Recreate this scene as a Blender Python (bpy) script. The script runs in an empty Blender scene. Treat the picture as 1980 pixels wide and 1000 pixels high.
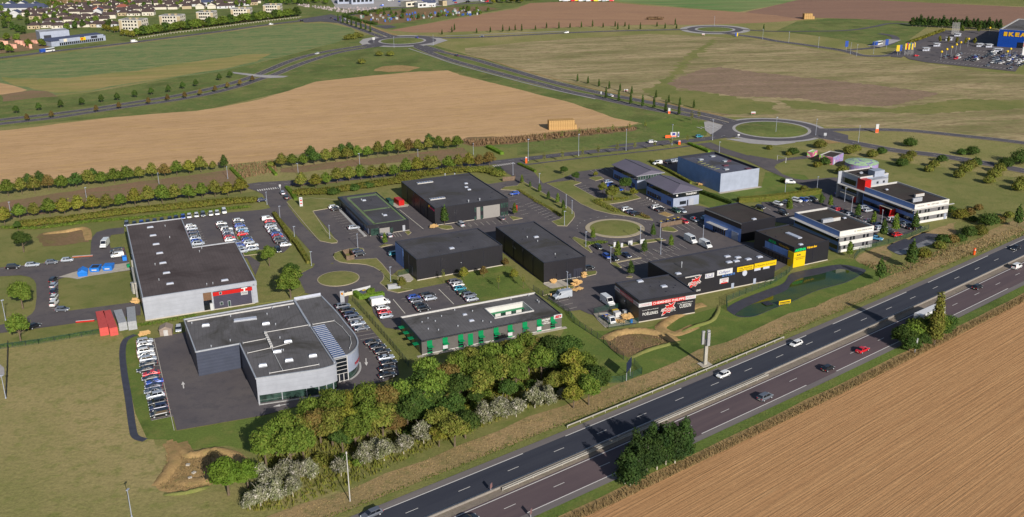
import bpy, math, random
import numpy as np
from mathutils import Matrix, Vector
from mathutils.geometry import tessellate_polygon
sc = bpy.context.scene
C = sc.collection
R = math.radians
FPX, PITCH, ROLL, H = 1939.02, 0.3534568, -0.0111958, 120.0
cam_d = bpy.data.cameras.new('camera')
cam = bpy.data.objects.new('camera', cam_d); C.objects.link(cam)
cam_d.sensor_fit = 'HORIZONTAL'; cam_d.sensor_width = 36.0
cam_d.lens = FPX / 1980.0 * 36.0
cam_d.clip_start = 1.0; cam_d.clip_end = 9000.0
cam.matrix_world = (Matrix.Translation((0, 0, H)) @ Matrix.Rotation(math.pi/2 - PITCH, 4, 'X')
                    @ Matrix.Rotation(ROLL, 4, 'Z'))
sc.camera = cam
SUN_EL, SUN_AZ = 25.0, -65.0          # azimuth measured from +X, counter-clockwise
w = bpy.data.worlds.new("World"); sc.world = w; w.use_nodes = True
wn = w.node_tree.nodes; wl = w.node_tree.links
sky = wn.new('ShaderNodeTexSky'); sky.sky_type = 'NISHITA'; sky.sun_disc = False
sky.sun_elevation = R(SUN_EL); sky.sun_rotation = R(90 - SUN_AZ)
sky.air_density = 1.0; sky.dust_density = 1.0; sky.ozone_density = 1.2
wl.new(sky.outputs[0], wn['Background'].inputs[0]); wn['Background'].inputs[1].default_value = 0.072
sd = bpy.data.lights.new('sun', 'SUN'); sd.energy = 4.9; sd.angle = R(0.5); sd.color = (1.0, 0.945, 0.86)
sun = bpy.data.objects.new('sun', sd); C.objects.link(sun)
d = Vector((math.cos(R(SUN_AZ))*math.cos(R(SUN_EL)), math.sin(R(SUN_AZ))*math.cos(R(SUN_EL)), math.sin(R(SUN_EL))))
sun.rotation_euler = d.to_track_quat('Z', 'Y').to_euler(); sun.location = (0, -100, 300)
sc.view_settings.view_transform = 'Standard'; sc.view_settings.look = 'None'
sc.view_settings.gamma = 1.0; sc.view_settings.use_curve_mapping = False
sc.view_settings.exposure = 0.36
def G(u, v, z=0.0):
    x = (u-990)/FPX; y = -(v-500)/FPX
    c, s = math.cos(ROLL), math.sin(ROLL); x, y = c*x-s*y, s*x+c*y
    dz = math.sin(PITCH)-y*math.cos(PITCH); dy = math.cos(PITCH)+y*math.sin(PITCH)
    k = (H-z)/dz
    return Vector((x*k, dy*k))
def Gs(pts, z=0.0): return [G(p[0], p[1], z) for p in pts]
def Zf(x0, y0, s): return lambda *pp: [(x0+a/s, y0+b/s) for a, b in pp]
def lin(c):
    return tuple(((v/255)/12.92 if v/255 <= .04045 else (((v/255)+.055)/1.055)**2.4) for v in c)
A24 = R(24.2)
AX = Vector((math.cos(A24), math.sin(A24))); BX = Vector((-math.sin(A24), math.cos(A24)))
class NT:
    def __init__(s, name):
        s.m = bpy.data.materials.new(name); s.m.use_nodes = True
        s.n = s.m.node_tree.nodes; s.l = s.m.node_tree.links; s.b = s.n['Principled BSDF']
    def node(s, t, **kw):
        n = s.n.new(t)
        for k, v in kw.items(): setattr(n, k, v)
        return n
    def coord(s, kind='pos', rot=0, scale=(1, 1, 1)):
        if kind == 'pos': o = s.node('ShaderNodeNewGeometry').outputs['Position']
        else: o = s.node('ShaderNodeTexCoord').outputs['Object']
        mp = s.node('ShaderNodeMapping'); s.l.new(o, mp.inputs[0])
        mp.inputs['Rotation'].default_value = (0, 0, rot)
        if rot and scale != (1, 1, 1):      # turn first, then stretch
            m2 = s.node('ShaderNodeMapping'); s.l.new(mp.outputs[0], m2.inputs[0]); mp = m2
        mp.inputs['Scale'].default_value = scale
        return mp.outputs[0]
    def noise(s, co, scale, detail=3, rough=.55, dist=0):
        n = s.node('ShaderNodeTexNoise'); s.l.new(co, n.inputs['Vector'])
        n.inputs['Scale'].default_value = scale; n.inputs['Detail'].default_value = detail
        n.inputs['Roughness'].default_value = rough; n.inputs['Distortion'].default_value = dist
        return n.outputs['Fac']
    def ramp(s, f, a, b):
        n = s.node('ShaderNodeMapRange'); s.l.new(f, n.inputs[0])
        n.inputs[1].default_value = a; n.inputs[2].default_value = b
        return n.outputs[0]
    def mix(s, f, a, b, mode='MIX'):
        n = s.node('ShaderNodeMix'); n.data_type = 'RGBA'; n.blend_type = mode
        for i, v in ((0, f), (6, a), (7, b)):
            if isinstance(v, (int, float)): n.inputs[i].default_value = v
            elif isinstance(v, tuple): n.inputs[i].default_value = (*v[:3], 1)
            else: s.l.new(v, n.inputs[i])
        return n.outputs[2]
    def out(s, col, rough=.9, bump=None, bstr=.3, bdist=.1, spec=.3, metal=0):
        if isinstance(col, tuple): s.b.inputs['Base Color'].default_value = (*col[:3], 1)
        else: s.l.new(col, s.b.inputs['Base Color'])
        s.b.inputs['Roughness'].default_value = rough; s.b.inputs['Specular IOR Level'].default_value = spec
        s.b.inputs['Metallic'].default_value = metal
        if bump is not None:
            n = s.node('ShaderNodeBump'); s.l.new(bump, n.inputs['Height'])
            n.inputs['Strength'].default_value = bstr; n.inputs['Distance'].default_value = bdist
            s.l.new(n.outputs[0], s.b.inputs['Normal'])
        return s.m
def plain(name, rgb, rough=.6, spec=.4, metal=0, vary=.12, scale=1.5, kind='obj'):
    t = NT(name); c = lin(rgb); co = t.coord(kind)
    f = t.ramp(t.noise(co, scale, 4), .3, .7)
    col = t.mix(f, tuple(v*(1-vary) for v in c), tuple(min(1, v*(1+vary)) for v in c))
    return t.out(col, rough, spec=spec, metal=metal)
def ground_mat(name, c1, c2, c3, big=.02, mid=.12, fine=1.2, rot=0, stretch=1, bump=.5, c4=None, k4=(.55, .7), fv=.28, bstr=.4, th=(.38, .62), th2=(.5,.72)):
    t = NT(name); co = t.coord('pos', rot, (1, stretch, 1)); iso = t.coord('pos')
    c = t.mix(t.ramp(t.noise(co, big, 5, .6, .3), *th), lin(c1), lin(c2))
    c = t.mix(t.ramp(t.noise(co, mid, 5, .65), *th2), c, lin(c3))
    if c4: c = t.mix(t.ramp(t.noise(iso, big*2.3, 4, .6), *k4), c, lin(c4))
    n = t.noise(iso, fine, 5, .75)
    c = t.mix(1.0, c, t.mix(t.ramp(n, .25, .75), (1-fv,)*3, (1+fv,)*3), 'MULTIPLY')
    return t.out(c, .95, n, bstr, bump, .15)
MT = {}
def cladding(name, rgb, period=.3, horiz=False, rough=.45, bstr=.5, spec=.5, joint=0, metal=0):
    t = NT(name); co = t.coord('obj')
    w_ = t.node('ShaderNodeTexWave'); w_.bands_direction = 'Z' if horiz else 'X'
    if not horiz:      # ribs run vertically on every wall: use x+y
        mp = t.coord('obj', R(45)); t.l.new(mp, w_.inputs['Vector'])
        w_.inputs['Scale'].default_value = .314/period*.7071
    else:
        t.l.new(co, w_.inputs['Vector']); w_.inputs['Scale'].default_value = .314/period
    c = lin(rgb); f = t.ramp(t.noise(co, .35, 5, .6), .3, .7)
    col = t.mix(f, tuple(v*.88 for v in c), tuple(v*1.1 for v in c))
    if joint: col = t.mix(t.ramp(w_.outputs['Fac'], .04, 0.0), col, tuple(v*joint for v in c))
    return t.out(col, rough, w_.outputs['Fac'], bstr, .03, spec, metal)
def roofing(name, rgb, vary=.2, stain=(62, 60, 56), rot=0.42, period=1.0):
    t = NT(name); co = t.coord('obj'); c = lin(rgb)
    col = t.mix(t.ramp(t.noise(co, .12, 6, .65, .6), .3, .72), tuple(v*(1-vary) for v in c), tuple(v*(1+vary) for v in c))
    sep = t.node('ShaderNodeTexWave'); sep.bands_direction = 'X'; t.l.new(co, sep.inputs['Vector'])
    sep.inputs['Scale'].default_value = .314/period
    col = t.mix(t.ramp(sep.outputs['Fac'], .03, 0.), col, tuple(v*.72 for v in c))
    col = t.mix(t.ramp(t.noise(co, .05, 5, .7, 1.), .5, .66), col, lin(stain))
    n = t.noise(co, 6, 3, .7)
    col = t.mix(1., col, t.mix(t.ramp(n, .3, .7), (.86,)*3, (1.14,)*3), 'MULTIPLY')
    return t.out(col, .95, n, .3, .03, .12)
def leafy(name, a, b, c=None, spec=.2):
    t = NT(name); co = t.coord('obj')
    oi = t.node('ShaderNodeObjectInfo')
    col = t.mix(t.ramp(t.noise(co, .5, 3, .6), .35, .65), lin(a), lin(b))
    if c: col = t.mix(t.ramp(t.noise(co, 1.3, 3, .6), .52, .7), col, lin(c))
    hs = t.node('ShaderNodeHueSaturation'); t.l.new(col, hs.inputs['Color'])
    t.l.new(t.ramp(oi.outputs['Random'], -1.2, 2.2), hs.inputs['Value'])
    mr = t.node('ShaderNodeMapRange'); t.l.new(oi.outputs['Random'], mr.inputs[0])
    mr.inputs[3].default_value = .8; mr.inputs[4].default_value = 1.25
    t.l.new(mr.outputs[0], hs.inputs['Value'])
    m2 = t.node('ShaderNodeMapRange'); t.l.new(oi.outputs['Random'], m2.inputs[0])
    m2.inputs[3].default_value = .49; m2.inputs[4].default_value = .507
    t.l.new(m2.outputs[0], hs.inputs['Hue'])
    m = t.out(hs.outputs[0], .75, spec=spec)
    tr = t.node('ShaderNodeBsdfTranslucent'); t.l.new(hs.outputs[0], tr.inputs[0])
    ms = t.node('ShaderNodeMixShader'); ms.inputs[0].default_value = .22
    t.l.new(t.b.outputs[0], ms.inputs[1]); t.l.new(tr.outputs[0], ms.inputs[2])
    t.l.new(ms.outputs[0], t.n['Material Output'].inputs[0])
    return m
def glassy(name, rgb=(22, 26, 32), rough=.08, spec=.8):
    t = NT(name); co = t.coord('obj'); c = lin(rgb)
    col = t.mix(t.ramp(t.noise(co, .8, 2), .35, .65), tuple(v*.6 for v in c), tuple(v*1.5 for v in c))
    return t.out(col, rough, spec=spec)
class MB:
    def __init__(s): s.v = []; s.f = []; s.mi = []; s.ms = []
    def mat(s, m):
        if m not in s.ms: s.ms.append(m)
        return s.ms.index(m)
    def add(s, vs, fs, m):
        o = len(s.v); s.v += [tuple(v) for v in vs]; i = s.mat(m)
        for f in fs: s.f.append(tuple(o+k for k in f)); s.mi.append(i)
        return s
    def box(s, x0, x1, y0, y1, z0, z1, m, M=None):
        vs = [Vector((x, y, z)) for z in (z0, z1) for y in (y0, y1) for x in (x0, x1)]
        if M is not None: vs = [M @ v for v in vs]
        return s.add(vs, [(0, 2, 3, 1), (4, 5, 7, 6), (0, 1, 5, 4), (1, 3, 7, 5), (3, 2, 6, 7), (2, 0, 4, 6)], m)
    def hexa(s, b, t, m):      # bottom 4 pts, top 4 pts (ccw)
        return s.add(list(b)+list(t), [(3, 2, 1, 0), (4, 5, 6, 7), (0, 1, 5, 4), (1, 2, 6, 5), (2, 3, 7, 6), (3, 0, 4, 7)], m)
    def cyl(s, p, q, r0, r1, m, n=8, caps=True):
        p = Vector(p); q = Vector(q); d_ = (q-p).normalized()
        a = d_.orthogonal().normalized(); b = d_.cross(a)
        vs = [p+(a*math.cos(t)+b*math.sin(t))*r0 for t in [2*math.pi*i/n for i in range(n)]]
        vs += [q+(a*math.cos(t)+b*math.sin(t))*r1 for t in [2*math.pi*i/n for i in range(n)]]
        fs = [(i, (i+1) % n, n+(i+1) % n, n+i) for i in range(n)]
        if caps: fs += [tuple(range(n))[::-1], tuple(range(n, 2*n))]
        return s.add(vs, fs, m)
    def poly(s, pts, z, m):
        if sum(pts[i-1][0]*pts[i][1]-pts[i][0]*pts[i-1][1] for i in range(len(pts))) < 0: pts = pts[::-1]
        return s.add([(p[0], p[1], z) for p in pts], [tuple(range(len(pts)))], m)
    def prism(s, pts, z0, z1, m, mtop=None, bottom=False):
        n = len(pts)
        if sum(pts[i-1][0]*pts[i][1]-pts[i][0]*pts[i-1][1] for i in range(n)) < 0: pts = pts[::-1]
        vs = [(p[0], p[1], z0) for p in pts]+[(p[0], p[1], z1) for p in pts]
        s.add(vs, [(i, (i+1) % n, n+(i+1) % n, n+i) for i in range(n)], m)
        s.add([(p[0], p[1], z1) for p in pts], [tuple(range(n))], mtop or m)
        if bottom: s.add([(p[0], p[1], z0) for p in pts], [tuple(range(n))[::-1]], m)
        return s
    def strip(s, pts, wd, z, m, z0=None):     # flat ribbon (or raised when z0 given) along a polyline
        L, Rr = offset(pts, wd/2), offset(pts, -wd/2); n = len(pts)
        vs = [(p[0], p[1], z) for p in L]+[(p[0], p[1], z) for p in Rr]
        fs = [(i, n+i, n+i+1, i+1) for i in range(n-1)]
        if z0 is not None:
            vs += [(p[0], p[1], z0) for p in L]+[(p[0], p[1], z0) for p in Rr]
            fs += [(2*n+i, i, i+1, 2*n+i+1) for i in range(n-1)]+[(n+i, 3*n+i, 3*n+i+1, n+i+1) for i in range(n-1)]
            fs += [(0, 2*n, 3*n, n), (n-1, 2*n-1, 4*n-1, 3*n-1)]
        return s.add(vs, fs, m)
    def mesh(s, name, smooth=False):
        me = bpy.data.meshes.new(name); me.from_pydata(s.v, [], s.f)
        for m in s.ms: me.materials.append(m)
        me.polygons.foreach_set('material_index', s.mi)
        if smooth: me.polygons.foreach_set('use_smooth', [True]*len(s.f))
        me.update(); return me
    def build(s, name, parent=None, smooth=False, **kw):
        return link(name, s.mesh(name, smooth), parent, **kw)
def offset(pts, dd):
    out = []; n = len(pts)
    for i in range(n):
        a = Vector(pts[max(i-1, 0)][:2]); b = Vector(pts[min(i+1, n-1)][:2]); t = (b-a)
        if t.length < 1e-6: t = Vector((1, 0))
        t.normalize(); out.append(Vector(pts[i][:2])+Vector((-t.y, t.x))*dd)
    return out
def link(name, me, parent=None, label=None, cat=None, group=None, kind=None, loc=None, rz=None):
    o = bpy.data.objects.new(name, me); C.objects.link(o)
    if parent is not None: o.parent = parent
    if loc is not None: o.location = loc
    if rz is not None: o.rotation_euler = (0, 0, rz)
    return tag(o, label, cat, group, kind)
def tag(o, label=None, cat=None, group=None, kind=None):
    if label: o['label'] = label
    if cat: o['category'] = cat
    if group: o['group'] = group
    if kind: o['kind'] = kind
    return o
def thing(name, label, cat, loc=(0, 0, 0), rz=0, group=None):
    loc = tuple(loc) if len(loc) == 3 else (loc[0], loc[1], 0)
    o = bpy.data.objects.new(name, None); C.objects.link(o); o.location = loc; o.rotation_euler = (0, 0, rz)
    o.empty_display_size = .5
    return tag(o, label, cat, group)
def dup(root, loc, rz=0, label=None, group=None, scale=None, parts=True):
    r = root.copy(); C.objects.link(r); r.location = loc if len(loc) == 3 else (loc[0], loc[1], 0); r.rotation_euler = (0, 0, rz)
    if scale is not None: r.scale = scale if hasattr(scale, '__len__') else (scale,)*3
    if label: r['label'] = label
    if group: r['group'] = group
    for ch in list(root.children):
        c = ch.copy(); C.objects.link(c); c.parent = r
        for g in ch.children:
            k = g.copy(); C.objects.link(k); k.parent = c
    return r
ORD = 'first second third fourth fifth sixth seventh eighth ninth tenth eleventh twelfth thirteenth fourteenth fifteenth sixteenth seventeenth eighteenth nineteenth'.split()
def nth(i):
    if i < 19: return ORD[i]
    tens = {20: ('twentieth', 'twenty'), 30: ('thirtieth', 'thirty'), 40: ('fortieth', 'forty'), 50: ('fiftieth', 'fifty'), 60: ('sixtieth', 'sixty'), 70: ('seventieth', 'seventy')}
    k = i+1; t = k//10*10
    return tens[t][0] if k == t else tens[t][1]+'-'+ORD[k-t-1]
def smooth_pts(pts, n=6, closed=True):
    P = [Vector(p) for p in pts]; N = len(P); out = []
    rng = range(N) if closed else range(N-1)
    for i in rng:
        g = (lambda k: P[k % N]) if closed else (lambda k: P[max(0, min(N-1, k))])
        p0, p1, p2, p3 = g(i-1), g(i), g(i+1), g(i+2)
        for k in range(n):
            t = k/n
            out.append(.5*((2*p1)+(p2-p0)*t+(2*p0-5*p1+4*p2-p3)*t*t+(3*p1-p0-3*p2+p3)*t**3))
    if not closed: out.append(P[-1])
    return out
def rough_edge(pts, step=3., amp=.5, seed=0, closed=True):
    rnd = random.Random(seed); out = []; N = len(pts)
    for i in range(N if closed else N-1):
        a = Vector(pts[i][:2]); b = Vector(pts[(i+1) % N][:2]); L = (b-a).length; k = max(1, min(200, int(L/step)))
        t = (b-a)/max(L, 1e-6); nn = Vector((-t.y, t.x))
        for j in range(k): out.append(a+(b-a)*(j/k)+nn*rnd.uniform(-amp, amp))
    return out
ZL = [0.02]
def sheet(name, pts, m, z=None, rough=0, step=3, seed=1, smooth=0, kind='structure', label=None):
    W = Gs(pts) if not isinstance(pts[0], Vector) else pts
    if smooth: W = smooth_pts(W, smooth)
    if rough: W = rough_edge(W, step, rough, seed)
    if z is None: ZL[0] += .006; z = ZL[0]
    return MB().poly(W, z, m).build(name, kind=kind, label=label)
def circle(c, r, n=48, a0=0, a1=2*math.pi, end=False):
    k = n+1 if end else n
    return [Vector((c[0]+r*math.cos(a0+(a1-a0)*i/n), c[1]+r*math.sin(a0+(a1-a0)*i/n))) for i in range(k)]
def inpoly(x, y, P):
    c = False; j = len(P)-1
    for i in range(len(P)):
        if (P[i][1] > y) != (P[j][1] > y) and x < (P[j][0]-P[i][0])*(y-P[i][1])/(P[j][1]-P[i][1])+P[i][0]: c = not c
        j = i
    return c
M_ground = ground_mat('dry_meadow_ground', (114, 115, 64), (146, 132, 90), (112, 114, 62), .012, .3, 1.1, fv=.32)
M_lawn = ground_mat('mown_lawn', (84, 100, 46), (96, 110, 50), (112, 112, 60), .03, .15, 1.6, fv=.24, c4=(72, 88, 38), k4=(.55, .7))
M_lawn2 = ground_mat('dry_lawn', (106, 109, 60), (122, 118, 70), (94, 103, 50), .03, .2, 1.6, fv=.22)
M_green = ground_mat('lush_grass', (86, 100, 50), (104, 111, 60), (120, 113, 70), .02, .1, .6, fv=.32, c4=(80, 88, 44), k4=(.5, .7))
M_verge = ground_mat('rough_verge', (132, 116, 80), (152, 128, 92), (108, 106, 64), .06, .35, 1.5, fv=.35, bump=.3, bstr=.6)
M_tan = ground_mat('tan_rough_grass', (146, 120, 80), (160, 132, 90), (122, 108, 68), .08, .4, 1.6, fv=.35, bump=.3, bstr=.6)
M_brownscrub = ground_mat('brown_scrub', (122, 98, 74), (110, 92, 64), (108, 104, 58), .03, .15, .8, fv=.3)
M_redscrub = ground_mat('reddish_bare_soil', (128, 102, 80), (118, 100, 74), (110, 106, 66), .03, .12, .8, fv=.25, rot=R(-24), stretch=2)
def field(name, a, b, c, rot, period, wamp=.12, big=.01, stretch=5, fine=.6, dist=2., fv=.12, spots=None, bstr=.5, bump=.25):
    t = NT(name); co = t.coord('pos', rot, (1, stretch, 1)); iso = t.coord('pos'); ro = t.coord('pos', rot)
    col = t.mix(t.ramp(t.noise(co, big, 5, .6, .2), .35, .65), lin(a), lin(b))
    col = t.mix(t.ramp(t.noise(co, big*5, 5, .65, .2), .5, .75), col, lin(c))
    wv = t.node('ShaderNodeTexWave'); wv.bands_direction = 'Y'; t.l.new(ro, wv.inputs['Vector'])
    wv.inputs['Scale'].default_value = .314/period; wv.inputs['Distortion'].default_value = dist
    wv.inputs['Detail'].default_value = 3; wv.inputs['Detail Scale'].default_value = .12
    if period < 2:
        fu = t.noise(t.coord('pos', rot, (.012, 1, 1)), 1/period, 4, .7, .25); wf = t.ramp(fu, .36, .64)
    else: wf = wv.outputs['Fac']
    col = t.mix(1., col, t.mix(wf, (1-wamp,)*3, (1+wamp,)*3), 'MULTIPLY')
    if spots: col = t.mix(t.ramp(t.noise(co, big*9, 7, .72, .4), .5, .68), col, lin(spots))
    n = t.noise(iso, fine, 5, .75)
    col = t.mix(1., col, t.mix(t.ramp(n, .25, .75), (1-fv,)*3, (1+fv,)*3), 'MULTIPLY')
    return t.out(col, .95, wf if wamp > .05 else n, bstr, bump, .1)
M_stubble = field('tan_stubble', (184, 150, 112), (170, 138, 102), (188, 154, 106), R(-16), 9., .015, spots=(158, 128, 88), fv=.12, fine=.9)
M_plough = field('tilled_soil', (168, 129, 90), (160, 121, 84), (176, 138, 98), R(-39.5), .5, .07, fine=1.2, fv=.13, bstr=.5, bump=.15, stretch=16, big=.025)
M_brown = field('brown_field', (152, 118, 92), (142, 110, 88), (158, 126, 98), R(5), 12., .02, fine=.3)
M_brown2 = field('dark_brown_field', (134, 104, 88), (126, 98, 84), (140, 110, 92), R(-2), 12., .02, fine=.3)
M_cover = field('green_cover_crop', (80, 108, 64), (108, 120, 76), (148, 134, 96), R(-12), 14., .05, spots=(150, 134, 92), stretch=7, fine=.6, big=.012, fv=.2)
M_cover2 = field('tan_green_stubble', (146, 130, 84), (116, 120, 66), (156, 132, 88), R(-12), 14., .04, stretch=4, fine=.4, big=.012)
M_stripe = field('striped_green_field', (88, 116, 66), (128, 132, 88), (108, 122, 74), R(-3), 30., .08, fine=.3, stretch=6)
M_meadow = field('dry_meadow', (164, 146, 112), (118, 112, 74), (96, 104, 56), R(-8), 10., .03, stretch=4, big=.011, fine=.35, fv=.24, spots=(114, 96, 72))
M_purple = field('purplish_bare_patch', (144, 120, 102), (124, 104, 86), (122, 112, 78), R(-6), 10., .02, big=.02, fine=.5, fv=.26, spots=(98, 86, 72))
M_asphalt = ground_mat('asphalt', (84, 79, 82), (94, 88, 88), (76, 73, 77), .05, .25, 3., fv=.14, bump=.02, bstr=.2)
M_road = ground_mat('old_road_asphalt', (82, 79, 84), (90, 86, 90), (74, 72, 78), .05, .3, 2., fv=.1, bump=.02, bstr=.2)
def mway(name, a, b):
    t = NT(name); ro = t.coord('pos', R(-37.5), (.05, 1, 1)); iso = t.coord('pos')
    c = t.mix(t.ramp(t.noise(ro, .5, 4, .6), .35, .65), lin(a), lin(b))
    c = t.mix(t.ramp(t.noise(iso, .03, 4), .5, .75), c, tuple(v*1.12 for v in lin(b)))
    n = t.noise(iso, 4, 3, .7); c = t.mix(1., c, t.mix(n, (.9,)*3, (1.1,)*3), 'MULTIPLY')
    return t.out(c, .85, n, .15, .02, .2)
M_mwA = mway('dark_motorway_asphalt', (50, 52, 62), (57, 59, 68))
M_mwB = mway('brownish_motorway_asphalt', (82, 70, 74), (90, 77, 79))
M_shoulder = mway('grey_shoulder_asphalt', (98, 92, 92), (110, 104, 102))
M_paving = ground_mat('pale_paving', (150, 146, 146), (160, 156, 154), (140, 136, 136), .08, .5, 3, fv=.1, bump=.02, bstr=.1)
M_concrete = plain('concrete', (166, 158, 146), .85, .2, scale=.8, kind='pos')
M_kerb = plain('kerb_stone', (158, 146, 124), .85, .2, scale=2, kind='pos')
M_white = plain('white_road_paint', (196, 192, 188), .7, .2, vary=.08, scale=6, kind='pos')
M_whitew = plain('white_worn_paint', (190, 184, 172), .7, .2, vary=.15, scale=3, kind='pos')
M_liner = plain('black_pond_liner', (58, 58, 68), .55, .35, vary=.2, scale=.6, kind='pos')
P_black = cladding('black_cladding', (25, 24, 31), .3)
P_blackh = cladding('black_smooth_cladding', (26, 25, 32), 1.0, bstr=.2)
P_skytint = cladding('sky_tinted_cladding', (98, 130, 190), 1.0, bstr=.2)  # grey cladding with the blue skylight of shaded left walls put into its colour
P_grey = cladding('light_grey_cladding', (146, 149, 158), 1.2, True, bstr=.2, joint=.88)
P_grey2 = cladding('grey_cladding', (138, 145, 162), 1.0, bstr=.25)
P_greyh = cladding('grey_louvre_cladding', (84, 81, 78), .35, True, bstr=.8)
P_char = cladding('charcoal_cladding', (56, 61, 76), .9, True, bstr=.4)
P_purp = cladding('purple_grey_cladding', (58, 55, 70), .5, True, bstr=.3)
P_white = cladding('white_render', (186, 184, 180), 3., bstr=.05, rough=.7)
P_wgrey = plain('window_band_grey', (98, 97, 100), .6)
M_panel = plain('light_panel', (126, 122, 119), .6, vary=.04)
R_black = roofing('black_bitumen_roof', (74, 73, 78)); R_grey = roofing('grey_bitumen_roof', (92, 90, 92))
R_brown = roofing('brownish_bitumen_roof', (82, 74, 74), .22, (64, 56, 56)); R_dark = roofing('dark_brown_roof', (62, 56, 54), .2)
R_zinc = roofing('zinc_standing_seam', (96, 92, 106), .08, (90, 88, 100), period=.6)
R_green = roofing('sedum_strip', (102, 118, 84), .15, (90, 106, 72))
M_glass = glassy('dark_glass'); M_glassb = glassy('blue_sky_glass', (52, 78, 122), .35, .4)
M_glassg = glassy('greenish_glass', (40, 58, 52), .1)
M_alu = plain('aluminium_trim', (158, 161, 168), .4, .5, .2); M_coping = plain('pale_coping', (168, 166, 164), .5)
M_dtrim = plain('dark_trim', (36, 38, 50), .5); M_skyl = plain('translucent_skylight', (164, 168, 182), .3, .6, vary=.06)
M_red = plain('red_paint', (168, 24, 22), .4, vary=.04); M_green_p = plain('green_panel_paint', (4, 118, 70), .4, vary=.06)
M_yel = plain('yellow_sign', (192, 162, 14), .4, vary=.03); M_wsign = plain('white_sign', (176, 176, 178), .4, vary=.03)
M_txtw = plain('white_lettering', (196, 195, 193), .5, vary=.02); M_txtk = plain('black_lettering', (36, 34, 30), .5, vary=.02)
M_txtr = plain('red_lettering', (156, 22, 34), .5, vary=.02); M_txtb = plain('blue_lettering', (40, 46, 120), .5, vary=.02)
M_txtg = plain('green_lettering', (8, 168, 94), .5, vary=.02); M_txty = plain('yellow_lettering', (200, 156, 16), .5, vary=.02)
M_brick = plain('rough_wood_cladding', (104, 80, 62), .8, .1, vary=.2, scale=4); M_wood = plain('pale_timber', (204, 166, 112), .8, .1, vary=.2, scale=3)
M_straw = plain('straw', (164, 132, 88), .95, .05, vary=.25, scale=2.5)
M_bark = plain('bark', (96, 84, 70), .9, .1, vary=.25, scale=3); M_barkp = plain('pale_bark', (170, 162, 148), .9, .1, vary=.2, scale=3)
M_steel = plain('galvanised_steel', (176, 172, 164), .45, .5, .4); M_fence = plain('green_fence_mesh', (30, 70, 56), .6)
M_post = plain('grey_lamp_post', (150, 156, 170), .45, .4, .2)
M_tyre = plain('tyre_rubber', (26, 26, 28), .8, .2); M_cglass = glassy('car_glass', (24, 28, 36), .06, .9)
M_hl = plain('headlamp', (214, 220, 226), .15, .8); M_tl = plain('tail_lamp', (190, 20, 22), .3, .6); M_plate=plain('number_plate',(220,216,190),.5)
def paint(name, rgb, metal=.15):
    t = NT(name+'_car_paint'); m = t.out(lin(rgb), .32, spec=.6, metal=metal)
    t.b.inputs['Coat Weight'].default_value = .6; t.b.inputs['Coat Roughness'].default_value = .08
    co = t.coord('obj'); t.l.new(t.mix(t.ramp(t.noise(co, 2.5, 3), .3, .7), tuple(v*.93 for v in lin(rgb)), tuple(v*1.06 for v in lin(rgb))), t.b.inputs['Base Color'])
    return m
CAR = {k: paint(k, v) for k, v in dict(white=(212, 212, 212), silver=(160, 166, 176), grey=(92, 96, 106), black=(24, 25, 30), dark_blue=(26, 34, 66),
       blue=(30, 70, 160), light_blue=(90, 150, 190), red=(190, 22, 34), teal=(20, 120, 140), green=(44, 80, 56), brown=(80, 62, 52), yellow=(220, 190, 30), orange=(210, 90, 30)).items()}
L_green = leafy('green_leaves', (76, 98, 32), (96, 114, 42), (116, 120, 52))
L_dark = leafy('dark_green_leaves', (50, 72, 28), (68, 90, 36), (86, 100, 42))
L_yel = leafy('yellow_green_leaves', (100, 106, 36), (118, 116, 42), (122, 104, 50))
L_olive = leafy('olive_leaves', (92, 102, 38), (112, 112, 48), (126, 110, 58))
L_rust = leafy('rusty_leaves', (112, 88, 48), (100, 90, 46), (88, 92, 42))
L_bright = leafy('bright_green_leaves', (76, 104, 28), (94, 116, 38))
L_white = leafy('white_backed_leaves', (96, 102, 64), (134, 132, 108), (190, 184, 174))
L_hedge = leafy('hedge_leaves', (88, 98, 34), (110, 106, 44), (120, 100, 54))
L_lime = leafy('clipped_hedge_leaves', (82, 108, 32), (98, 122, 40))
L_pine = leafy('pine_needles', (36, 58, 26), (56, 76, 30)); L_blue = leafy('spruce_needles', (70, 84, 78), (88, 98, 90))
L_dry = leafy('dry_grass_blades', (146, 124, 88), (128, 112, 76), (108, 102, 62)); L_gr = leafy('grass_blades', (84, 104, 36), (104, 112, 46))
L_purple = leafy('copper_leaves', (62, 34, 40), (80, 44, 44)); L_scrub = leafy('brown_scrub_stems', (116, 92, 68), (136, 108, 82), (96, 92, 52))
# ================================================================ GROUND, FIELDS, ROADS
g_ = MB(); n_ = 24
gx = [-3500+i*7000/n_ for i in range(n_+1)]; gy = [-600+i*6600/n_ for i in range(n_+1)]
g_.add([(x, y, 0) for y in gy for x in gx], [(j*(n_+1)+i, j*(n_+1)+i+1, (j+1)*(n_+1)+i+1, (j+1)*(n_+1)+i) for j in range(n_) for i in range(n_)], M_ground)
g_.build('ground', kind='structure')
zA = lambda *p: Zf(0, 250, 3.96)(*p)
z1 = Zf(0, 0, 3.96); z2 = Zf(500, 0, 3.96); z3t = Zf(1000, 0, 3.96); z4t = Zf(1480, 0, 3.96)
zA = Zf(0, 250, 3.96); z2b = Zf(500, 250, 3.96); z3 = Zf(1000, 250, 3.96); z4 = Zf(1480, 250, 3.96)
zB = Zf(0, 450, 4); zC = Zf(350, 450, 4); zD = Zf(700, 400, 3.3333); zE = Zf(1050, 400, 3.3333); zF = Zf(1400, 400, 3.3333)
zG = Zf(1600, 450, 4); zH = Zf(0, 600, 2.5); zI = Zf(350, 560, 3.334); zJ = Zf(350, 750, 3.96); zK = Zf(800, 600, 3.334)
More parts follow.
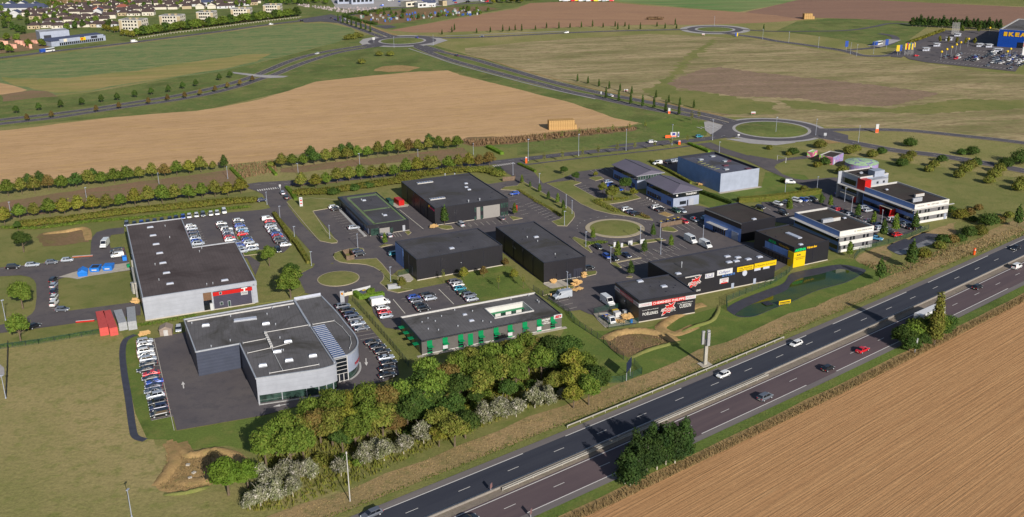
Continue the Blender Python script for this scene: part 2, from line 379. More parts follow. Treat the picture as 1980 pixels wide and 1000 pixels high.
zL = Zf(800, 750, 3.96); zM = Zf(1200, 700, 3.334); z640 = Zf(640, 470, 9.094); z820 = Zf(820, 340, 10); z1080 = Zf(1080, 470, 8.33)
z150 = Zf(150, 440, 9.09); z1600 = Zf(1600, 430, 7.69); z650 = Zf(650, 360, 9.09); z1620 = Zf(1620, 380, 8.333)
sheet('estate_lawn', [(-100, 440), (60, 430), (240, 402), (480, 372), (560, 360), (950, 312), (1000, 300), (1350, 262), (1420, 275), (1560, 290), (1980, 345), (2100, 350), (2100, 440), (1980, 455), (1700, 560), (1500, 650), (1200, 760), (1000, 820), (700, 960), (560, 930), (300, 860), (235, 650), (0, 690), (-100, 700)], M_lawn2, .010)
sheet('meadow', [(-400, 700), (0, 668), (120, 650), (235, 644), (262, 700), (300, 860), (420, 960), (600, 1010), (520, 1130), (-300, 1130)], M_ground, .012)
sheet('showroom_lawn', zH((600, 130), (665, 105), (745, 140), (850, 585), (1000, 560))+[(520, 802), (600, 775), (560, 850), (500, 880), (470, 870), (440, 862), (350, 870), (322, 850), (285, 850), (262, 800), (240, 700), (236, 660)], M_lawn, .016)
sheet('estate_south_lawn', [(1060, 575), (1100, 600), (1140, 640), (1230, 640), (1400, 590), (1500, 540), (1620, 500), (1700, 505), (1740, 540), (1560, 610), (1400, 680), (1300, 720), (1215, 738), (1130, 740), (1060, 690), (1090, 640)], M_lawn, .016)
sheet('garden_lawn', zD((630, 440), (870, 380), (960, 385), (1060, 500), (1090, 545), (760, 610), (640, 470)), M_lawn, .018)
sheet('east_lawn', z3((1380, 560), (1400, 480), (1560, 490), (1870, 440), (1900, 330), (1980, 330), (2200, 350), (2330, 470), (2400, 560), (1750, 560), (1600, 590), (1480, 600)), M_lawn, .018)
sheet('north_lawn', [(1000, 300), (1000, 278), (1100, 262), (1240, 240), (1300, 232), (1350, 240), (1365, 262), (1250, 276), (1100, 292)], M_green, .018)
sheet('north_lawn', [(940, 290), (960, 262), (1000, 270), (1060, 262), (1000, 285)], M_green, .022)
sheet('meadow_slope', [(1240, 238), (1300, 228), (1370, 236), (1366, 262), (1280, 262)], M_lawn, .024)
sheet('boulevard_verge', [(-200, 262), (0, 246), (200, 228), (400, 212), (550, 178), (700, 148), (866, 136), (960, 163), (1100, 197), (1190, 229), (1240, 238), (1330, 235), (1400, 228), (1300, 205), (1100, 160), (900, 105), (830, 85), (720, 85), (600, 105), (500, 140), (330, 190), (100, 215), (-200, 250)], M_green, .014)
sheet('boulevard_verge', [(-200, 206), (0, 184), (93, 188), (180, 178), (330, 152), (500, 122), (600, 96), (660, 78), (740, 62), (760, 70), (700, 90), (600, 106), (500, 146), (330, 186), (100, 218), (-200, 252)], M_green, .016)
sheet('scrub_strip', z1((0, 725), (100, 715), (230, 695), (380, 700), (440, 740), (300, 745), (100, 770), (0, 780)), M_redscrub, .046, rough=2, step=10)
sheet('reed_patch', z2((870, 545), (960, 505), (1100, 500), (1250, 520), (1150, 545), (1000, 552)), M_tan, .03, rough=1.5, step=6)
sheet('stubble_field', [(-250, 275), (33, 250), (101, 241), (202, 228.5), (303, 220), (379, 215), (429, 207), (467, 199.5), (500, 193), (550.5, 178), (611, 158), (702, 148), (803, 139), (866, 136.4), (894, 146.5), (954.5, 161), (1000, 172), (1050.5, 185.6), (1101, 198), (1151.5, 214.6), (1189, 228.5), (1235, 237.4), (1217, 243.7), (1177, 246), (1100, 252), (1000, 264), (894, 270), (770, 283), (640, 294), (560, 300), (527, 309), (444, 318), (350, 323), (170, 338), (100, 347), (0, 360), (-250, 386)], M_stubble, .03, rough=.5, step=4)
sheet('cover_crop_field', [(-250, 140), (0, 117.4), (126, 102), (227, 89.6), (328, 76), (429, 64), (500, 53.5), (576, 45.5), (636, 45.5), (677, 54), (687, 62), (674.5, 74.5), (651.5, 82), (601, 94.7), (550, 108.6), (500, 121), (429, 137.6), (328, 151.5), (252.5, 161.6), (177, 177), (126, 180.5), (93, 185.6), (0, 172), (-250, 160)], M_cover, .03, rough=1., step=8)
sheet('tan_crop_field', [(500, 119), (429, 135), (328, 149), (252, 160), (177, 175), (110, 181), (60, 174), (0, 150), (130, 152), (260, 137), (380, 118), (470, 106), (520, 104)], M_cover2, .036, rough=3, step=12, seed=4)
sheet('tan_field_corner', z1((-300, 620), (0, 635), (100, 655), (210, 690), (100, 722), (0, 725), (-300, 740)), M_stubble, .04)
sheet('brown_field', [(752.5, 59), (860, 40), (1000, 16.4), (1025, 6), (1100, 3), (1177, 4), (1252, 11), (1328, 16.4), (1429, 24), (1500, 26), (1560, 38), (1480, 44), (1353, 48), (1252, 48), (1126, 52), (1000, 57), (853.5, 63), (800, 63)], M_brown, .03, rough=1, step=10)
sheet('dark_field', [(1440, 24), (1480, 15), (1543, 0), (1580, -12), (1640, -12), (1707, 1), (1850, 8), (1980, 14), (2150, 22), (2150, 60), (1980, 50), (1930, 49), (1763, 41.7), (1657, 36.6), (1576, 34.5), (1556, 38), (1500, 30)], M_brown2, .034, rough=1, step=10)
sheet('striped_field', [(1100, -14), (1202, 4), (1328, 15), (1429, 23), (1480, 14), (1543, 0), (1600, -14), (1350, -30)], M_stripe, .038)
sheet('far_field', [(1620, -40), (1640, -12), (1707, 0), (1850, 7), (2150, 20), (2400, 0), (2000, -50)], M_lawn2, .030)
sheet('far_green_belt', [(1540, 42), (1600, 36), (1657, 37), (1763, 42), (1800, 47), (1760, 75), (1750, 95), (1700, 90), (1600, 72), (1500, 60)], M_green, .036)
sheet('dry_meadow', z3t((-400, 370), (100, 320), (600, 285), (1000, 262), (1400, 275), (1800, 300))+[(1560, 92), (1660, 110), (1760, 118), (1900, 138), (2150, 160), (2150, 310), (1980, 273), (1860, 258), (1757, 248), (1600, 245), (1500, 229), (1400, 226), (1341, 213), (1287, 201), (1161, 176), (1050, 150), (960, 122), (900, 104)], M_meadow, .026)
sheet('bare_patch', z3t((1080, 650), (1250, 590), (1400, 530), (1560, 515), (1800, 550), (1980, 570))+z4t((400, 605), (850, 655), (1320, 710), (1240, 750), (950, 815), (600, 800), (300, 760), (100, 745))+z3t((1700, 740), (1400, 700)), M_purple, .034, rough=2, step=2)
sheet('green_band', z4t((80, 765), (300, 775), (650, 815), (950, 830), (1250, 790), (1500, 760), (1980, 770), (1980, 830), (1300, 870), (700, 860), (200, 830)), M_lawn2, .036, rough=2, step=2.5, seed=7)
sheet('green_band', z3t((1400, 700), (1700, 750), (1980, 790), (1980, 870), (1700, 880), (1350, 840), (1100, 760), (950, 700), (1150, 590), (1300, 420), (1500, 300), (1530, 310), (1300, 500), (1180, 640), (1250, 700)), M_lawn2, .040, rough=3, step=4, seed=9)
sheet('tilled_field', [], M_plough) if False else None
sheet('red_soil_strip', zA((0, 560), (500, 480), (1000, 410), (1400, 360), (1760, 310), (1840, 400), (1890, 470), (1400, 520), (800, 590), (0, 690)), M_redscrub, .024, rough=.6)
sheet('red_soil_strip', z2b((160, 300), (500, 260), (1000, 205), (1560, 140), (1640, 200), (1760, 270), (1100, 345), (500, 420), (270, 440), (270, 400), (800, 330), (1300, 270), (1500, 240), (1200, 240), (600, 300), (330, 330), (170, 330)), M_redscrub, .026, rough=.6)
sheet('brown_scrub_strip', z2b((1540, 100), (1600, 60), (1980, 55), (2500, 10), (2900, -20), (2900, 10), (2400, 60), (1980, 110), (1640, 135)), M_brownscrub, .042, rough=1)
sheet('town_ground', [(-400, 150), (-400, -60), (200, -60), (700, -60), (1050, -30), (1200, 2), (1025, 6), (1000, 14), (860, 38), (760, 58), (700, 50), (640, 38), (500, 50), (300, 75), (0, 115)], M_green, .028)
sheet('allotments', z2((730, 120), (900, 95), (1250, 60), (1750, 50), (1850, 70), (1500, 110), (1000, 190), (830, 175)), M_brownscrub, .04, rough=2)
cA, cB, cC, cD, cE = G(654.5, 539.6), G(1189, 442), G(1491.5, 251), G(777.8, 79.5), G(1382.5, 57.4)
rA, rB, rC, rD, rE = 6.9, 11.1, 18.5, 20.2, 17.8
Z = [.10]
def asph(pts, m=None, name='road', smooth=0, world=False):
    W = pts if world else Gs(pts)
    if smooth: W = smooth_pts(W, smooth)
    Z[0] += .0015
    return MB().poly(W, Z[0], m or M_asphalt).build(name, kind='structure')
def ribbon(pts, wd, m=None, name='road', n=8, dz=0):
    W = smooth_pts(Gs(pts), n, False); Z[0] += .0015
    MB().strip(W, wd, Z[0]+dz, m or M_road).build(name, kind='structure'); return W
marks = MB(); ZM = .235
def pline(W, wd=.12, dash=None, m=None, z=None):
    m = m or M_white; z = z or ZM
    if dash is None: marks.strip(W, wd, z, m); return
    on, off, t = dash[0], dash[1], (dash[2] if len(dash) > 2 else 0.)
    W = [Vector(p[:2]) for p in W]; cum = [0]
    for i in range(1, len(W)): cum.append(cum[-1]+(W[i]-W[i-1]).length)
    def at(s):
        for i in range(1, len(W)):
            if s <= cum[i]: return W[i-1].lerp(W[i], (s-cum[i-1])/max(1e-6, cum[i]-cum[i-1]))
        return W[-1]
    while t < cum[-1]:
        e = min(t+on, cum[-1]); k = max(1, int((e-t)/6))
        if e-t > .3: marks.strip([at(t+(e-t)*j/k) for j in range(k+1)], wd, z, m)
        t += on+off
MR = ribbon([(-200, 436), (0, 415), (100, 404), (200, 394), (300, 383), (400, 371), (500, 358), (568, 355), (700, 343), (850, 327), (960, 314), (1021, 307), (1116, 296.5), (1210, 287.5), (1278, 278), (1353, 270.5), (1410, 262)], 6.4)
pline(MR, .12, (3, 3.5))
asph(z3((690, 135), (760, 118), (1000, 95), (1150, 85), (1200, 95), (1000, 112), (750, 137)), M_road)
W = ribbon([(1000, 321), (1116, 307), (1210, 297), (1300, 287), (1355, 279)], 1.8, M_road, 'path')
asph([(500, 353), (568, 349), (562, 360), (552, 366), (566, 387), (556, 397), (583, 432), (616, 466), (641, 499), (655, 503), (600, 530), (588, 524), (602, 514), (601, 487), (568, 450), (533, 413), (521, 400), (508, 376), (496, 370), (480, 365), (480, 356)])
asph(circle(cA, 14.8), world=True)
W1 = [(-100, 527), (0, 518), (75, 511), (175, 495), (176, 470), (178, 460), (187, 449.5), (209.6, 443), (240, 440), (240, 452), (215, 455), (210, 465), (214, 480), (240, 478), (255, 523), (200, 530), (150, 535), (125, 537), (113, 541), (113, 590), (117, 600), (125, 602.5), (175, 596), (258, 585), (272, 590), (272, 610), (185, 620), (150, 625), (70, 636), (15, 643), (-100, 657), (-100, 640), (0, 629), (12.5, 626), (50, 615), (62, 607), (68, 598), (71, 575), (70, 550), (66, 542), (57, 536), (40, 533), (0, 535), (-100, 545)]
asph(W1, name='factory_yard_road')
asph(zB((452, 345), (560, 310), (700, 275), (960, 238), (1000, 232), (1012, 290), (700, 337), (600, 362), (540, 350)), M_concrete, 'gravel_yard')
asph([(-60, 700), (0, 705), (8, 712), (9, 725), (0, 732), (-60, 735)], M_paving, 'path')
asph([(340, 426), (437, 412), (505, 406), (527, 402), (535, 414), (548, 436), (563, 475), (549, 489), (537, 493), (530, 482), (508, 490), (480, 494), (508, 512), (494, 533), (478, 500), (375, 474)], name='factory_car_park')
E1 = [(616, 466), (641, 470), (652, 468), (640, 450), (605, 409), (634, 404), (650, 400), (765, 401), (795, 394), (860, 352), (925, 350), (945, 356.5), (974, 352), (996, 348), (988, 339), (955, 323), (962, 317), (1010, 312), (1030, 330), (1050, 355), (1093, 343), (1115, 333), (1150, 328), (1187, 323), (1200, 345), (1235, 372), (1312, 395), (1352, 398), (1376, 404), (1437, 468), (1465, 470), (1532, 508), (1500, 524), (1400, 530), (1290, 535), (1237, 600), (1230, 627), (1172, 634), (1147, 610), (1137, 607), (1122, 600), (1098, 603), (1060, 577), (1066, 570), (1100, 545), (1040, 540), (960, 480), (930, 470), (850, 480), (783, 520), (770, 523), (756, 534), (742, 556), (768, 567), (880, 544), (930, 582), (775, 616), (790, 642), (745, 634), (722, 606), (716, 580), (743, 569), (700, 560), (655, 540), (641, 499)]
asph(E1, name='estate_road')
asph(circle(cB, 17.4), world=True)
E2 = z4((-120, 200), (80, 235), (330, 200), (440, 205), (300, 228), (150, 243), (75, 275), (70, 295), (130, 345), (225, 380), (290, 390), (530, 370), (600, 385), (600, 500), (1160, 740), (1180, 760), (1100, 800), (1000, 830), (950, 820), (910, 800), (870, 795), (835, 815), (900, 860), (820, 880), (700, 870), (400, 760), (0, 700), (-30, 560), (420, 545), (455, 545), (465, 530), (420, 480), (250, 420), (0, 310), (-60, 280), (-200, 215))
asph(E2, name='office_car_park')
ribbon([(1363, 277), (1391, 289), (1429, 301), (1467, 313), (1490, 322)], 7, M_asphalt)
asph([(1271, 312), (1318, 303), (1330, 345), (1300, 335), (1290, 325)])
E4 = [(263, 661), (298, 655), (357, 643), (400, 620), (632, 565), (655, 575), (672, 588), (705, 622), (738, 660), (768, 705), (772, 725), (745, 738), (700, 748), (600, 780), (509, 804), (342, 833), (335, 806), (292, 814)]
asph(E4, name='showroom_forecourt')
asph([(600, 560), (640, 555), (675, 572), (672, 590), (640, 585), (615, 572)])
ribbon([(262, 648), (243, 658), (237, 680), (240, 720), (249, 775), (256, 825), (262, 845), (281, 852)], 1.7, M_liner, 'drainage_channel')
for c_, ri, wd in ((cC, rC, 7.2), (cD, rD, 8.6), (cE, rE, 7.)):
    asph(circle(c_, ri+wd+(6 if c_ is not cC else 2.5)), M_paving, 'pavement', world=True)
asph(z2((770, 325), (800, 300), (900, 282), (1000, 270), (1010, 300), (850, 350), (800, 350)), M_paving, 'pavement')
asph(z2((1350, 285), (1450, 310), (1330, 350), (1280, 345)), M_paving, 'pavement')
asph(z3t((1430, 935), (1500, 925), (1560, 960), (1545, 1010), (1480, 1030), (1440, 1000)), M_paving, 'pavement')
asph(z4((430, 0), (1200, 12), (640, 14), (450, 10)), M_tan, 'verge'); asph(z4((430, 70), (650, 88), (640, 100), (480, 112)), M_tan, 'verge')
asph(z3((1590, 75), (1680, 75), (1980, 95), (2130, 85), (2130, 105), (1980, 125), (1780, 110)), M_paving, 'pavement')
def dual(pts, wd=6.4, m=None):
    W = ribbon(pts, wd+1.0, M_kerb, 'kerb'); ribbon(pts, wd, m or M_road); pline(W, .16, (3, 7)); return W
U1 = dual([(715, 86), (702, 88.9), (664, 94.7), (626, 101), (588.4, 109.8), (550.5, 122.5), (512.6, 138.9), (487, 149), (442, 163), (379, 178), (326, 188), (252.5, 199.5), (177, 211), (101, 221), (0, 232.3), (-200, 256)])
U2 = dual([(725, 90), (702, 93.4), (651.5, 102.3), (601, 117.4), (563, 131.3), (532.8, 144), (500, 154), (454.5, 169), (391.4, 184.3), (326, 195.7), (252.5, 205.8), (177, 217), (101, 228.5), (0, 240), (-200, 264)])
U3 = dual([(818, 89), (853.5, 99.7), (884, 107), (929, 118.7), (967, 130), (1000, 139), (1050.5, 154), (1101, 166.7), (1161.6, 180.5), (1227, 193), (1287, 204.5), (1341, 217), (1386, 227.3), (1420, 236)])
U4 = dual([(806, 91), (841, 106), (879, 118.7), (929, 132.6), (967, 142.7), (1000, 151.5), (1050.5, 164), (1101, 178), (1151.5, 188), (1214.6, 202), (1277.8, 214.6), (1328, 222), (1373.7, 232), (1410, 242)])
asph([(449, 139.5), (478, 142.5), (500, 145), (534, 146.5), (558, 147.5), (548, 150.5), (520, 151.5), (490, 148), (452, 142.5)], M_paving, 'pavement')
ribbon([(860, 100), (900, 108), (940, 115), (1000, 133), (1100, 160), (1161, 175), (1287, 200), (1400, 225)], 1.4, M_tan, 'path')
ribbon([(790, 94), (835, 109), (879, 124), (967, 148), (1050, 169.5), (1151, 192)], 1.2, M_paving, 'path')
dual([(756, 71), (714.6, 54.3), (689.4, 45.5), (656.6, 36.6)], 7.); dual([(740, 73), (727, 68.2), (689, 54.3), (651.5, 42), (640, 37)], 6.)
ribbon([(768, 68), (740, 60), (700, 44), (672, 34)], 3, M_tan, 'path')
RT = dual([(-300, 140), (0, 112), (101, 99.7), (227, 85.9), (328, 73.2), (429, 60.6), (500, 50.5), (583, 40.4), (651.5, 33), (700, 26), (760, 17), (860, 10), (960, 4)], 8)
asph([(575, 38), (640, 28), (668, 36), (655, 45), (620, 42), (590, 44)], M_road)
asph([(724, 50), (755, 49), (768, 53), (745, 56)], M_road, 'pavement')
dual([(805, 70), (861, 73.2), (929, 72), (1000, 68.7), (1101, 63.6), (1227, 59.3), (1360, 57)], 6)
ribbon([(861, 70), (929, 67.5), (1000, 64.5), (1101, 60.5)], 2.4, M_paving, 'path')
dual([(1400, 64), (1426.8, 68), (1467, 73.2), (1500, 79.5), (1555.8, 87), (1631.5, 98.5), (1670, 108), (1722, 107), (1745, 96), (1762, 92)], 7)
ribbon([(1410, 55), (1480, 60.5), (1560, 61), (1640, 59), (1690, 52), (1720, 46), (1763, 46.5)], 4.5, M_road)
ribbon([(1640, 97), (1690, 92.5), (1722, 84), (1732, 75), (1722, 69), (1700, 65.5)], 6, M_road)
ribbon([(1690, 90), (1712, 83), (1730, 77)], 11, M_paving, 'bus_bay')
dual([(1500, 236), (1530, 239.5), (1556, 246), (1588.6, 251.5), (1680, 251), (1757.8, 253), (1858.8, 263), (1980, 277), (2200, 310)], 6.)
dual([(1540, 262), (1575, 263), (1631.5, 272.7), (1661.8, 279), (1732.5, 291.7), (1808.3, 300.5), (1909.3, 317), (1980, 331), (2200, 372)], 7.5)
sheet_pts = z4t((1390, 235), (1790, 235), (2100, 240), (2250, 330), (2250, 430), (1980, 460), (1915, 550), (1230, 480), (1100, 455), (1060, 430), (1080, 380), (1130, 350))
asph(sheet_pts, M_asphalt, 'store_car_park')
ribbon(z4t((1000, 440), (1060, 400), (1130, 345), (1250, 280), (1390, 235)), 8, M_road)
for c_, ri, wd in ((cC, rC, 7.2), (cD, rD, 8.6), (cE, rE, 7.)): asph(circle(c_, ri+wd), M_road, world=True)
asph([(1373, 262), (1400, 245), (1425, 236), (1450, 235), (1440, 262), (1410, 268)], M_road)
asph([(1560, 244), (1600, 252), (1640, 262), (1640, 274), (1590, 268), (1555, 264)], M_road)
asph([(725, 84), (700, 90), (725, 92), (745, 88)], M_road); asph([(800, 86), (815, 88), (850, 100), (830, 101), (800, 91)], M_road); asph([(745, 74), (757, 68), (775, 71)], M_road)
def ring(c_, r0, r1, z0, z1_, m, name='kerb'):
    MB().prism(circle(c_, r1), z0, z1_, m).build(name, kind='structure')
for c_, r_, ap, mg in ((cA, rA, .3, M_lawn2), (cB, rB, 1.7, M_lawn2), (cC, rC+1.6, 1.6, M_green), (cD, rD, 2.0, M_green), (cE, rE, 2.2, M_green)):
    ring(c_, 0, r_, .1, .24, M_kerb if c_ is cA or c_ is cB else M_paving)
    b_ = MB(); rr = r_-ap; n = 48
    vs = [(c_[0], c_[1], .26+rr*.035)]
    for k, (f, z_) in enumerate(((.45, .26+rr*.03), (.8, .26+rr*.014), (1., .26))): vs += [(p.x, p.y, z_) for p in circle(c_, rr*f, n)]
    fs = [(0, 1+i, 1+(i+1) % n) for i in range(n)]+[(1+k*n+i, 1+(k+1)*n+i, 1+(k+1)*n+(i+1) % n, 1+k*n+(i+1) % n) for k in range(2) for i in range(n)]
    b_.add(vs, fs, mg).build('roundabout_grass', smooth=True, kind='structure')
def island(pts, m=None, smooth=0, kerb=True, z=.25):
    W = Gs(pts)
    if smooth: W = smooth_pts(W, smooth)
    MB().prism(W, .08, z, m or M_lawn2).build('grass_verge', kind='structure')
    if kerb: MB().strip(W+[W[0], W[1]], .26, z+.012, M_kerb, .08).build('kerb', kind='structure')
island(z2b((1855, 465), (1885, 445), (1980, 435))+z3((40, 398), (160, 470), (300, 545), (400, 605), (435, 640), (440, 670), (420, 700), (380, 745), (310, 742), (265, 710), (330, 690), (345, 675), (260, 630), (150, 560), (90, 510), (30, 475)))
island(z3((225, 418), (420, 392), (490, 412), (432, 432), (600, 525), (680, 535), (700, 500), (800, 470), (870, 480), (945, 530), (830, 558), (705, 577), (760, 610), (850, 645), (1030, 690), (1040, 700), (970, 692), (860, 670), (720, 652), (590, 620), (490, 575), (400, 515), (310, 460)))
island(z3((550, 378), (575, 368), (640, 365), (662, 382), (600, 398)))
island(z3((1110, 760), (1150, 748), (1190, 755), (1228, 780), (1200, 790), (1110, 780)))
island(z3((1080, 650), (1130, 635), (1200, 660), (1150, 675)), M_tan)
island(z3((418, 838), (440, 828), (520, 855), (580, 880), (540, 900), (575, 945), (560, 945), (500, 905)))
island(z3((690, 890), (860, 880), (960, 855), (1100, 838), (1138, 852), (940, 882), (745, 920)))
island(z1080((830, 325), (905, 318), (1200, 262), (1330, 240), (1333, 250), (1100, 290), (930, 325), (1015, 400), (960, 410), (900, 385)))
island(z1080((450, 470), (600, 455), (615, 480), (600, 510), (450, 545)))
island(z1080((1090, 560), (1130, 540), (1190, 545), (1180, 570)))
island(zE((0, 545), (60, 530), (200, 505), (200, 525), (150, 548), (60, 560), (0, 575)))
island(z2b((1365, 750), (1400, 738), (1475, 742), (1490, 765), (1440, 770), (1400, 765)))
island(z2b((1120, 790), (1150, 782), (1168, 795), (1145, 815)))
island(z2b((925, 902), (960, 885), (1025, 888), (1000, 893), (940, 907)))
island(z820((1650, 800), (1700, 790), (1900, 830), (1720, 865)))
island(z640((40, 240), (60, 190), (130, 160), (200, 140), (320, 110), (480, 95), (555, 100), (578, 125), (575, 150), (560, 165), (400, 180), (410, 300), (450, 302), (800, 278), (900, 380), (1060, 580), (1180, 600), (1180, 700), (1240, 800), (1440, 830), (1180, 885), (1000, 840), (940, 770), (860, 715), (915, 660), (932, 600), (915, 550), (850, 490), (750, 430), (620, 390), (480, 372), (300, 365), (150, 340), (70, 300)))
island(z2b((215, 560), (240, 540), (400, 530), (620, 545), (628, 590), (530, 610), (415, 630), (460, 700), (520, 790), (605, 860), (600, 873), (560, 876), (470, 858), (440, 830), (330, 700)))
island(zA((1780, 690), (1805, 688), (1835, 790), (1880, 880))+zC((500, 135), (640, 138), (636, 165), (490, 182), (455, 100), (430, 30)), M_lawn)
island(zC((640, 165), (790, 160), (860, 110), (1000, 240), (1035, 245), (1020, 270), (940, 310), (900, 335), (915, 370), (960, 460), (860, 520), (700, 540), (575, 560), (575, 340), (600, 280)), kerb=False)
def bays(p, q, n, e, m=None, wd=.11, skip=()):
    P, Q = G(*p), G(*q); D_ = G(*e)-P
    for i in range(n+1):
        if i in skip: continue
        a = P.lerp(Q, i/n); marks.strip([a, a+D_], wd, ZM, m or M_whitew)
bays(z2b((545, 640))[0], z2b((725, 845))[0], 11, z2b((620, 628))[0])
bays(z3((60, 582))[0], z3((235, 697))[0], 7, z3((125, 562))[0])
bays(z3((-120, 480))[0], z3((30, 660))[0], 7, z3((-60, 468))[0])
bays(z3((1150, 900))[0], z3((1040, 925))[0], 2, z3((1225, 925))[0]); bays(z3((1240, 883))[0], z3((880, 950))[0], 7, z3((1300, 918))[0])
bays(z3((1220, 745))[0], z3((1380, 715))[0], 4, z3((1280, 780))[0])
bays(zE((500, 375))[0], zE((830, 300))[0], 8, zE((545, 395))[0])
bays(z3((810, 565))[0], z3((880, 610))[0], 0 or 3, z3((740, 585))[0]); bays(z3((985, 545))[0], z3((1080, 600))[0], 4, z3((920, 560))[0])
bays(z3((560, 318))[0], z3((740, 292))[0], 5, z3((590, 338))[0]); bays(z3((440, 430))[0], z3((600, 520))[0], 6, z3((500, 420))[0])
bays(zE((165, 600))[0], zE((220, 650))[0], 2, zE((80, 620))[0]); bays(zD((250, 600))[0], zD((350, 660))[0], 4, zD((300, 590))[0])
bays(zD((545, 520))[0], zD((650, 610))[0], 6, zD((600, 508))[0]); bays(zD((200, 690))[0], zD((150, 650))[0], 3, zD((130, 705))[0])
for a, b in ((zD((200, 600))[0], zD((278, 692))[0]), (zD((495, 535))[0], zD((592, 632))[0]), (z2b((1080, 620))[0], z2b((1262, 768))[0])): marks.strip([G(*a), G(*b)], .25, ZM, M_whitew)
bays(z820((620, 945))[0], z820((1550, 865))[0], 8, z820((690, 1010))[0]); bays(z2b((1540, 740))[0], z2b((1600, 735))[0], 1, z2b((1570, 760))[0])
bays(z2b((1025, 800))[0], z2b((1070, 795))[0], 2, z2b((1050, 830))[0])
bays(zI((1110, 285))[0], zI((1180, 350))[0], 3, zI((1225, 265))[0]); bays(zI((1190, 380))[0], zI((1290, 490))[0], 4, zI((1240, 372))[0])
bays(zA((1420, 690))[0], zA((1690, 650))[0], 5, zA((1430, 668))[0]); bays(zA((1490, 760))[0], zA((1550, 885))[0], 7, zA((1530, 752))[0])
bays(zA((1660, 745))[0], zA((1720, 860))[0], 6, zA((1700, 738))[0])
bays(z4((620, 560))[0], z4((900, 690))[0], 7, z4((700, 545))[0]); bays(z4((590, 620))[0], z4((1000, 800))[0], 9, z4((650, 610))[0]); bays(z4((0, 600))[0], z4((400, 545))[0], 8, z4((40, 625))[0])
bays(zH((655, 160))[0], zH((730, 530))[0], 16, zH((745, 145))[0]); marks.strip(Gs(zH((745, 142), (843, 585))), .12, ZM, M_whitew); marks.strip(Gs(zH((733, 537), (838, 515))), .12, ZM, M_whitew)
bays(z640((905, 60))[0], z640((1080, 300))[0], 5, z640((985, 45))[0])
bays(z3((1560, 1020))[0], z3((1560, 1020))[0], 1, z3((1600, 1040))[0])
for k in range(11):                     # zebra crossings
    a = Vector(G(*z2b((0+k*17, 478-k*2.2))[0])); marks.strip([a, a+BX*2.6], .5, ZM, M_white)
    if k < 10: a = Vector(G(*z2b((1810+k*17, 290-k*2.5))[0])); marks.strip([a, a+BX*2.6], .5, ZM, M_white)
def arrow(p, q, wd=.3):
    a, b = Vector(G(*p)), Vector(G(*q)); t = (b-a).normalized(); nn = Vector((-t.y, t.x)); L = (b-a).length
    marks.add([(*(a-nn*wd/2), ZM), (*(a+nn*wd/2), ZM), (*(a+t*L*.6+nn*wd/2), ZM), (*(a+t*L*.6-nn*wd/2), ZM)], [(0, 3, 2, 1)], M_white)
    marks.add([(*(a+t*L*.55-nn*wd*1.6), ZM+.004), (*(b), ZM+.004), (*(a+t*L*.55+nn*wd*1.6), ZM+.004)], [(0, 1, 2)], M_white)
arrow(zI((18, 642))[0], zI((12, 598))[0]); arrow(zI((695, 742))[0], zI((592, 760))[0], .35); arrow(zI((1192, 448))[0], zI((1196, 497))[0])
for (p, q) in (((0, 521), (118, 505)), ((115, 505), (172, 500)), ((98, 542), (99, 592)), ((98, 597), (112, 599))):
    marks.strip(Gs([p, q]), .1, ZM, M_whitew)
pline([Vector(G(*p)) for p in ((640, 502), (700, 515), (732, 540), (728, 562), (700, 577))], .1, None, M_whitew) if False else None
pline(circle(cB, 11.1+3.1, 60, 0, 2*math.pi, True), .12, (1, 2.4));
for i in range(5): marks.strip([cC+Vector((-27-i*2.2, 5-i*.4)), cC+Vector((-29-i*2.2, 9-i*.4))], .5, ZM, M_white)
PO = G(*z4t((1250, 475))[0]); PU = (G(*z4t((1900, 545))[0])-PO); Lp = PU.length; PU.normalize(); PV = Vector((-PU.y, PU.x))
for r in range(9):
    for k in range(int(Lp/2.6)):
        a = PO+PU*(k*2.6+1)+PV*(4+r*16.5)
        if (r > 4 and k < (r-4)*5) or k > 60: continue
        marks.strip([a, a+PV*4.4], .22, ZM, M_white)
marks.build('road_markings', kind='structure'); marks = MB()
# ================================================================ MOTORWAY
mO = G(800, 962); mD = Vector((math.cos(R(37.4746)), math.sin(R(37.4746)))); mN = Vector((mD.y, -mD.x))
def mw(s, o): return mO+mD*s+mN*(o+1.4-1.4*((s-105)/120)**2*(1 if s > -40 else 1))
S_ = list(range(-110, 460, 10))
def mstrip(o0, o1, z, m, name, kind='structure', rough=0):
    rnd = random.Random(3)
    j = lambda: rnd.uniform(-rough, rough)
    a = [mw(s, o0+j()) for s in S_]; b = [mw(s, o1+j()) for s in S_]; n = len(S_)
    mb = MB(); mb.add([(p.x, p.y, z) for p in a+b], [(i, n+i, n+i+1, i+1) for i in range(n-1)], m)
    return mb.build(name, kind=kind)
mstrip(-12, -2.2, .045, M_verge, 'motorway_verge', rough=1.2)
mstrip(-4.6, -1.5, .075, M_lawn2, 'mown_verge_strip', rough=.15)
mstrip(-2.1, 0.2, .14, M_shoulder, 'road_shoulder'); mstrip(-.1, 7.9, .150, M_mwA, 'motorway_carriageway')
mstrip(7.7, 10.5, .143, ground_mat('reservation_gravel', (122, 112, 102), (134, 122, 110), (112, 106, 90), .1, .5, 3, fv=.15), 'central_reservation'); mstrip(10.4, 19.1, .150, M_mwB, 'motorway_carriageway')
mstrip(19.0, 20.7, .155, M_shoulder, 'road_shoulder'); mstrip(20.6, 24.0, .08, M_lawn, 'mown_verge_strip', rough=.15)
mstrip(23.6, 27.4, .09, M_tan, 'dry_grass_strip', rough=.3)
tf = MB(); e0 = [mw(s, 27.0) for s in S_]; e1 = [mw(s, 240) for s in S_]; n = len(S_)
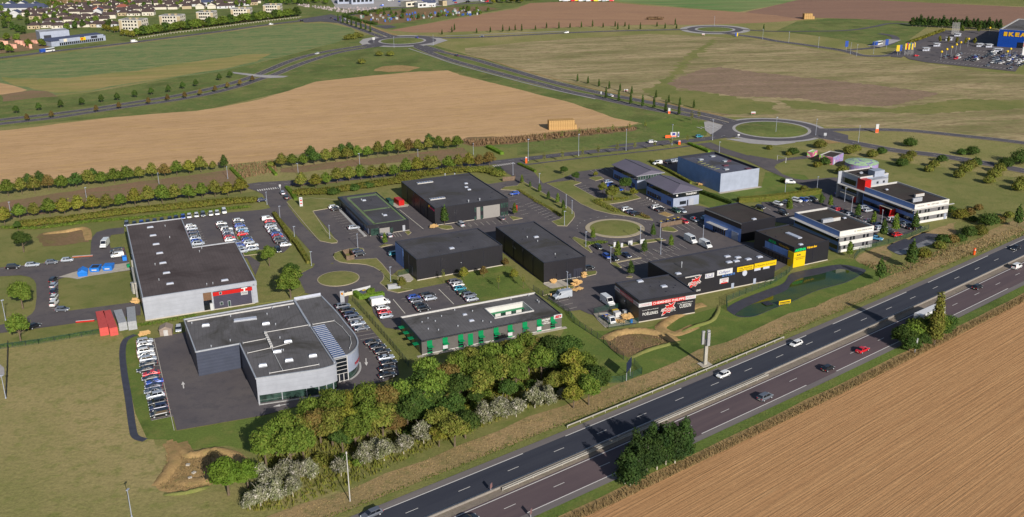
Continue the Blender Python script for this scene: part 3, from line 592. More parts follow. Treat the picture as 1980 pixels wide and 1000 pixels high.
tf.add([(p.x, p.y, .1) for p in e0+e1], [(i, n+i, n+i+1, i+1) for i in range(n-1)], M_plough); tf.build('tilled_field', kind='structure')
def mline(o, s0, s1, wd=.2, z=.175):
    k = max(2, int((s1-s0)/5)+1); pts = [mw(s0+(s1-s0)*i/(k-1), o) for i in range(k)]
    marks.strip(pts, wd, z, M_white)
for k in range(-8, 34):
    s = 8.5+13*k; mline(3.75, s, s+3, .16); s = 12.2+13.1*k; mline(14.8, s, s+3, .16)
for k in range(-3, 8):
    s = 41.1+51*k; mline(0, s, s+38.5, .24); s = 66.6+51.6*k; mline(18.8, s, s+39, .24)
mline(7.25, -110, 440, .2); mline(11.0, -110, 440, .24)
marks.build('motorway_markings', kind='structure')
# ================================================================ PONDS AND BASINS
t = NT('pond_water'); co = t.coord('pos')
wc = t.mix(t.ramp(t.noise(co, .06, 3), .35, .65), lin((66, 74, 6)), lin((28, 54, 34)))
M_water = t.out(wc, .06, t.noise(co, 2., 2), .03, .05, .35); t.b.inputs['IOR'].default_value = 1.33
po = smooth_pts(Gs(zF((20, 655), (110, 600), (250, 545), (380, 495), (420, 440), (470, 420), (600, 395), (720, 375), (800, 378), (900, 402), (912, 415), (880, 440), (780, 490), (600, 540), (440, 610), (300, 665), (200, 705), (120, 712), (70, 700))), 5)
pi_ = smooth_pts(Gs(zF((74, 692), (150, 643), (260, 597), (400, 540), (432, 497), (490, 464), (620, 435), (730, 405), (790, 408), (850, 425), (890, 425), (868, 444), (775, 489), (600, 538), (440, 608), (300, 663), (200, 703), (130, 709), (85, 700))), 5)
MB().prism(po, .0, .07, M_liner).build('pond_liner', kind='structure')
wf = Gs(zF((75, 692), (300, 668), (440, 612), (780, 490), (905, 425), (915, 405)))
MB().poly(pi_, .11, M_water).build('pond_water', kind='structure')
po = smooth_pts(Gs(z1600((885, 380), (1000, 305), (1150, 250), (1220, 258), (1330, 200), (1430, 165), (1560, 170), (1700, 190), (1740, 240), (1720, 300), (1600, 320), (1300, 380), (1230, 440), (1100, 490), (1000, 455))), 4)
pi_ = smooth_pts(Gs(z1600((990, 450), (1080, 420), (1180, 380), (1240, 365), (1320, 330), (1420, 285), (1500, 262), (1580, 270), (1640, 290), (1620, 310), (1590, 322), (1330, 392), (1250, 440), (1150, 480), (1060, 475))), 4)
MB().prism(po, .0, .075, M_liner).build('basin_liner', kind='structure')
MB().poly(pi_, .13, plain('wet_concrete', (104, 104, 108), .4, .5, vary=.3, scale=.5, kind='pos')).build('basin_floor', kind='structure')
def berm(pts, wd, h, m, name='earth_bank', closed=False, seed=0):
    W = smooth_pts(Gs(pts), 6, closed); rnd = random.Random(seed); mb = MB()
    if closed: W.append(W[0])
    prof = [(-.5, .02), (-.28, .75), (0, 1), (.28, .7), (.5, .02)]; rows = []
    for i, p in enumerate(W):
        f = 1 if closed else min(1, 3*min(i, len(W)-1-i)/len(W)+.1)
        a = W[max(i-1, 0)]; b = W[min(i+1, len(W)-1)]; t_ = (b-a).normalized(); nn = Vector((-t_.y, t_.x))
        rows.append([(p.x+nn.x*o*wd*rnd.uniform(.85, 1.15), p.y+nn.y*o*wd, z_*h*f*rnd.uniform(.8, 1.2)+.02) for o, z_ in prof])
    k = len(prof); mb.add([q for r_ in rows for q in r_], [(i*k+j, i*k+j+1, (i+1)*k+j+1, (i+1)*k+j) for i in range(len(rows)-1) for j in range(k-1)], m)
    return mb.build(name, smooth=True, kind='structure')
sheet('dug_basin', zH((805, 630), (830, 625), (850, 700), (880, 640), (890, 650), (930, 685), (1000, 670), (1100, 690), (1150, 720), (1170, 760))+zJ((480, 600), (400, 690), (215, 745), (100, 780), (0, 810))+zH((830, 890), (770, 875), (755, 845), (790, 800), (830, 760), (840, 720)), M_tan, .06, rough=.4, step=1.2)
berm(zH((820, 640), (845, 720), (800, 800), (765, 850)), 3.0, .7, M_tan); berm(zH((875, 640), (905, 690), (940, 700), (1040, 680), (1130, 700), (1180, 750)), 3., .8, M_tan, seed=2)
berm(zH((860, 800), (900, 830), (1000, 820), (1060, 780)), 4., .4, M_tan, seed=5); berm(zH((790, 890), (880, 887), (960, 870), (1010, 850)), 1.2, .6, M_lawn2, seed=3)
sheet('dry_basin', zE((395, 850), (450, 815), (550, 798), (660, 800), (760, 820), (850, 865), (800, 890), (680, 930), (560, 980), (480, 950), (420, 900)), M_brownscrub, .06, rough=.5, step=1.5)
berm(zE((400, 860), (450, 825), (560, 805), (680, 808), (790, 835), (860, 870)), 3.6, 1.0, M_tan, seed=6); berm(zE((555, 975), (680, 925), (800, 890), (870, 870)), 1.6, .6, M_lawn2, seed=7)
berm(zE((1040, 630), (960, 650), (830, 720), (760, 780), (850, 820), (980, 770)), 3.4, .5, M_tan, seed=8); berm(zE((860, 822), (960, 780), (1080, 740), (1120, 690), (1135, 635)), 1.4, .7, M_lawn2, seed=9)
sheet('dry_basin', zA((280, 820), (340, 790), (660, 765), (680, 860), (500, 890), (330, 900)), M_brownscrub, .06, rough=.5, step=1.5)
berm(zA((330, 800), (500, 785), (650, 765), (675, 850)), 3, .8, M_tan, seed=10)
sheet('rough_slope', z1600((400, 560), (480, 490), (700, 380), (900, 340), (1200, 255), (1430, 150), (1900, 0), (1900, 180), (1740, 200), (1400, 160), (1000, 300), (880, 390), (980, 480), (850, 600), (700, 640), (500, 610)), M_verge, .05, rough=.5)
MB().prism(Gs(zE((0, 500), (90, 470), (160, 490), (165, 520), (60, 535))), .1, .22, M_concrete).build('concrete_slab', kind='structure')
MB().prism(Gs(z640((1180, 580), (1370, 545), (1455, 640), (1400, 690), (1300, 690))), .1, .22, M_concrete).build('concrete_slab', kind='structure')
MB().prism(Gs(z650((1000, 350), (1010, 300), (1100, 300), (1280, 335), (1260, 360), (1060, 385))), .1, .2, M_concrete).build('concrete_slab', kind='structure')
MB().prism(Gs(zE((325, 690), (350, 730), (400, 780), (620, 745), (615, 700), (440, 680))), .12, .16, M_concrete).build('concrete_slab', kind='structure')
# ================================================================ BUILDING HELPERS
def ray(u, v):
    x = (u-990)/FPX; y = -(v-500)/FPX
    c, s = math.cos(ROLL), math.sin(ROLL); x, y = c*x-s*y, s*x+c*y
    return Vector((x, math.cos(PITCH)+y*math.sin(PITCH), y*math.cos(PITCH)-math.sin(PITCH)))
class Bld:
    def __init__(s, name, label, cat, L, N, Rp, h, ang=None, group=None):
        s.h = h; n = G(*N, h); r = G(*Rp, h); l = G(*L, h)
        s.ang = math.atan2(r.y-n.y, r.x-n.x) if ang is None else ang
        s.ax = Vector((math.cos(s.ang), math.sin(s.ang))); s.ay = Vector((-s.ax.y, s.ax.x)); s.n = n
        s.W = (r-n).dot(s.ax); s.D = (l-n).dot(s.ay)
        s.root = thing(name, label, cat, (n.x, n.y, 0), s.ang, group)
    def loc(s, P): d_ = Vector(P[:2])-s.n; return Vector((d_.dot(s.ax), d_.dot(s.ay)))
    def rp(s, p, z=None): return s.loc(G(p[0], p[1], s.h-.3 if z is None else z))
    def _pl(s, p, axis, val):
        r = ray(*p); dd = s.ax if axis == 0 else s.ay; o = -s.n.dot(dd)
        k = (val-o)/(Vector(r[:2]).dot(dd)); q = Vector((0, 0, H))+r*k; l = s.loc(q); return (l.y if axis == 0 else l.x), q.z
    def fp(s, p, y=0): return s._pl(p, 1, y)
    def lp(s, p, x=0): return s._pl(p, 0, x)
    def shell(s, wallm, roofm, pts=None, h=None, cap=M_dtrim, par=.35, capw=.3, z0=0, name='wall', left=None, roofn='roof'):
        h = h or s.h; P = pts or [(0, 0), (s.W, 0), (s.W, s.D), (0, s.D)]; n = len(P)
        w_ = MB(); P = [Vector(p) for p in P]
        if sum(P[i-1].x*P[i].y-P[i].x*P[i-1].y for i in range(n)) < 0: P = P[::-1]
        ins = []
        for i in range(n):
            a, b, c = P[i-1], P[i], P[(i+1) % n]; d1 = (b-a).normalized(); d2 = (c-b).normalized()
            n1 = Vector((-d1.y, d1.x)); n2 = Vector((-d2.y, d2.x)); m_ = (n1+n2); m_ = m_/max(.3, m_.dot(n1)); ins.append(b+m_*capw)
        for i in range(n):
            a, b = P[i], P[(i+1) % n]; mm = wallm
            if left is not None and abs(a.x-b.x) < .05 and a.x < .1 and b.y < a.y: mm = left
            w_.add([(a.x, a.y, z0), (b.x, b.y, z0), (b.x, b.y, h), (a.x, a.y, h)], [(0, 1, 2, 3)], mm)
        w_.build(name, s.root)
        c_ = MB(); V = [(p.x, p.y, h) for p in P]+[(p.x, p.y, h) for p in ins]+[(p.x, p.y, h-par) for p in ins]
        c_.add(V, [(i, (i+1) % n, n+(i+1) % n, n+i) for i in range(n)]+[(n+i, n+(i+1) % n, 2*n+(i+1) % n, 2*n+i) for i in range(n)], cap)
        c_.build('parapet', s.root)
        MB().poly([(p.x, p.y) for p in ins], h-par, roofm).build(roofn, s.root)
        return s
    def box(s, name, m, x0, x1, y0, y1, z0, z1, parent=None, label=None):
        return MB().box(x0, x1, y0, y1, z0, z1, m).build(name, parent or s.root, label=label)
    def F(s, name, m, a, b, proud=.08, y=0, parent=None, label=None):
        x0, z1 = s.fp(a, y); x1, z0 = s.fp(b, y); return s.box(name, m, min(x0, x1), max(x0, x1), y-proud, y+.02, max(z0, .02), z1, parent, label)
    def L(s, name, m, a, b, proud=.08, x=0, parent=None):
        y0, z1 = s.lp(a, x); y1, z0 = s.lp(b, x); return s.box(name, m, x-proud, x+.02, min(y0, y1), max(y0, y1), max(z0, .02), z1, parent)
    def Rr(s, name, m, a, b, hh=.35, m2=None):
        p, q = s.rp(a), s.rp(b); x0, x1 = sorted((p.x, q.x)); y0, y1 = sorted((p.y, q.y))
        zb = s.h-.36; mb = MB().box(x0, x1, y0, y1, zb, zb+hh, m)
        if m2: mb.box(x0+.12, x1-.12, y0+.12, y1-.12, zb+hh-.01, zb+hh+.06, m2)
        return mb.build(name, s.root)
    def dome(s, p, w_=1.6, d_=1.6, hh=.45, zr=None, name='skylight'):
        c = s.rp(p); zb = (s.h if zr is None else zr)-.36
        mb = MB().box(c.x-w_/2, c.x+w_/2, c.y-d_/2, c.y+d_/2, zb, zb+hh*.55, M_alu)
        i = .14; b = [(c.x-w_/2+.04, c.y-d_/2+.04, zb+hh*.55), (c.x+w_/2-.04, c.y-d_/2+.04, zb+hh*.55), (c.x+w_/2-.04, c.y+d_/2-.04, zb+hh*.55), (c.x-w_/2+.04, c.y+d_/2-.04, zb+hh*.55)]
        t_ = [(x+(i if x < c.x else -i), y+(i if y < c.y else -i), zb+hh) for x, y, z in b]
        return mb.hexa(b, t_, M_skyl).build(name, s.root)
    def vent(s, p, r=.18, hh=.7, m=None):
        c = s.rp(p); zb = s.h-.36
        return MB().cyl((c.x, c.y, zb), (c.x, c.y, zb+hh*.7), r*.6, r*.6, M_alu, 8).cyl((c.x, c.y, zb+hh*.7), (c.x, c.y, zb+hh), r, r*.8, m or M_alu, 8).build('roof_vent', s.root)
    def text(s, str_, m, x0, x1, z0, z1, face='F', off=.12, bold=.0, parent=None, shear=0, name='lettering', ext=.03):
        me = text_mesh(str_, m, x1-x0, z1-z0, bold, shear, ext)
        o = link(name, me, parent or s.root)
        if face == 'F': M = Matrix.Translation((x0, -off, z0)) @ Matrix.Rotation(math.pi/2, 4, 'X')
        else: M = Matrix.Translation((-off, x1, z0)) @ Matrix.Rotation(-math.pi/2, 4, 'Z') @ Matrix.Rotation(math.pi/2, 4, 'X')
        o.matrix_basis = M; return o
    def Ft(s, str_, m, a, b, off=.12, **k):
        x0, z1 = s.fp(a); x1, z0 = s.fp(b); return s.text(str_, m, x0, x1, z0, z1, 'F', off, **k)
    def Lt(s, str_, m, a, b, off=.12, **k):
        y1, z1 = s.lp(a); y0, z0 = s.lp(b); return s.text(str_, m, y0, y1, z0, z1, 'L', off, **k)
TXT = {}
def text_mesh(str_, m, w_, h_, bold=.02, shear=0, ext=.03):
    cu = bpy.data.curves.new('lettering', 'FONT'); cu.body = str_; cu.size = 1; cu.extrude = 0; cu.offset = bold; cu.resolution_u = 2; cu.shear = shear
    cu.align_x = 'CENTER' if '\n' in str_ else 'LEFT'
    o = bpy.data.objects.new('lettering', cu); C.objects.link(o)
    me = bpy.data.meshes.new_from_object(o); bpy.data.objects.remove(o); bpy.data.curves.remove(cu)
    v = np.array([q.co[:] for q in me.vertices]); mn, mx = v.min(0), v.max(0)
    v[:, 0] = (v[:, 0]-mn[0])/(mx[0]-mn[0])*w_; v[:, 1] = (v[:, 1]-mn[1])/(mx[1]-mn[1])*h_; v[:, 2] = ext*0
    me.vertices.foreach_set('co', v.ravel()); me.materials.clear(); me.materials.append(m); me.update(); return me
def windows(b, face, n, a0, a1, z0, z1, gap=.25, frame=M_dtrim, glass=M_glass, off=.05, at=0.):
    wd = (a1-a0)/n
    for i in range(n):
        p, q = a0+i*wd+gap/2, a0+(i+1)*wd-gap/2
        if face == 'F':
            f = MB().box(p, q, at-off, at+.02, z0, z1, frame).build('window', b.root); MB().box(p+.07, q-.07, at-off-.015, at-off+.01, z0+.07, z1-.07, glass).build('pane', f)
        else:
            f = MB().box(at-off, at+.02, p, q, z0, z1, frame).build('window', b.root); MB().box(at-off-.015, at-off+.01, p+.07, q-.07, z0+.07, z1-.07, glass).build('pane', f)
pl = lambda x0, y0, s: (lambda a, b: (x0+a/s, y0+b/s))
# ================================================================ FACTORY (left)
q = pl(380, 530, 12.5); qa = pl(0, 250, 3.96); qb = pl(0, 450, 4); qc = pl(350, 450, 4)
b = Bld('factory_building', 'long factory hall with brownish flat roof and a red stripe on its end wall', 'factory', (237.4, 435.6), (275, 576), (495, 542.5), 7.5)
P = [tuple(b.rp(p, 7.5)) for p in ((275, 576), (495, 542.5), (450.8, 466.7), (375, 477.3), (349.7, 421.7), (237.4, 435.6))]
W_, D1, D2 = b.W, P[2][1], b.D; xw = (P[3][0]+P[4][0])/2
b.shell(P_grey, R_brown, [(0, 0), (W_, 0), (W_, D1), (xw, D1), (xw, D2), (0, D2)], cap=M_alu, left=P_grey2)
b.box('fascia', P_grey, -.05, W_+.1, -.25, -.02, 6.1, 7.52)
b.F('wall_panel', P_purp, q(385, 400), q(1350, 700), .12); b.F('red_stripe', M_red, q(385, 447), q(1345, 388), .17)
b.F('corner_pillar', P_grey, q(1330, 240), q(1440, 690), .25)
b.F('timber_panel', M_brick, q(142, 410), q(375, 620), .05); b.F('entrance_glazing', M_glass, q(165, 650), q(400, 870), .09); b.F('entrance_wall', M_wsign, q(320, 710), q(415, 860), .5)
for a, c in (((540, 430), (612, 485)), ((560, 672), (648, 738)), ((750, 642), (835, 775))):
    f = b.F('window' if a[0] != 750 else 'door', M_alu, q(*a), q(*c), .2); x0, z1 = b.fp(q(*a)); x1, z0 = b.fp(q(*c)); b.box('pane', M_glassg, x0+.12, x1-.12, -.23, -.2, z0+.12, z1-.12, f)
x0, z1 = b.fp(q(1070, 345)); x1, z0 = b.fp(q(1225, 320)); zt = z1
x0, zt = b.fp(q(1075, 335)); x1, _ = b.fp(q(1220, 325)); xm = (x0+x1)/2; _, zb_ = b.fp(q(1150, 410))
MB().box(x0, x1, -.26, -.18, zt-.25, zt+.05, M_txtw).box(xm-.22, xm+.22, -.26, -.18, zb_, zt-.25, M_txtw).build('logo', b.root)
sg = b.F('sign_board', M_wsign, q(1066, 420), q(1238, 480), .2); x0, z1 = b.fp(q(1080, 430)); x1, z0 = b.fp(q(1225, 470)); b.text('ITEMA', M_txtk, x0, x1, z0, z1, 'F', .23, parent=sg)
for p in (qa(1150, 752), qa(1172, 815), qa(1195, 882), qb(1235, 160), qb(1260, 236), qb(1288, 313), qb(1315, 396), qc(338, 370)): b.dome(p, 2.2, 1.1)
for p in (qa(1265, 745), qa(1300, 832), qb(1200, 250), qb(1230, 370), qc(200, 405), qc(247, 397), qa(1545, 915), qa(1528, 940)): b.vent(p)
MB().cyl((-.9, 20, 5), (-.9, 31, 6.5), .35, .35, M_steel).cyl((-.9, 20, .3), (-.9, 20, 5), .3, .3, M_steel).cyl((-1.4, 24, .3), (-1.4, 24, 4), .7, .7, M_steel, 12).cyl((-.7, 33, 3), (-.7, 33, 8.4), .25, .25, M_steel).box(-2.2, -.3, 26, 29, .3, 2.4, M_alu).build('ductwork', b.root)
for z_, p0, p1 in ((.02, 0, 0), ): b.box('plinth', M_concrete, -.02, W_+.02, -.12, .0, 0, .35)
# ================================================================ DARK WAREHOUSES
def ware(name, label, L, N, Rp, h, wm=P_black, rm=R_black, cap=M_dtrim, cat='warehouse', **k):
    b = Bld(name, label, cat, L, N, Rp, h, **k); b.shell(wm, rm, cap=cap); b.box('plinth', M_concrete, -.02, b.W+.02, -.06, 0, 0, .3)
    for k in range(1, int(b.W/9)+1): x = b.W*k/(int(b.W/9)+1)+.7; MB().cyl((x, -.07, .3), (x, -.07, h-.5), .06, .06, M_dtrim, 6).build('downpipe', b.root)
    for k in range(1, int(b.D/10)+1): y = b.D*k/(int(b.D/10)+1)+.4; MB().cyl((-.07, y, .3), (-.07, y, h-.5), .06, .06, M_dtrim, 6).build('downpipe', b.root)
    rd = random.Random(int(b.W*7+b.D))
    for k in range(5): x, y = rd.uniform(2, b.W-2), rd.uniform(2, b.D-2); MB().cyl((x, y, h-.36), (x, y, h-.1), .16, .16, M_dtrim, 8).build('roof_outlet', b.root)
    return b
q = pl(820, 340, 10); qz = pl(500, 250, 3.96)
b = ware('warehouse', 'largest black warehouse with two slatted rooflights and a big pale front panel', (774.7, 351), (840.4, 402.3), (982.8, 382.6), 7.1)
b.F('front_panel', M_panel, q(1142, 590), q(1465, 800), .14)
b.F('front_panel', M_panel, q(1012, 610), q(1088, 862), .14)
for a, c in (((970, 615), (1010, 700)), ((970, 780), (1010, 860)), ((1090, 598), (1138, 680)), ((1090, 760), (1138, 850)), ((1478, 530), (1525, 620)), ((1530, 522), (1580, 612)), ((1585, 515), (1622, 605)), ((1480, 700), (1530, 785)), ((1535, 695), (1575, 775)), ((1582, 680), (1622, 770))):
    f = b.F('window', M_dtrim, q(*a), q(*c), .06); x0, z1 = b.fp(q(*a)); x1, z0 = b.fp(q(*c)); b.box('pane', M_glassg, x0+.06, x1-.06, -.09, -.055, max(.1, z0+.06), z1-.06, f)
for a, c in ((qz(1215, 418), qz(1330, 400)), (qz(1310, 540), qz(1425, 525))):
    p, r_ = b.rp(a), b.rp(c); yc = (p.y+r_.y)/2; x0, x1 = p.x, r_.x; mb = MB().box(x0, x1, yc-.9, yc+.9, b.h-.36, b.h+.02, M_coping)
    for i in range(6): mb.box(x0+.25+(x1-x0)/6*i, x0+(x1-x0)/6*(i+1)-.15, yc-.6, yc+.6, b.h+.02, b.h+.06, M_glassb)
    mb.build('rooflight', b.root)
for p in (qz(1588, 417), qz(1590, 445), qz(1612, 464)): b.dome(p, 1.4, 1.2)
for p in (qz(1608, 558), qz(1693, 545), qz(1428, 355), qz(1502, 352)): b.vent(p, .3, 1.)
for y in (12, 24): b.box('side_door', M_dtrim, -.06, 0, y, y+3, .1, 3.4)
y1, z1 = b.lp(qz(1302, 580)); y0, z0 = b.lp(qz(1346, 625)); b.box('sign_emblem', M_txty, -.14, -.06, y1-.9, y1-.1, z1-.9, z1+.0)
b.box('sign_script', plain('magenta_lettering', (170, 30, 80), .5), -.14, -.06, y0+.2, y1-1.1, 5.6, 6.1)
for xx in (3.5,): pass
b = ware('warehouse', 'low black building with green planted strips dividing its flat roof', (659, 380), (714.6, 435.6), (790.4, 424.7), 4.3)
q = pl(650, 360, 9.09)
for a, c, d_, e in (((190, 212), (245, 212), (680, 668), (640, 668)), ((685, 125), (730, 120), (1245, 578), (1175, 585)), ((195, 215), (690, 125), (712, 140), (225, 232)), ((470, 435), (920, 360), (935, 375), (500, 450)), ((640, 668), (1170, 580), (1190, 592), (665, 672))):
    P = [b.rp(q(*x), b.h-.33) for x in (a, c, d_, e)]
    x0 = sum(sorted(p.x for p in P)[:2])/2; x1 = sum(sorted(p.x for p in P)[2:])/2; y0 = sum(sorted(p.y for p in P)[:2])/2; y1 = sum(sorted(p.y for p in P)[2:])/2
    x0, x1, y0, y1 = max(x0, .35), min(x1, b.W-.35), max(y0, .35), min(y1, b.D-.35)
    MB().box(x0, x1, y0, y1, b.h-.36, b.h-.30+.01*(a[0] % 3), R_green).build('planted_strip', b.root)
for p in (q(490, 255), q(858, 515)): b.dome(p, 1.5, 1.2); b.vent((p[0]-5, p[1]-1), .3, .6)
b.F('front_panel', M_panel, q(760, 745), q(942, 820), .14); b.F('display_glazing', M_glassg, q(605, 755), q(750, 870), .1); b.F('window', M_glassg, q(950, 730), q(1000, 820), .1)
b.F('door', M_alu, q(1165, 690), q(1215, 800), .1)
for i in range(9):
    y0 = 1.5+i*3.6; f = b.box('window', M_alu, -.08, .02, y0, y0+2.6, .4, 3.); b.box('pane', M_glassb, -.1, -.075, y0+.1, y0+2.5, .5, 2.9, f)
b.box('canopy', P_blackh, -1.1, 0, 0, b.D, 3.3, 4.31); b.box('entrance_kerb', M_coping, -2.3, -1.2, .5, b.D-4, .1, .3)
b = ware('warehouse', 'black windowless shed with one rooflight behind the long garden bank', (767, 466), (805, 502), (971.5, 473.5), 7.4)
b.dome(qz(1478, 913), 1.7, 1.3); b.box('side_wall_panel', P_skytint, -.06, 0, b.D*.62, b.D-.1, .1, 7.); b.box('side_door', M_dtrim, -.08, 0, 4, 7, .1, 3.4); b.box('wall_lamp', M_alu, b.W*.5, b.W*.5+.25, -.3, 0, 3.6, 3.8)
qd = pl(700, 400, 3.3333)
b = ware('warehouse', 'long black shed with an open loading door showing a yellow forklift', (955.6, 439), (1051.6, 508.6), (1132.5, 495.4), 7.1)
b.dome(qd(1122, 196), 1.7, 1.2)
for p in (qd(1065, 200), qd(1132, 225), qd(1245, 310)): b.vent(p)
q = pl(1080, 470, 8.33); f = b.F('loading_door', M_dtrim, q(240, 420), q(380, 560), .05)
b.F('door', P_char, q(160, 500), q(200, 640), .05); b.text('AC Ouest', M_alu, b.D*.55, b.D*.62, 4.4, 5.2, 'L')
q3 = pl(1000, 250, 3.96)
b = Bld('warehouse', 'plain grey-blue warehouse with black rooftop parapet and yellow roof strips', 'warehouse', (1314.4, 302.3), (1394, 335.9), (1468.4, 325), 8.2)
b.shell(P_grey2, roofing('slate_grey_roof', (84, 86, 100), .1), cap=M_dtrim, par=1.0, left=P_skytint)
b.box('paving_strip', M_concrete, -1, b.W+1, -1.6, 0, .08, .14)
for k, p in enumerate((q3(1400, 250), q3(1425, 262), q3(1450, 274), q3(1480, 285), q3(1500, 292), q3(1530, 303), q3(1505, 207))):
    c = b.rp(p, b.h-1); MB().box(c.x-1.3, c.x+1.3, c.y-.2, c.y+.2, b.h-1.0, b.h-.93, plain('yellow_roof_strip', (150, 150, 90), .8)).build('roof_strip', b.root)
for p in (q3(1405, 230), q3(1590, 243), q3(1600, 305), q3(1495, 205)): c = b.rp(p, b.h-.7); MB().box(c.x-1, c.x+1, c.y-.8, c.y+.8, b.h-1.0, b.h-.5, M_alu).build('skylight', b.root)
for p in (q3(1615, 240), q3(1595, 275), q3(1768, 300)): c = b.rp(p, b.h-.7); MB().box(c.x-1.2, c.x+1.2, c.y-.8, c.y+.8, b.h-1.0, b.h-.6, plain('maroon_unit', (90, 50, 62), .6)).build('roof_unit', b.root)
qe = pl(1050, 400, 3.3333); q = pl(1320, 490, 10)
pR, pL, pF = G(1500, 501.4, 7.2), G(1257, 506.5, 7.2), G(1441.5, 472, 7.2)
b = Bld('retail_building', 'long black retail building with yellow and white shop signs along its front', 'shop building', (1441.5-.1, 472), (1500, 501.4), (1520, 498.5), 7.2, ang=A24)
Wb = max(30, (pF-pL).dot(AX)); b.shell(P_black, R_black, [(-Wb, 0), (0, 0), (0, b.D), (-Wb, b.D)])
b.box('plinth', M_concrete, -Wb, 0, -.08, 0, 0, .35)
for p in (q(860, 65), q(1065, 85), q(1265, 118), q(1483, 75), q(895, 175), q(1035, 155)): b.dome(p, 2.0, 1.3)
b.dome(qe(870, 432), 1.8, 1.3); b.vent(qe(893, 390), .2, 2.)
sg = b.F('sign_board', M_wsign, q(432, 402), q(598, 455), .2); x0, z1 = b.fp(q(442, 410)); x1, z0 = b.fp(q(575, 425)); b.text('B C G', M_txtb, x0, x1, z0, z1, 'F', .23, parent=sg); x0, z1 = b.fp(q(450, 457)); x1, z0 = b.fp(q(570, 450)); b.text('MENUISERIES', M_txtb, x0, x1, z0, z0+.35, 'F', .23, parent=sg)
sg = b.F('sign_board', M_wsign, q(664, 332), q(955, 375), .2); x0, z1 = b.fp(q(695, 350)); x1, z0 = b.fp(q(905, 365)); b.text('Culligan', M_txtb, x0, x1, z0-.15, z1, 'F', .23, parent=sg, shear=.35, bold=0)
sg = b.F('sign_board', M_wsign, q(712, 495), q(875, 555), .2); x0, z1 = b.fp(q(735, 500)); x1, z0 = b.fp(q(860, 535)); b.text('ADOUCISSEURS\nSERVICE', M_txtr, x0, x1, z0, z1, 'F', .23, parent=sg); b.box('red_band', M_red, x0, x1, -.24, -.21, z0-.5, z0-.15, sg)
sg = b.F('sign_board', M_yel, q(1050, 272), q(1360, 300), .2); x0, z1 = b.fp(q(1075, 285)); x1, z0 = b.fp(q(1335, 285)); b.text('LITERIE   RELAXATION\nCANAPES   CLIC-CLAC', M_txtk, x0, x1, z0-.15, z1, 'F', .23, parent=sg, bold=.01)
sg = b.F('sign_board', M_yel, q(1385, 200), q(1800, 215), .2); x0, z1 = b.fp(q(1395, 228)); x1, z0 = b.fp(q(1780, 195)); b.text('Le Royaume de la Literie', M_txtk, x0, x1, z0, z1, 'F', .23, parent=sg)
b.F('sign_board', M_skyl, q(1382, 285), q(1500, 318), .15); b.F('sign_board', M_skyl, q(1552, 262), q(1672, 282), .15)
x0, z1 = b.fp(q(1155, 350)); x1, z0 = b.fp(q(1240, 425)); MB().prism([(x0, 0), (x1, 0), (x1, .1), (x0, .1)], z0+.8, z1, M_skyl).cyl(((x0+x1)/2, -.1, z0+.9), ((x0+x1)/2, .0, z0+.9), (x1-x0)/2, (x1-x0)/2, M_skyl, 14).build('crest_sign', b.root)
for i, xx in enumerate((765, 815, 868, 920, 968)): b.F('window', M_glassb, q(xx, 415-(xx-765)*.2), q(xx+38, 450-(xx-765)*.22), .06)
b.F('service_door', P_grey2, q(940, 580), q(985, 672), .1); b.F('service_door', P_grey2, q(1365, 490), q(1408, 590), .1)
x0, z1 = b.fp(q(40, 465)); x1, z0 = b.fp(q(330, 415)); b.box('light_rail', M_coping, x0, x1, -.4, 0, z1-.15, z1+.1)
def godin(b, q, c, sc_=1.):
    x, z = b.fp(q); pts = [(-1.9, -1.7), (-1.2, -.3), (-2.2, -.5), (-.6, .6), (-.9, 1.1), (.2, .9), (.1, 1.5), (.8, 1.1), (2.2, 1.9), (1.5, .5), (2.2, -.2), (.9, -.5), (.5, -1.2), (-.4, -.9), (-1.1, -1.5)]
    lg = MB(); lg.add([(x+a*1.12*sc_, -.14, z+d_*1.12*sc_) for a, d_ in pts], [tuple(range(len(pts)))], M_txtw); lg.add([(x+a*sc_, -.17, z+d_*sc_) for a, d_ in pts], [tuple(range(len(pts)))], M_red)
    o = lg.build('logo', b.root); b.text('GODIN', M_txtw, x-2.3*sc_, x+2.1*sc_, z-.75*sc_, z+.35*sc_, 'F', .20, bold=.035, parent=o); b.text('GODIN', M_txtk, x-2.3*sc_, x+2.1*sc_, z-.75*sc_, z+.35*sc_, 'F', .23, bold=-.02, parent=o)
godin(b, (1320+222/10, 490+560/10), None, 1.05); x0, z1 = b.fp(q(250, 705)); x1, z0 = b.fp(q(340, 735)); b.text('Depuis 1840', M_txtw, x0-2.6, x1, z0, z1, 'F', .1, bold=.01)
q = pl(1180, 530, 10)
b = ware('fireplace_shop', 'black fireplace shop with a red and white sign band round its top', (1185, 547), (1236, 581.5), (1345.5, 563.5), 7.0, cat='shop')
b.dome(q(575, 145), 1.9, 1.4); b.dome(q(1035, 243), 1.9, 1.4)
W_ = b.W; sg = b.box('sign_band', M_wsign, -.12, W_+.02, -.16, 0, 4.9, 6.0); xa, _ = b.fp(q(800, 560)); xb, _ = b.fp(q(1450, 430))
rb = b.box('red_sign_band', M_red, xa, xb, -.20, -.1, 4.88, 6.02); b.text('CHEMINEES PHILIPPE', M_txtw, xa+.3, xb-.3, 5.08, 5.84, 'F', .22, bold=.012, parent=rb)
b.text('CUISINES', M_txtr, .4, xa-.4, 5.15, 5.75, 'F', .18, bold=-.01, parent=sg); b.text('POELES', M_txtr, xb+.4, W_-.4, 5.15, 5.75, 'F', .18, bold=-.01, parent=sg)
sg = b.box('sign_band', M_wsign, -.16, -.0, .0, b.D, 4.9, 6.0); rb = b.box('red_sign_band', M_red, -.2, -.12, 3.4, b.D-3.6, 4.88, 6.02); b.text('CHEMINEES PHILIPPE', M_txtw, 3.7, b.D-3.9, 5.08, 5.84, 'L', .22, parent=rb)
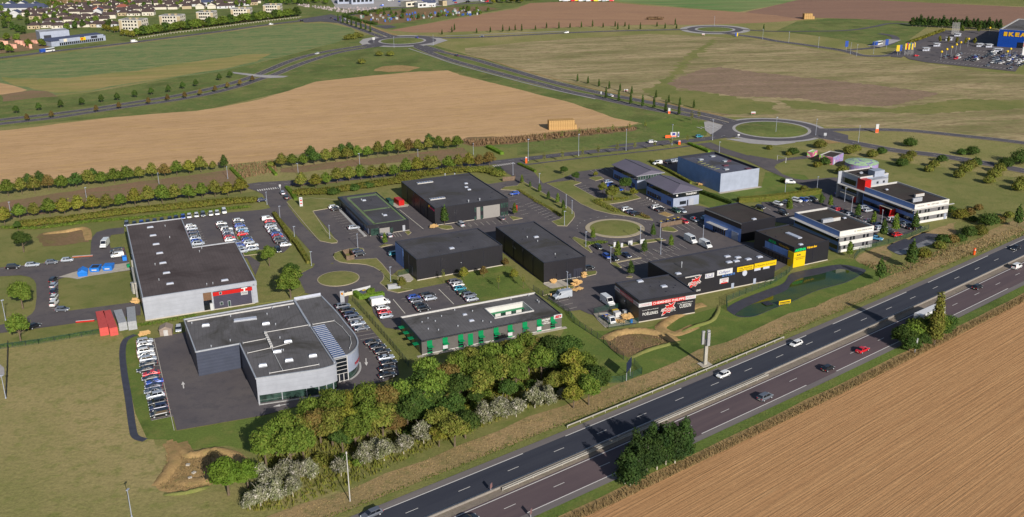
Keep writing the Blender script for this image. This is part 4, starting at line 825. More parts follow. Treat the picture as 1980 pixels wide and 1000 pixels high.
b.text('POELES', M_txtr, .4, 3.1, 5.15, 5.75, 'L', .18, parent=sg); b.text('CUISINES', M_txtr, b.D-3.3, b.D-.3, 5.15, 5.75, 'L', .18, parent=sg)
x0, z1 = b.fp(q(625, 752)); x1, z0 = b.fp(q(920, 752)); b.text('POÊLERIES', M_txtw, x0, x1, z0-.1, z1+.2, 'F', .06, bold=.005)
x0, z1 = b.fp(q(620, 712)); x1, z0 = b.fp(q(928, 655)); b.text('La seule fabrication Française', M_txtw, x0, x1, z1-.15, z1+.25, 'F', .06, bold=0)
x0, z1 = b.fp(q(1340, 600)); x1, z0 = b.fp(q(1558, 620)); b.text('CUISSON', M_txtw, x0, x1, z0-.05, z1+.2, 'F', .06, bold=.005)
x0, z1 = b.fp(q(1300, 575)); x1, z0 = b.fp(q(1595, 510)); b.text('La seule fabrication Française', M_txtw, x0, x1, z1-.15, z1+.25, 'F', .06, bold=0)
godin(b, (1180+1115/10, 530+665/10), None, 1.05); x0, z1 = b.fp(q(1160, 720)); x1, z0 = b.fp(q(1262, 710)); b.text('Depuis 1840', M_txtw, x0, x1, z0, z0+.35, 'F', .06)
b.box('wall_lamp', M_skyl, -.25, 0, b.D*.55, b.D*.55+.3, 3.4, 3.7)
q = pl(1480, 440, 11.11)
b = ware('veranda_shop', 'black veranda shop with a tall yellow panel on its corner', (1465.4, 445), (1536.5, 478.6), (1604, 464.5), 7.2, cat='shop', rm=R_dark)
xp, _ = b.fp(q(862, 500)); sg = b.box('yellow_panel', M_yel, -.15, xp, -.16, 0, .05, 5.3); b.text('AKENA', M_txtg, .1, xp, 5.5, 6.5, 'F', .08, bold=.05, shear=.15); b.text('Vérandas', M_txty, xp+.4, xp+4.8, 5.75, 6.55, 'F', .08, bold=.04)
b.text("D'EXPOSITION\nVÉRANDAS", M_txtk, .3, xp-.3, 2.6, 3.6, 'F', .19, parent=sg, bold=0); MB().add([(.9, -.2, 4.), (1.5, -.2, 4.6), (2.1, -.2, 4.2), (2.3, -.2, 4.7), (2.9, -.2, 4.1), (2.8, -.2, 4.), (1.5, -.2, 4.1)], [tuple(range(7))], M_txtk).build('emblem', sg)
b.box('yellow_panel', M_yel, -.15, 0, 0, 2.6, .05, 5.3); b.box('side_panel', P_skytint, -.08, 0, 3, b.D*.72, 3.0, 5.2)
b.text('AKENA', M_txtg, b.D*.44, b.D*.64, 5.5, 6.5, 'L', .08, bold=.05); b.text('Vérandas', M_txty, b.D*.12, b.D*.38, 5.75, 6.5, 'L', .08)
windows(b, 'L', 6, 3, b.D*.7, .2, 2.6); b.box('canopy', M_dtrim, -.9, 0, 1.5, b.D*.74, 2.75, 2.95)
p, r_ = b.rp(q(450, 120)), b.rp(q(750, 235)); MB().box(p.x-.6, p.x+1.1, min(p.y, r_.y), max(p.y, r_.y), b.h-.36, b.h-.0, M_skyl).build('rooflight', b.root); b.dome(q(755, 370), 1.5, 1.1)
b = Bld('retail_building', 'dark roofed hall with pale side wall and white canopy beside two parked vans', 'shop building', (1372.5, 401.5), (1434.3, 432.3), (1500, 419), 7.3)
b.shell(P_black, R_dark, left=P_skytint); b.box('top_band', P_blackh, -.15, 0, 0, b.D, 5.2, 7.32); b.box('white_trim', M_coping, -.2, -.13, 0, b.D, 6.95, 7.2); b.dome(q3(1813, 690), 1.6, 1.2)
b.box('canopy', M_coping, -1.8, 0, b.D*.35, b.D*.85, 3.0, 3.2); windows(b, 'L', 6, b.D*.4, b.D*.75, .2, 2.8); b.box('roller_door', P_grey2, -.1, 0, 1.5, 5, .1, 3.2)
# ================================================================ ACCOUNTANT'S OFFICE (long grey building with green windows)
qd = pl(700, 400, 3.3333)
b = Bld('office_building', 'low grey office building with bright green windows and a small roof courtyard', 'office', (773.5, 613.6), (815, 659.5), (1086, 607), 4.3)
W_, D_ = b.W, b.D
hc = [b.rp(p, 4.3) for p in (qd(805, 655), qd(1035, 612), qd(1098, 665), qd(850, 718))]
hx0, hx1 = (hc[0].x+hc[3].x)/2, (hc[1].x+hc[2].x)/2; hy0, hy1 = (hc[2].y+hc[3].y)/2, (hc[0].y+hc[1].y)/2
w_ = MB();
for a, c, mm in (((0, 0), (W_, 0), P_greyh), ((W_, 0), (W_, D_), P_greyh), ((W_, D_), (0, D_), P_greyh), ((0, D_), (0, 0), P_char)):
    w_.add([(*a, 0), (*c, 0), (*c, 4.3), (*a, 4.3)], [(0, 1, 2, 3)], mm)
w_.build('wall', b.root)
rf = MB()
for x0, x1, y0, y1 in ((.25, W_-.25, .25, hy0), (.25, W_-.25, hy1, D_-.25), (.25, hx0, hy0, hy1), (hx1, W_-.25, hy0, hy1)): rf.add([(x0, y0, 4.0), (x1, y0, 4.0), (x1, y1, 4.0), (x0, y1, 4.0)], [(0, 1, 2, 3)], R_grey)
rf.build('roof', b.root)
MB().box(0, W_, 0, .25, 3.9, 4.32, M_dtrim).box(0, .25, .25, D_-.25, 3.9, 4.32, M_dtrim).box(W_-.25, W_, .25, D_-.25, 3.9, 4.32, M_dtrim).box(0, W_, D_-.25, D_, 3.9, 4.5, M_coping).build('parapet', b.root)
MB().box(hx0-.25, hx1+.25, hy0-.25, hy0, 3.9, 4.4, M_coping).box(hx0-.25, hx1+.25, hy1, hy1+.25, 3.9, 4.4, M_coping).box(hx0-.25, hx0, hy0, hy1, 3.9, 4.4, M_coping).box(hx1, hx1+.25, hy0, hy1, 3.9, 4.4, M_coping).build('courtyard_coping', b.root)
MB().box(hx0, hx1, hy1, hy1+.2, 0, 3.9, P_white).box(hx1, hx1+.2, hy0, hy1, 0, 3.9, P_white).box(hx0-.2, hx0, hy0, hy1, 0, 3.9, P_white).box(hx0, hx1, hy0-.2, hy0, 0, 3.9, P_white).build('courtyard_wall', b.root)
MB().box(hx0+.02, hx1-.02, hy1-1.1, hy1-.02, 2.5, 2.62, M_green_p).build('courtyard_awning', b.root); b.box('courtyard_floor', M_green_p, hx0, hx1, hy0, hy1, .16, .2)
for i in range(4): b.box('window', M_glassg, hx0+1.5+i*3.4, hx0+3.1+i*3.4, hy1-.06, hy1-.01, .6, 2.3)
for i, (u, st) in enumerate(((440, 'd'), (540, 'w'), (640, 'd'), (703, 'D'), (770, 'd'), (868, 'd'), (958, 'w'), (1053, 'h'), (1145, 'w'), (1233, 'd'))):
    x, _ = b.fp(qd(u-4, 900-(u-440)*.168));
    if st == 'D': b.box('door', M_green_p, x-.75, x+.75, -.1, .02, .15, 3.7, label='tall green door panel'); continue
    f = MB().box(x-.75, x+.75, -.12, .02, 2.5, 4.0, M_green_p).box(x-.75, x+.75, -.12, .02, .2, .6, M_green_p).box(x-.75, x+.75, -.07, .02, .6, 2.5, M_dtrim).build('window', b.root)
    if st in 'wh': b.box('blind', M_wsign, x-.7, x+.7, -.11, -.07, .62 if st == 'w' else 1.7, 2.4, f)
    else: b.box('pane', M_glass, x-.7, x+.7, -.1, -.07, .62, 2.4, f)
    if st in 'hd': b.box('glazing_bar', M_green_p, x-.7, x+.7, -.13, -.1, 1.2, 1.38, f)
    MB().hexa([(x-.75, -.1, 2.42), (x-.75, -1.15, 2.2), (x+1., -1.15, 2.2), (x+.75, -.1, 2.42)], [(x-.75, -.1, 2.5), (x-.75, -1.15, 2.28), (x+1., -1.15, 2.28), (x+.75, -.1, 2.5)], M_green_p).build('awning', b.root)
for i in range(4):
    y = 2.2+i*4.1; b.box('awning', M_green_p, -1.5, 0, y, y+1.7, 2.3, 2.4); b.box('window', M_glassg, -.06, .02, y-.4, y+2.2, .2, 2.3)
b.box('paved_edge', M_concrete, -1.6, W_+1.2, -1.3, 0, .06, .12); b.box('plinth', M_coping, 0, W_, -.06, 0, .1, .3)
x0, z1 = b.fp(qd(1160, 716)); x1, _ = b.fp(qd(1214, 712)); b.text('LAUNAY', M_txtw, x0, x1, 3.2, 3.8, 'F', .04, bold=.04); b.text('EXPERT\nCOMPTABLE', M_txtw, x0, x1, 2.1, 3.0, 'F', .04, bold=.02)
sg = b.box('logo_sign', M_wsign, W_-2.6, W_+.05, -.2, .05, 3.2, 4.35); b.text('SD', M_txtr, W_-2.4, W_-.2, 3.35, 4.2, 'F', .23, bold=.08, parent=sg, shear=.3)
for u, v in ((387, 747), (425, 722), (512, 708), (472, 740), (427, 790), (493, 797), (618, 772), (778, 740), (712, 675), (597, 668), (830, 748), (960, 600), (1075, 575)): b.vent(qd(u, v), .22, .5)
b.dome(qd(662, 697), 1.3, 1.0); b.dome(qd(705, 736), 1.5, 1.1); b.vent(qd(1130, 612), .2, .8); b.vent(qd(1140, 620), .2, .8)
# ================================================================ TWO ZINC-ROOFED OFFICES
q = pl(1220, 320, 10)
def zinc(name, label, L, N, Rp, h, hip, txt=None):
    b = Bld(name, label, 'office', L, N, Rp, h); W_, D_ = b.W, b.D; o = .9
    w_ = MB().box(o, W_-o, o, D_-o*.5, 0, 3.9, P_grey2).build('wall', b.root)
    MB().box(o-.03, o, o, D_-o*.5, 0, 3.9, P_skytint).build('sky_tinted_side', b.root)  # thin sheet over the grey left wall, carries the painted skylight tint
    b.box('window_band', M_glass, o+.05, W_-o-.05, o+.05, D_-o*.5-.05, 3.9, h-.1)
    rz = h+1.7; y0 = 5.5 if hip else 0; r = MB(); m_ = W_/2
    V = [(0, 0, h), (W_, 0, h), (W_, D_, h), (0, D_, h), (m_, y0, rz), (m_, D_, rz)]
    r.add(V, [(0, 4, 5, 3), (1, 2, 5, 4), (0, 1, 4), (2, 3, 5)], R_zinc); r.add([(x, y, z-.22) for x, y, z in V[:4]]+V[:4], [(3, 2, 1, 0), (0, 1, 5, 4), (1, 2, 6, 5), (2, 3, 7, 6), (3, 0, 4, 7)], M_alu); rr = r.build('roof', b.root)
    MB().cyl((m_, y0, rz+.05), (m_, D_, rz+.05), .12, .12, M_dtrim, 5).build('ridge_cap', rr)
    for i in range(9):
        y = o+1+i*(D_-3)/9; b.box('mullion', M_dtrim, o-.02, o+.04, y, y+.12, 3.9, h-.1)
    windows(b, 'L', 6, D_*.45, D_*.95, .5, 2.2, at=o); windows(b, 'L', 3, 2.5, D_*.25, .5, 2.2, at=o)
    return b, o
b, o = zinc('office_building', 'blue-grey office with a hipped zinc roof and white lettering under the eaves', (1247.5, 349), (1301.5, 375), (1358.5, 366.5), 6.2, True)
f = b.box('window', M_glass, o+3, o+6, o-.06, o, .9, 2.3); b.box('door', M_dtrim, o+6.4, o+7, o-.06, o, .1, 2.5); b.box('roller_door', P_grey, o+7.3, o+9.6, o-.08, o, .1, 2.9)
b.text('TRANSPORT', M_txtw, b.W-o-6.4, b.W-o-1.2, 4.5, 5.3, 'F', -o+.05, bold=.03); MB().cyl((o+1.6, o-.05, 4.9), (o+1.6, o-.0, 4.9), .4, .4, M_txtw, 12).build('logo', b.root)
for i in range(7): b.box('parking_stone', M_coping, -3+i*.2, -2.6+i*.2, 2+i*2.4, 2.4+i*2.4, .1, .5)
q = pl(1000, 250, 3.96)
b, o = zinc('office_building', 'blue-grey office with a gabled zinc roof and full-width glazed front gable', (1183, 318), (1231, 341), (1285.5, 333.5), 6.2, False)
MB().add([(0, .02, 6.2), (b.W, .02, 6.2), (b.W/2, .02, 7.9)], [(0, 1, 2)], M_coping).build('gable_fascia', b.root); windows(b, 'F', 9, o+.2, b.W-o-.2, 4.1, 6.0, .2, M_alu, M_glassg, at=o)
# ================================================================ WHITE OFFICES
q = pl(1620, 380, 8.333)
def office(name, label, L, N, Rp, h=7.8):
    b = Bld(name, label, 'office', L, N, Rp, h); W_, D_ = b.W, b.D
    b.shell(P_white, R_dark, cap=M_coping, capw=.3, par=.7, left=P_skytint)
    for z_ in (1.0, 3.9):
        b.box('window_band', P_wgrey, .02, W_-.02, -.05, 0, z_, z_+1.5); b.box('window_band', M_glass, -.06, 0, .5, D_-.5, z_, z_+1.5)
        for x in (W_*.14, W_*.3, W_*.39, W_*.69, W_*.8):
            f = b.box('window', M_dtrim, x, x+.95, -.1, -.02, z_+.1, z_+1.4); b.box('pane', M_glass, x+.08, x+.87, -.12, -.095, z_+.18, z_+1.32, f)
    b.box('canopy', M_coping, -1.9, 0, -.6, D_+.5, 5.75, 5.95); b.box('canopy', M_coping, -1.9, W_+2.2, -.62, -.0, 5.75, 5.95)
    return b
b = office('office_building', 'white two-storey office with grey window bands behind the veranda shop', (1532, 411.4), (1624.4, 448), (1690.4, 436.6))
b.text('VAULTIER', plain('olive_lettering', (150, 150, 60), .5), b.W*.5, b.W*.62, 6.75, 7.2, 'F', .04); b.text('EXPERTISE CONSEIL', M_txtk, b.W*.64, b.W*.95, 6.75, 7.2, 'F', .04); b.text('A', M_txtk, b.W*.42, b.W*.46, 6.7, 7.3, 'F', .04)
q4 = pl(1480, 250, 3.96)
b.Rr('roof_plant', M_alu, q4(440, 720), q4(505, 700), 1.3); b.Rr('roof_plant', M_coping, q4(520, 705), q4(560, 690), 1.2, M_brick); b.dome(q4(605, 682), 1.2, .9)
b = office('office_building', 'white two-storey office wing with a red entrance porch on its long side', (1668, 361), (1769.6, 396), (1836, 385))
W_, D_ = b.W, b.D; b.text('GEODIS', M_txtk, W_*.07, W_*.27, 6.7, 7.1, 'F', .04); b.text('foncia', M_txtr, W_*.36, W_*.43, 6.75, 7.2, 'F', .04); b.text('DOMITYS CONSEIL', M_txtk, W_*.48, W_*.7, 6.75, 7.15, 'F', .04); b.text('C CABEX', M_txtk, W_*.78, W_*.95, 6.75, 7.2, 'F', .04)
b.box('door', P_grey2, W_*.9, W_*.96, -.1, 0, .1, 2.3)
y, _ = b.lp(q4(950, 640)); MB().hexa([(-.0, y-2.6, 0), (-2.4, y-2.2, 0), (-2.4, y-1.9, 0), (0, y-2.2, 0)], [(0, y-3, 3.6), (-2.6, y-3, 3.6), (-2.6, y-2.6, 3.6), (0, y-2.6, 3.6)], M_red).hexa([(0, y+2.2, 0), (-2.4, y+2.0, 0), (-2.4, y+2.3, 0), (0, y+2.5, 0)], [(0, y+2.8, 3.6), (-2.6, y+2.8, 3.6), (-2.6, y+3.1, 3.6), (0, y+3.1, 3.6)], M_red).box(-2.6, 0, y-3., y+3.1, 3.6, 3.75, M_concrete).box(-.1, 0, y-2, y+2, .1, 3.4, M_glass).build('entrance_porch', b.root, label='red splayed entrance porch')
b.Rr('roof_plant', M_alu, q4(1130, 560), q4(1190, 545), 1.5); b.Rr('roof_plant', M_coping, q4(1150, 520), q4(1205, 505), 1.1, M_brick); b.dome(q4(928, 464), 1.2, .9)
ty0 = D_+1.6; ty1 = b.lp(q4(588, 330))[0]; ty1 = min(max(ty1, D_+11), D_+16); th = 10.9
bw = b.box('tower_wall', P_grey2, 0, W_*.85, ty0+1, ty1, 0, th-.5); b.box('tower_window_band', M_glass, -.06, 0, ty0+3, ty1-.6, 6.6, 8.7); b.box('tower_window_band', M_glass, -.06, 0, ty0+2, ty1-.6, 3.6, 5.4)
b.box('tower_roof', R_dark, .3, W_*.85-.3, ty0+1.3, ty1-.3, th-.5, th-.45)
MB().box(0, W_*.85, ty1-.3, ty1, th-.5, th, M_coping).box(0, .3, ty0+1, ty1-.3, th-.5, th, M_coping).box(W_*.85-.3, W_*.85, ty0+1, ty1-.3, th-.5, th, P_white).box(.3, W_*.85-.3, ty0+1, ty0+1.3, th-.5, th, M_coping).build('tower_parapet', b.root)
b.box('red_stair_wall', M_red, -.1, 3., D_-.5, ty0+2.2, 5.9, th-.6); b.box('stair_tower', P_grey2, 6.5, 11.5, ty0+.2, ty0+4, th-.5, th+1.8); b.box('link_wall', P_grey, 3, W_*.7, D_-.2, ty0+1.1, 0, th-1)
b.box('canopy', M_coping, -1.9, 0, D_+.4, ty1+.6, 5.75, 5.95); b.box('end_fin', P_grey, -1.8, 0, ty1, ty1+.4, 0, th); b.box('canopy', M_concrete, -2.4, 0, ty0+1, ty0+9, 3.0, 3.2); b.box('red_entrance_wall', M_red, -.3, -.05, ty0+2, ty0+4, 0, 3)
for i in range(2): f = b.box('window', M_dtrim, 6+i*3.2, 7+i*3.2, D_-.26, D_-.19, 8.2, 9.1)
mb = MB()
for i in range(6): mb.cyl((7+i*.8, ty0+5, th-.5), (7+i*.8, ty0+5, th+1.0), .06, .06, M_dtrim, 5)
mb.box(6.6, 11.6, ty0+4.9, ty0+5, th+.9, th+1., M_dtrim).cyl((4.5, ty0+5.5, th-.4), (4.2, ty0+5.2, th+.3), .05, .7, M_alu, 10).build('roof_railing', b.root)
# ================================================================ CAR SHOWROOM
qc = pl(350, 450, 4); qi = pl(350, 560, 3.334); q5 = pl(500, 640, 6.667)
b = Bld('car_showroom', 'silver grey car showroom with curved front corner and a striped glass roof strip', 'showroom', qi(18, 190), (495.5, 730.5), (638, 710), 7.4)
hh = 7.4; X = lambda *p: b.rp(qi(*p), hh)
back = [X(95, 398), X(18, 190), X(730, 65), X(900, 35)]
A = [X(95, 398), X(378, 345), X(483, 570)]
front = [X(483, 570), X(640, 548), X(800, 525), X(880, 513), X(930, 502), X(975, 488), X(1000, 476)]
arc = smooth_pts([X(1072, 420), X(1110, 395), X(1136, 362), X(1138, 325), X(1115, 280), X(1060, 215), X(1000, 140), X(900, 35)], 4, False)
front = smooth_pts(front, 3, False)
g1, g2 = X(982, 440), X(1068, 420)
def wallring(pts, z0, z1, m, name, lab=None, th_=.0):
    mb = MB();
    for i in range(len(pts)-1):
        a, c = pts[i], pts[i+1]; mb.add([(a.x, a.y, z0), (c.x, c.y, z0), (c.x, c.y, z1), (a.x, a.y, z1)], [(0, 1, 2, 3)], m)
    return mb.build(name, b.root, label=lab)
wallring(A[:2], 0, hh, P_char, 'wall'); wallring([A[1], A[2]], 0, hh, P_char, 'wall'); wallring([X(730, 65), X(18, 190), X(95, 398)], 0, hh, P_char, 'wall'); wallring([X(900, 35), X(730, 65)], 0, hh+.7, M_skyl, 'translucent_parapet')
wallring(front, 2.5, hh, P_grey, 'front_fascia', 'pale horizontal cladding that curves at its right end')
ctr = sum((Vector(p) for p in front), Vector((0, 0)))/len(front)
gl = [p+Vector((0, .7)) for p in front]; gl[-1] = front[-1]+Vector((-.6, .6))
wallring(gl, .1, 2.6, M_glassg, 'display_window'); mb = MB()
for i in range(0, len(gl), 3): mb.box(gl[i].x-.1, gl[i].x+.1, gl[i].y-.12, gl[i].y+.05, .1, 2.5, M_alu)
mb.box(front[0].x, front[0].x+.35, front[0].y, front[0].y+.35, 0, 2.5, M_alu).build('window_mullions', b.root)
so = MB(); L_, R__ = front, [p+Vector((0, 1.5)) for p in front]; so.add([(p.x, p.y, 2.5) for p in L_+R__], [(i+1, i, len(L_)+i, len(L_)+i+1) for i in range(len(L_)-1)], M_coping).build('soffit', b.root)
mb = MB().strip([p+Vector((0, -.35)) for p in front], .5, .2, M_coping, .05); mb.build('kerb_step', b.root)
wallring(arc, 2.2, hh, P_grey2, 'curved_wall', 'curved blue-grey wall'); wallring([p*.985+Vector((0, .1)) for p in arc[:14]], .1, 2.25, M_glassg, 'display_window')
mb = MB().strip([p+(p-ctr).normalized()*.35 for p in arc[:14]], .5, .2, M_coping, .05).build('kerb_step', b.root)
wallring([front[-1], g1], 0, hh, P_char, 'wall');
f = wallring([g1, g2], .1, hh-.2, M_glass, 'entrance_glazing'); gd = (g2-g1); mb = MB()
for k in range(7):
    z_ = .2+k*1.08
    if z_ < 2.2 and k > 0: continue
    a, c = g1, g2; mb.add([(a.x, a.y-.08, z_), (c.x, c.y-.08, z_), (c.x, c.y-.08, z_+.16), (a.x, a.y-.08, z_+.16)], [(0, 1, 2, 3)], M_coping)
for k in range(4): p = g1+gd*(k/3); mb.box(p.x-.1, p.x+.1, p.y-.15, p.y, .1, 2.4 if 0 < k < 3 else hh, M_coping)
mb.build('glazing_frame', f); wallring([g2, arc[0]], 0, hh, P_grey2, 'wall')
outl = [A[0], A[1]]+front+[g1, g2]+arc[:-1]+[X(900, 35), X(730, 65), X(18, 190)]
outl = [Vector(p) for p in outl]; cc_ = []
MB().poly([(p.x, p.y) for p in outl], hh-.35, R_grey).build('roof', b.root)
rim = outl+[outl[0]]; MB().strip([p for p in rim], .36, hh+.02, M_alu, hh-.36).build('parapet', b.root)
MB().strip([X(730, 68), X(830, 232)], .5, hh+.25, M_alu, hh-.36).strip([X(830, 232), X(988, 470)], .3, hh+.1, M_alu, hh-.36).build('roof_ridge', b.root)
MB().strip([X(40, 200), X(728, 85)], .35, hh+.03, M_coping, hh-.36).build('inner_parapet', b.root)
sk = [X(845, 238), X(925, 222), X(1062, 418), X(982, 440)]; s_ = MB();
s_.add([(*sk[0], hh-.1), (*sk[1], hh-.1), (*sk[2], hh-.1), (*sk[3], hh-.1)], [(3, 2, 1, 0)], plain('blue_roof_glass', (54, 78, 124), .3, .3, vary=.05)); so_ = s_.build('glass_roof', b.root); s2 = MB()
for k in range(18):
    t0 = (k+.12)/18; a = sk[0].lerp(sk[3], t0); c = sk[1].lerp(sk[2], t0); s2.strip([a, c], .24, hh+.02, M_alu, hh-.12)
s2.build('roof_louvres', so_)
for n_i, p in enumerate(((160, 235), (548, 225), (690, 340), (620, 405), (850, 432), (697, 461), (528, 494))): b.dome(qi(*p), 2.1, 1.1, .7)
p, r_ = b.rp(qi(340, 205)), b.rp(qi(488, 182)); MB().box(p.x, r_.x, p.y-.7, p.y+.9, hh-.36, hh, M_alu).box(p.x+.1, r_.x-.1, p.y-.6, p.y+.8, hh, hh+.12, M_skyl).build('rooflight', b.root)
for p in ((70, 220), (320, 175), (555, 162), (590, 122), (695, 118), (610, 228), (195, 370), (318, 332), (638, 315), (648, 395), (660, 395)): b.vent(qi(*p), .2, .6)
pm = MB()
for pts in (((540, 282), (832, 232)), ((400, 350), (545, 322)), ((430, 415), (585, 380)), ((590, 382), (700, 350)), ((585, 385), (655, 525)), ((570, 545), (890, 488)), ((850, 230), (988, 206), (1040, 248), (1092, 312), (1098, 350), (1086, 385))):
    for i in range(len(pts)-1):
        a, c = b.rp(qi(*pts[i])), b.rp(qi(*pts[i+1])); pm.cyl((*a, hh-.05), (*c, hh-.05), .1, .1, M_coping, 5, False)
    for p in pts: a = b.rp(qi(*p)); pm.cyl((*a, hh-.4), (*a, hh+.3), .07, .07, M_alu, 5)
pm.build('safety_rail', b.root); um = MB()
for k in range(7): a = b.rp(qi(545+k*6.5, 290+k*14)); um.box(a.x-.35, a.x+.35, a.y-.5, a.y+.5, hh-.36, hh+.5, M_coping)
um.build('roof_plant', b.root)
b.box('garage_door', M_dtrim, A[2].x-.3, A[2].x-.05, A[2].y+3, A[2].y+8, .1, 3.4) if False else None
bs = arc[4:10]; mid = bs[2];
for k, ch in enumerate('PORSCHE'):
    t_ = (k+.5)/7*(len(bs)-1); i = min(int(t_), len(bs)-2); p = bs[i].lerp(bs[i+1], t_-i); d_ = (bs[i+1]-bs[i]).normalized()
    o = link('lettering', text_mesh(ch, M_txtr, .62, .8, .05), b.root); o.matrix_basis = Matrix.Translation((p.x+d_.y*.12, p.y-d_.x*.12, 3.1)) @ Matrix.Rotation(math.atan2(d_.y, d_.x), 4, 'Z') @ Matrix.Rotation(math.pi/2, 4, 'X')
# ================================================================ VEHICLES
def carmesh(kind):
    K = dict(hatch=(4.05, 1.74, 1.48, .93, .30, -.44, -.02), suv=(4.5, 1.84, 1.68, 1.05, .28, -.46, -.04), estate=(4.6, 1.78, 1.48, .93, .24, -.46, -.06), sedan=(4.6, 1.8, 1.43, .92, .22, -.37, -.14),
             sport=(4.45, 1.85, 1.28, .82, .22, -.40, -.16), van=(4.4, 1.82, 1.85, 1.15, .30, -.49, .0))[kind]
    L, W, Hh, zb, xf, xr, _ = K; w_ = W/2; body = MB(); P = '@'
    zh = zb-.06; nose = .70 if kind not in ('suv', 'van') else .85
    st = [(-.5, zb-.2, .84), (-.485, zb-.02, .93), (-.36, zb+.02, 1.), (0, zb, 1.), (xf-.02, zb-.02, 1.), (.42, zh-.1 if kind != 'van' else zh-.16, .97), (.475, nose-.02, .9), (.5, nose-.2, .78)]
    rows = []
    for fx, zt, ws in st:
        x = fx*L; ww = w_*ws; z0 = .26 if abs(fx) < .47 else .34
        rows.append([(x, -ww*.9, z0), (x, -ww, z0+.16), (x, -ww, zt-.16), (x, -ww*.9, zt), (x, ww*.9, zt), (x, ww, zt-.16), (x, ww, z0+.16), (x, ww*.9, z0)])
    k = 8; V = [p for r in rows for p in r]
    F_ = [(i*k+j, (i+1)*k+j, (i+1)*k+(j+1) % k, i*k+(j+1) % k) for i in range(len(rows)-1) for j in range(k)]
    F_ += [tuple(range(k)), tuple(range(len(V)-k, len(V)))[::-1]]
    body.add(V, F_, 'body')
    xf0, xr0 = xf*L, xr*L; slope = dict(hatch=.62, suv=.6, estate=.7, sedan=.75, sport=.85, van=.45)[kind]; rs = dict(hatch=.32, suv=.3, estate=.3, sedan=.75, sport=.9, van=.12)[kind]
    xf1, xr1 = xf0-slope, xr0+rs; wt = w_*.74; wb = w_*.9; zt = Hh-.05
    g = MB(); B = [(xr0, -wb, zb-.03), (xf0, -wb, zb-.03), (xf0, wb, zb-.03), (xr0, wb, zb-.03)]; T = [(xr1, -wt, zt), (xf1, -wt, zt), (xf1, wt, zt), (xr1, wt, zt)]
    g.hexa(B, T, 'glass')
    r_ = MB(); r_.hexa([(xr1-.04, -wt-.02, zt-.02), (xf1+.05, -wt-.02, zt-.02), (xf1+.05, wt+.02, zt-.02), (xr1-.04, wt+.02, zt-.02)], [(xr1+.08, -wt+.08, Hh), (xf1-.1, -wt+.08, Hh), (xf1-.1, wt-.08, Hh), (xr1+.08, wt-.08, Hh)], 'body')
    def pillar(fb, ft, wd):           # body-coloured strip on both sides
        for s_ in (-1, 1):
            xb_, xt_ = xr0+(xf0-xr0)*fb, xr1+(xf1-xr1)*ft; y0, y1 = s_*(wb+.012), s_*(wt+.012)
            q_ = [(xb_, y0, zb-.03), (xb_+wd, y0, zb-.03), (xt_+wd, y1, zt), (xt_, y1, zt)]
            r_.add(q_, [(0, 1, 2, 3) if s_ < 0 else (3, 2, 1, 0)], 'body')
    pillar(.0, .0, .34 if kind != 'van' else 1.6); pillar(.5, .48, .09); pillar(.985, .97, .06)
    wh = {}
    rw = .32 if kind != 'suv' else .36
    for nm, x, y in (('wheel', .31*L, -w_+.1), ('wheel', .31*L, w_-.1), ('wheel', -.31*L, -w_+.1), ('wheel', -.31*L, w_-.1)):
        s_ = 1 if y > 0 else -1; m_ = MB(); m_.cyl((x, y-.11*s_, rw), (x, y+.115*s_, rw), rw, rw, 'tyre', 14); m_.cyl((x, y+.116*s_, rw), (x, y+.13*s_, rw), rw*.62, rw*.55, 'rim', 10); wh[(x, y)] = m_
    li = []
    for y in (-w_*.66, w_*.66):
        li.append(('headlight', MB().hexa([(L*.47, y-.19, nose-.2), (L*.505, y-.15, nose-.2), (L*.505, y+.15, nose-.2), (L*.47, y+.19, nose-.2)], [(L*.44, y-.19, nose-.01), (L*.486, y-.16, nose-.02), (L*.486, y+.16, nose-.02), (L*.44, y+.19, nose-.01)], 'hl')))
        yy = y*1.12; li.append(('tail_light', MB().box(-L*.507, -L*.47, yy-.12, yy+.12, zb-.32, zb-.1, 'tl')))
    li.append(('number_plate', MB().box(-L*.506, -L*.49, -.26, .26, .5, .61, 'plate'))); li.append(('number_plate', MB().box(L*.49, L*.507, -.26, .26, .36, .47, 'plate')))
    return [('body', body), ('windows', g), ('roof', r_)]+[('wheel', m_) for m_ in wh.values()]+li
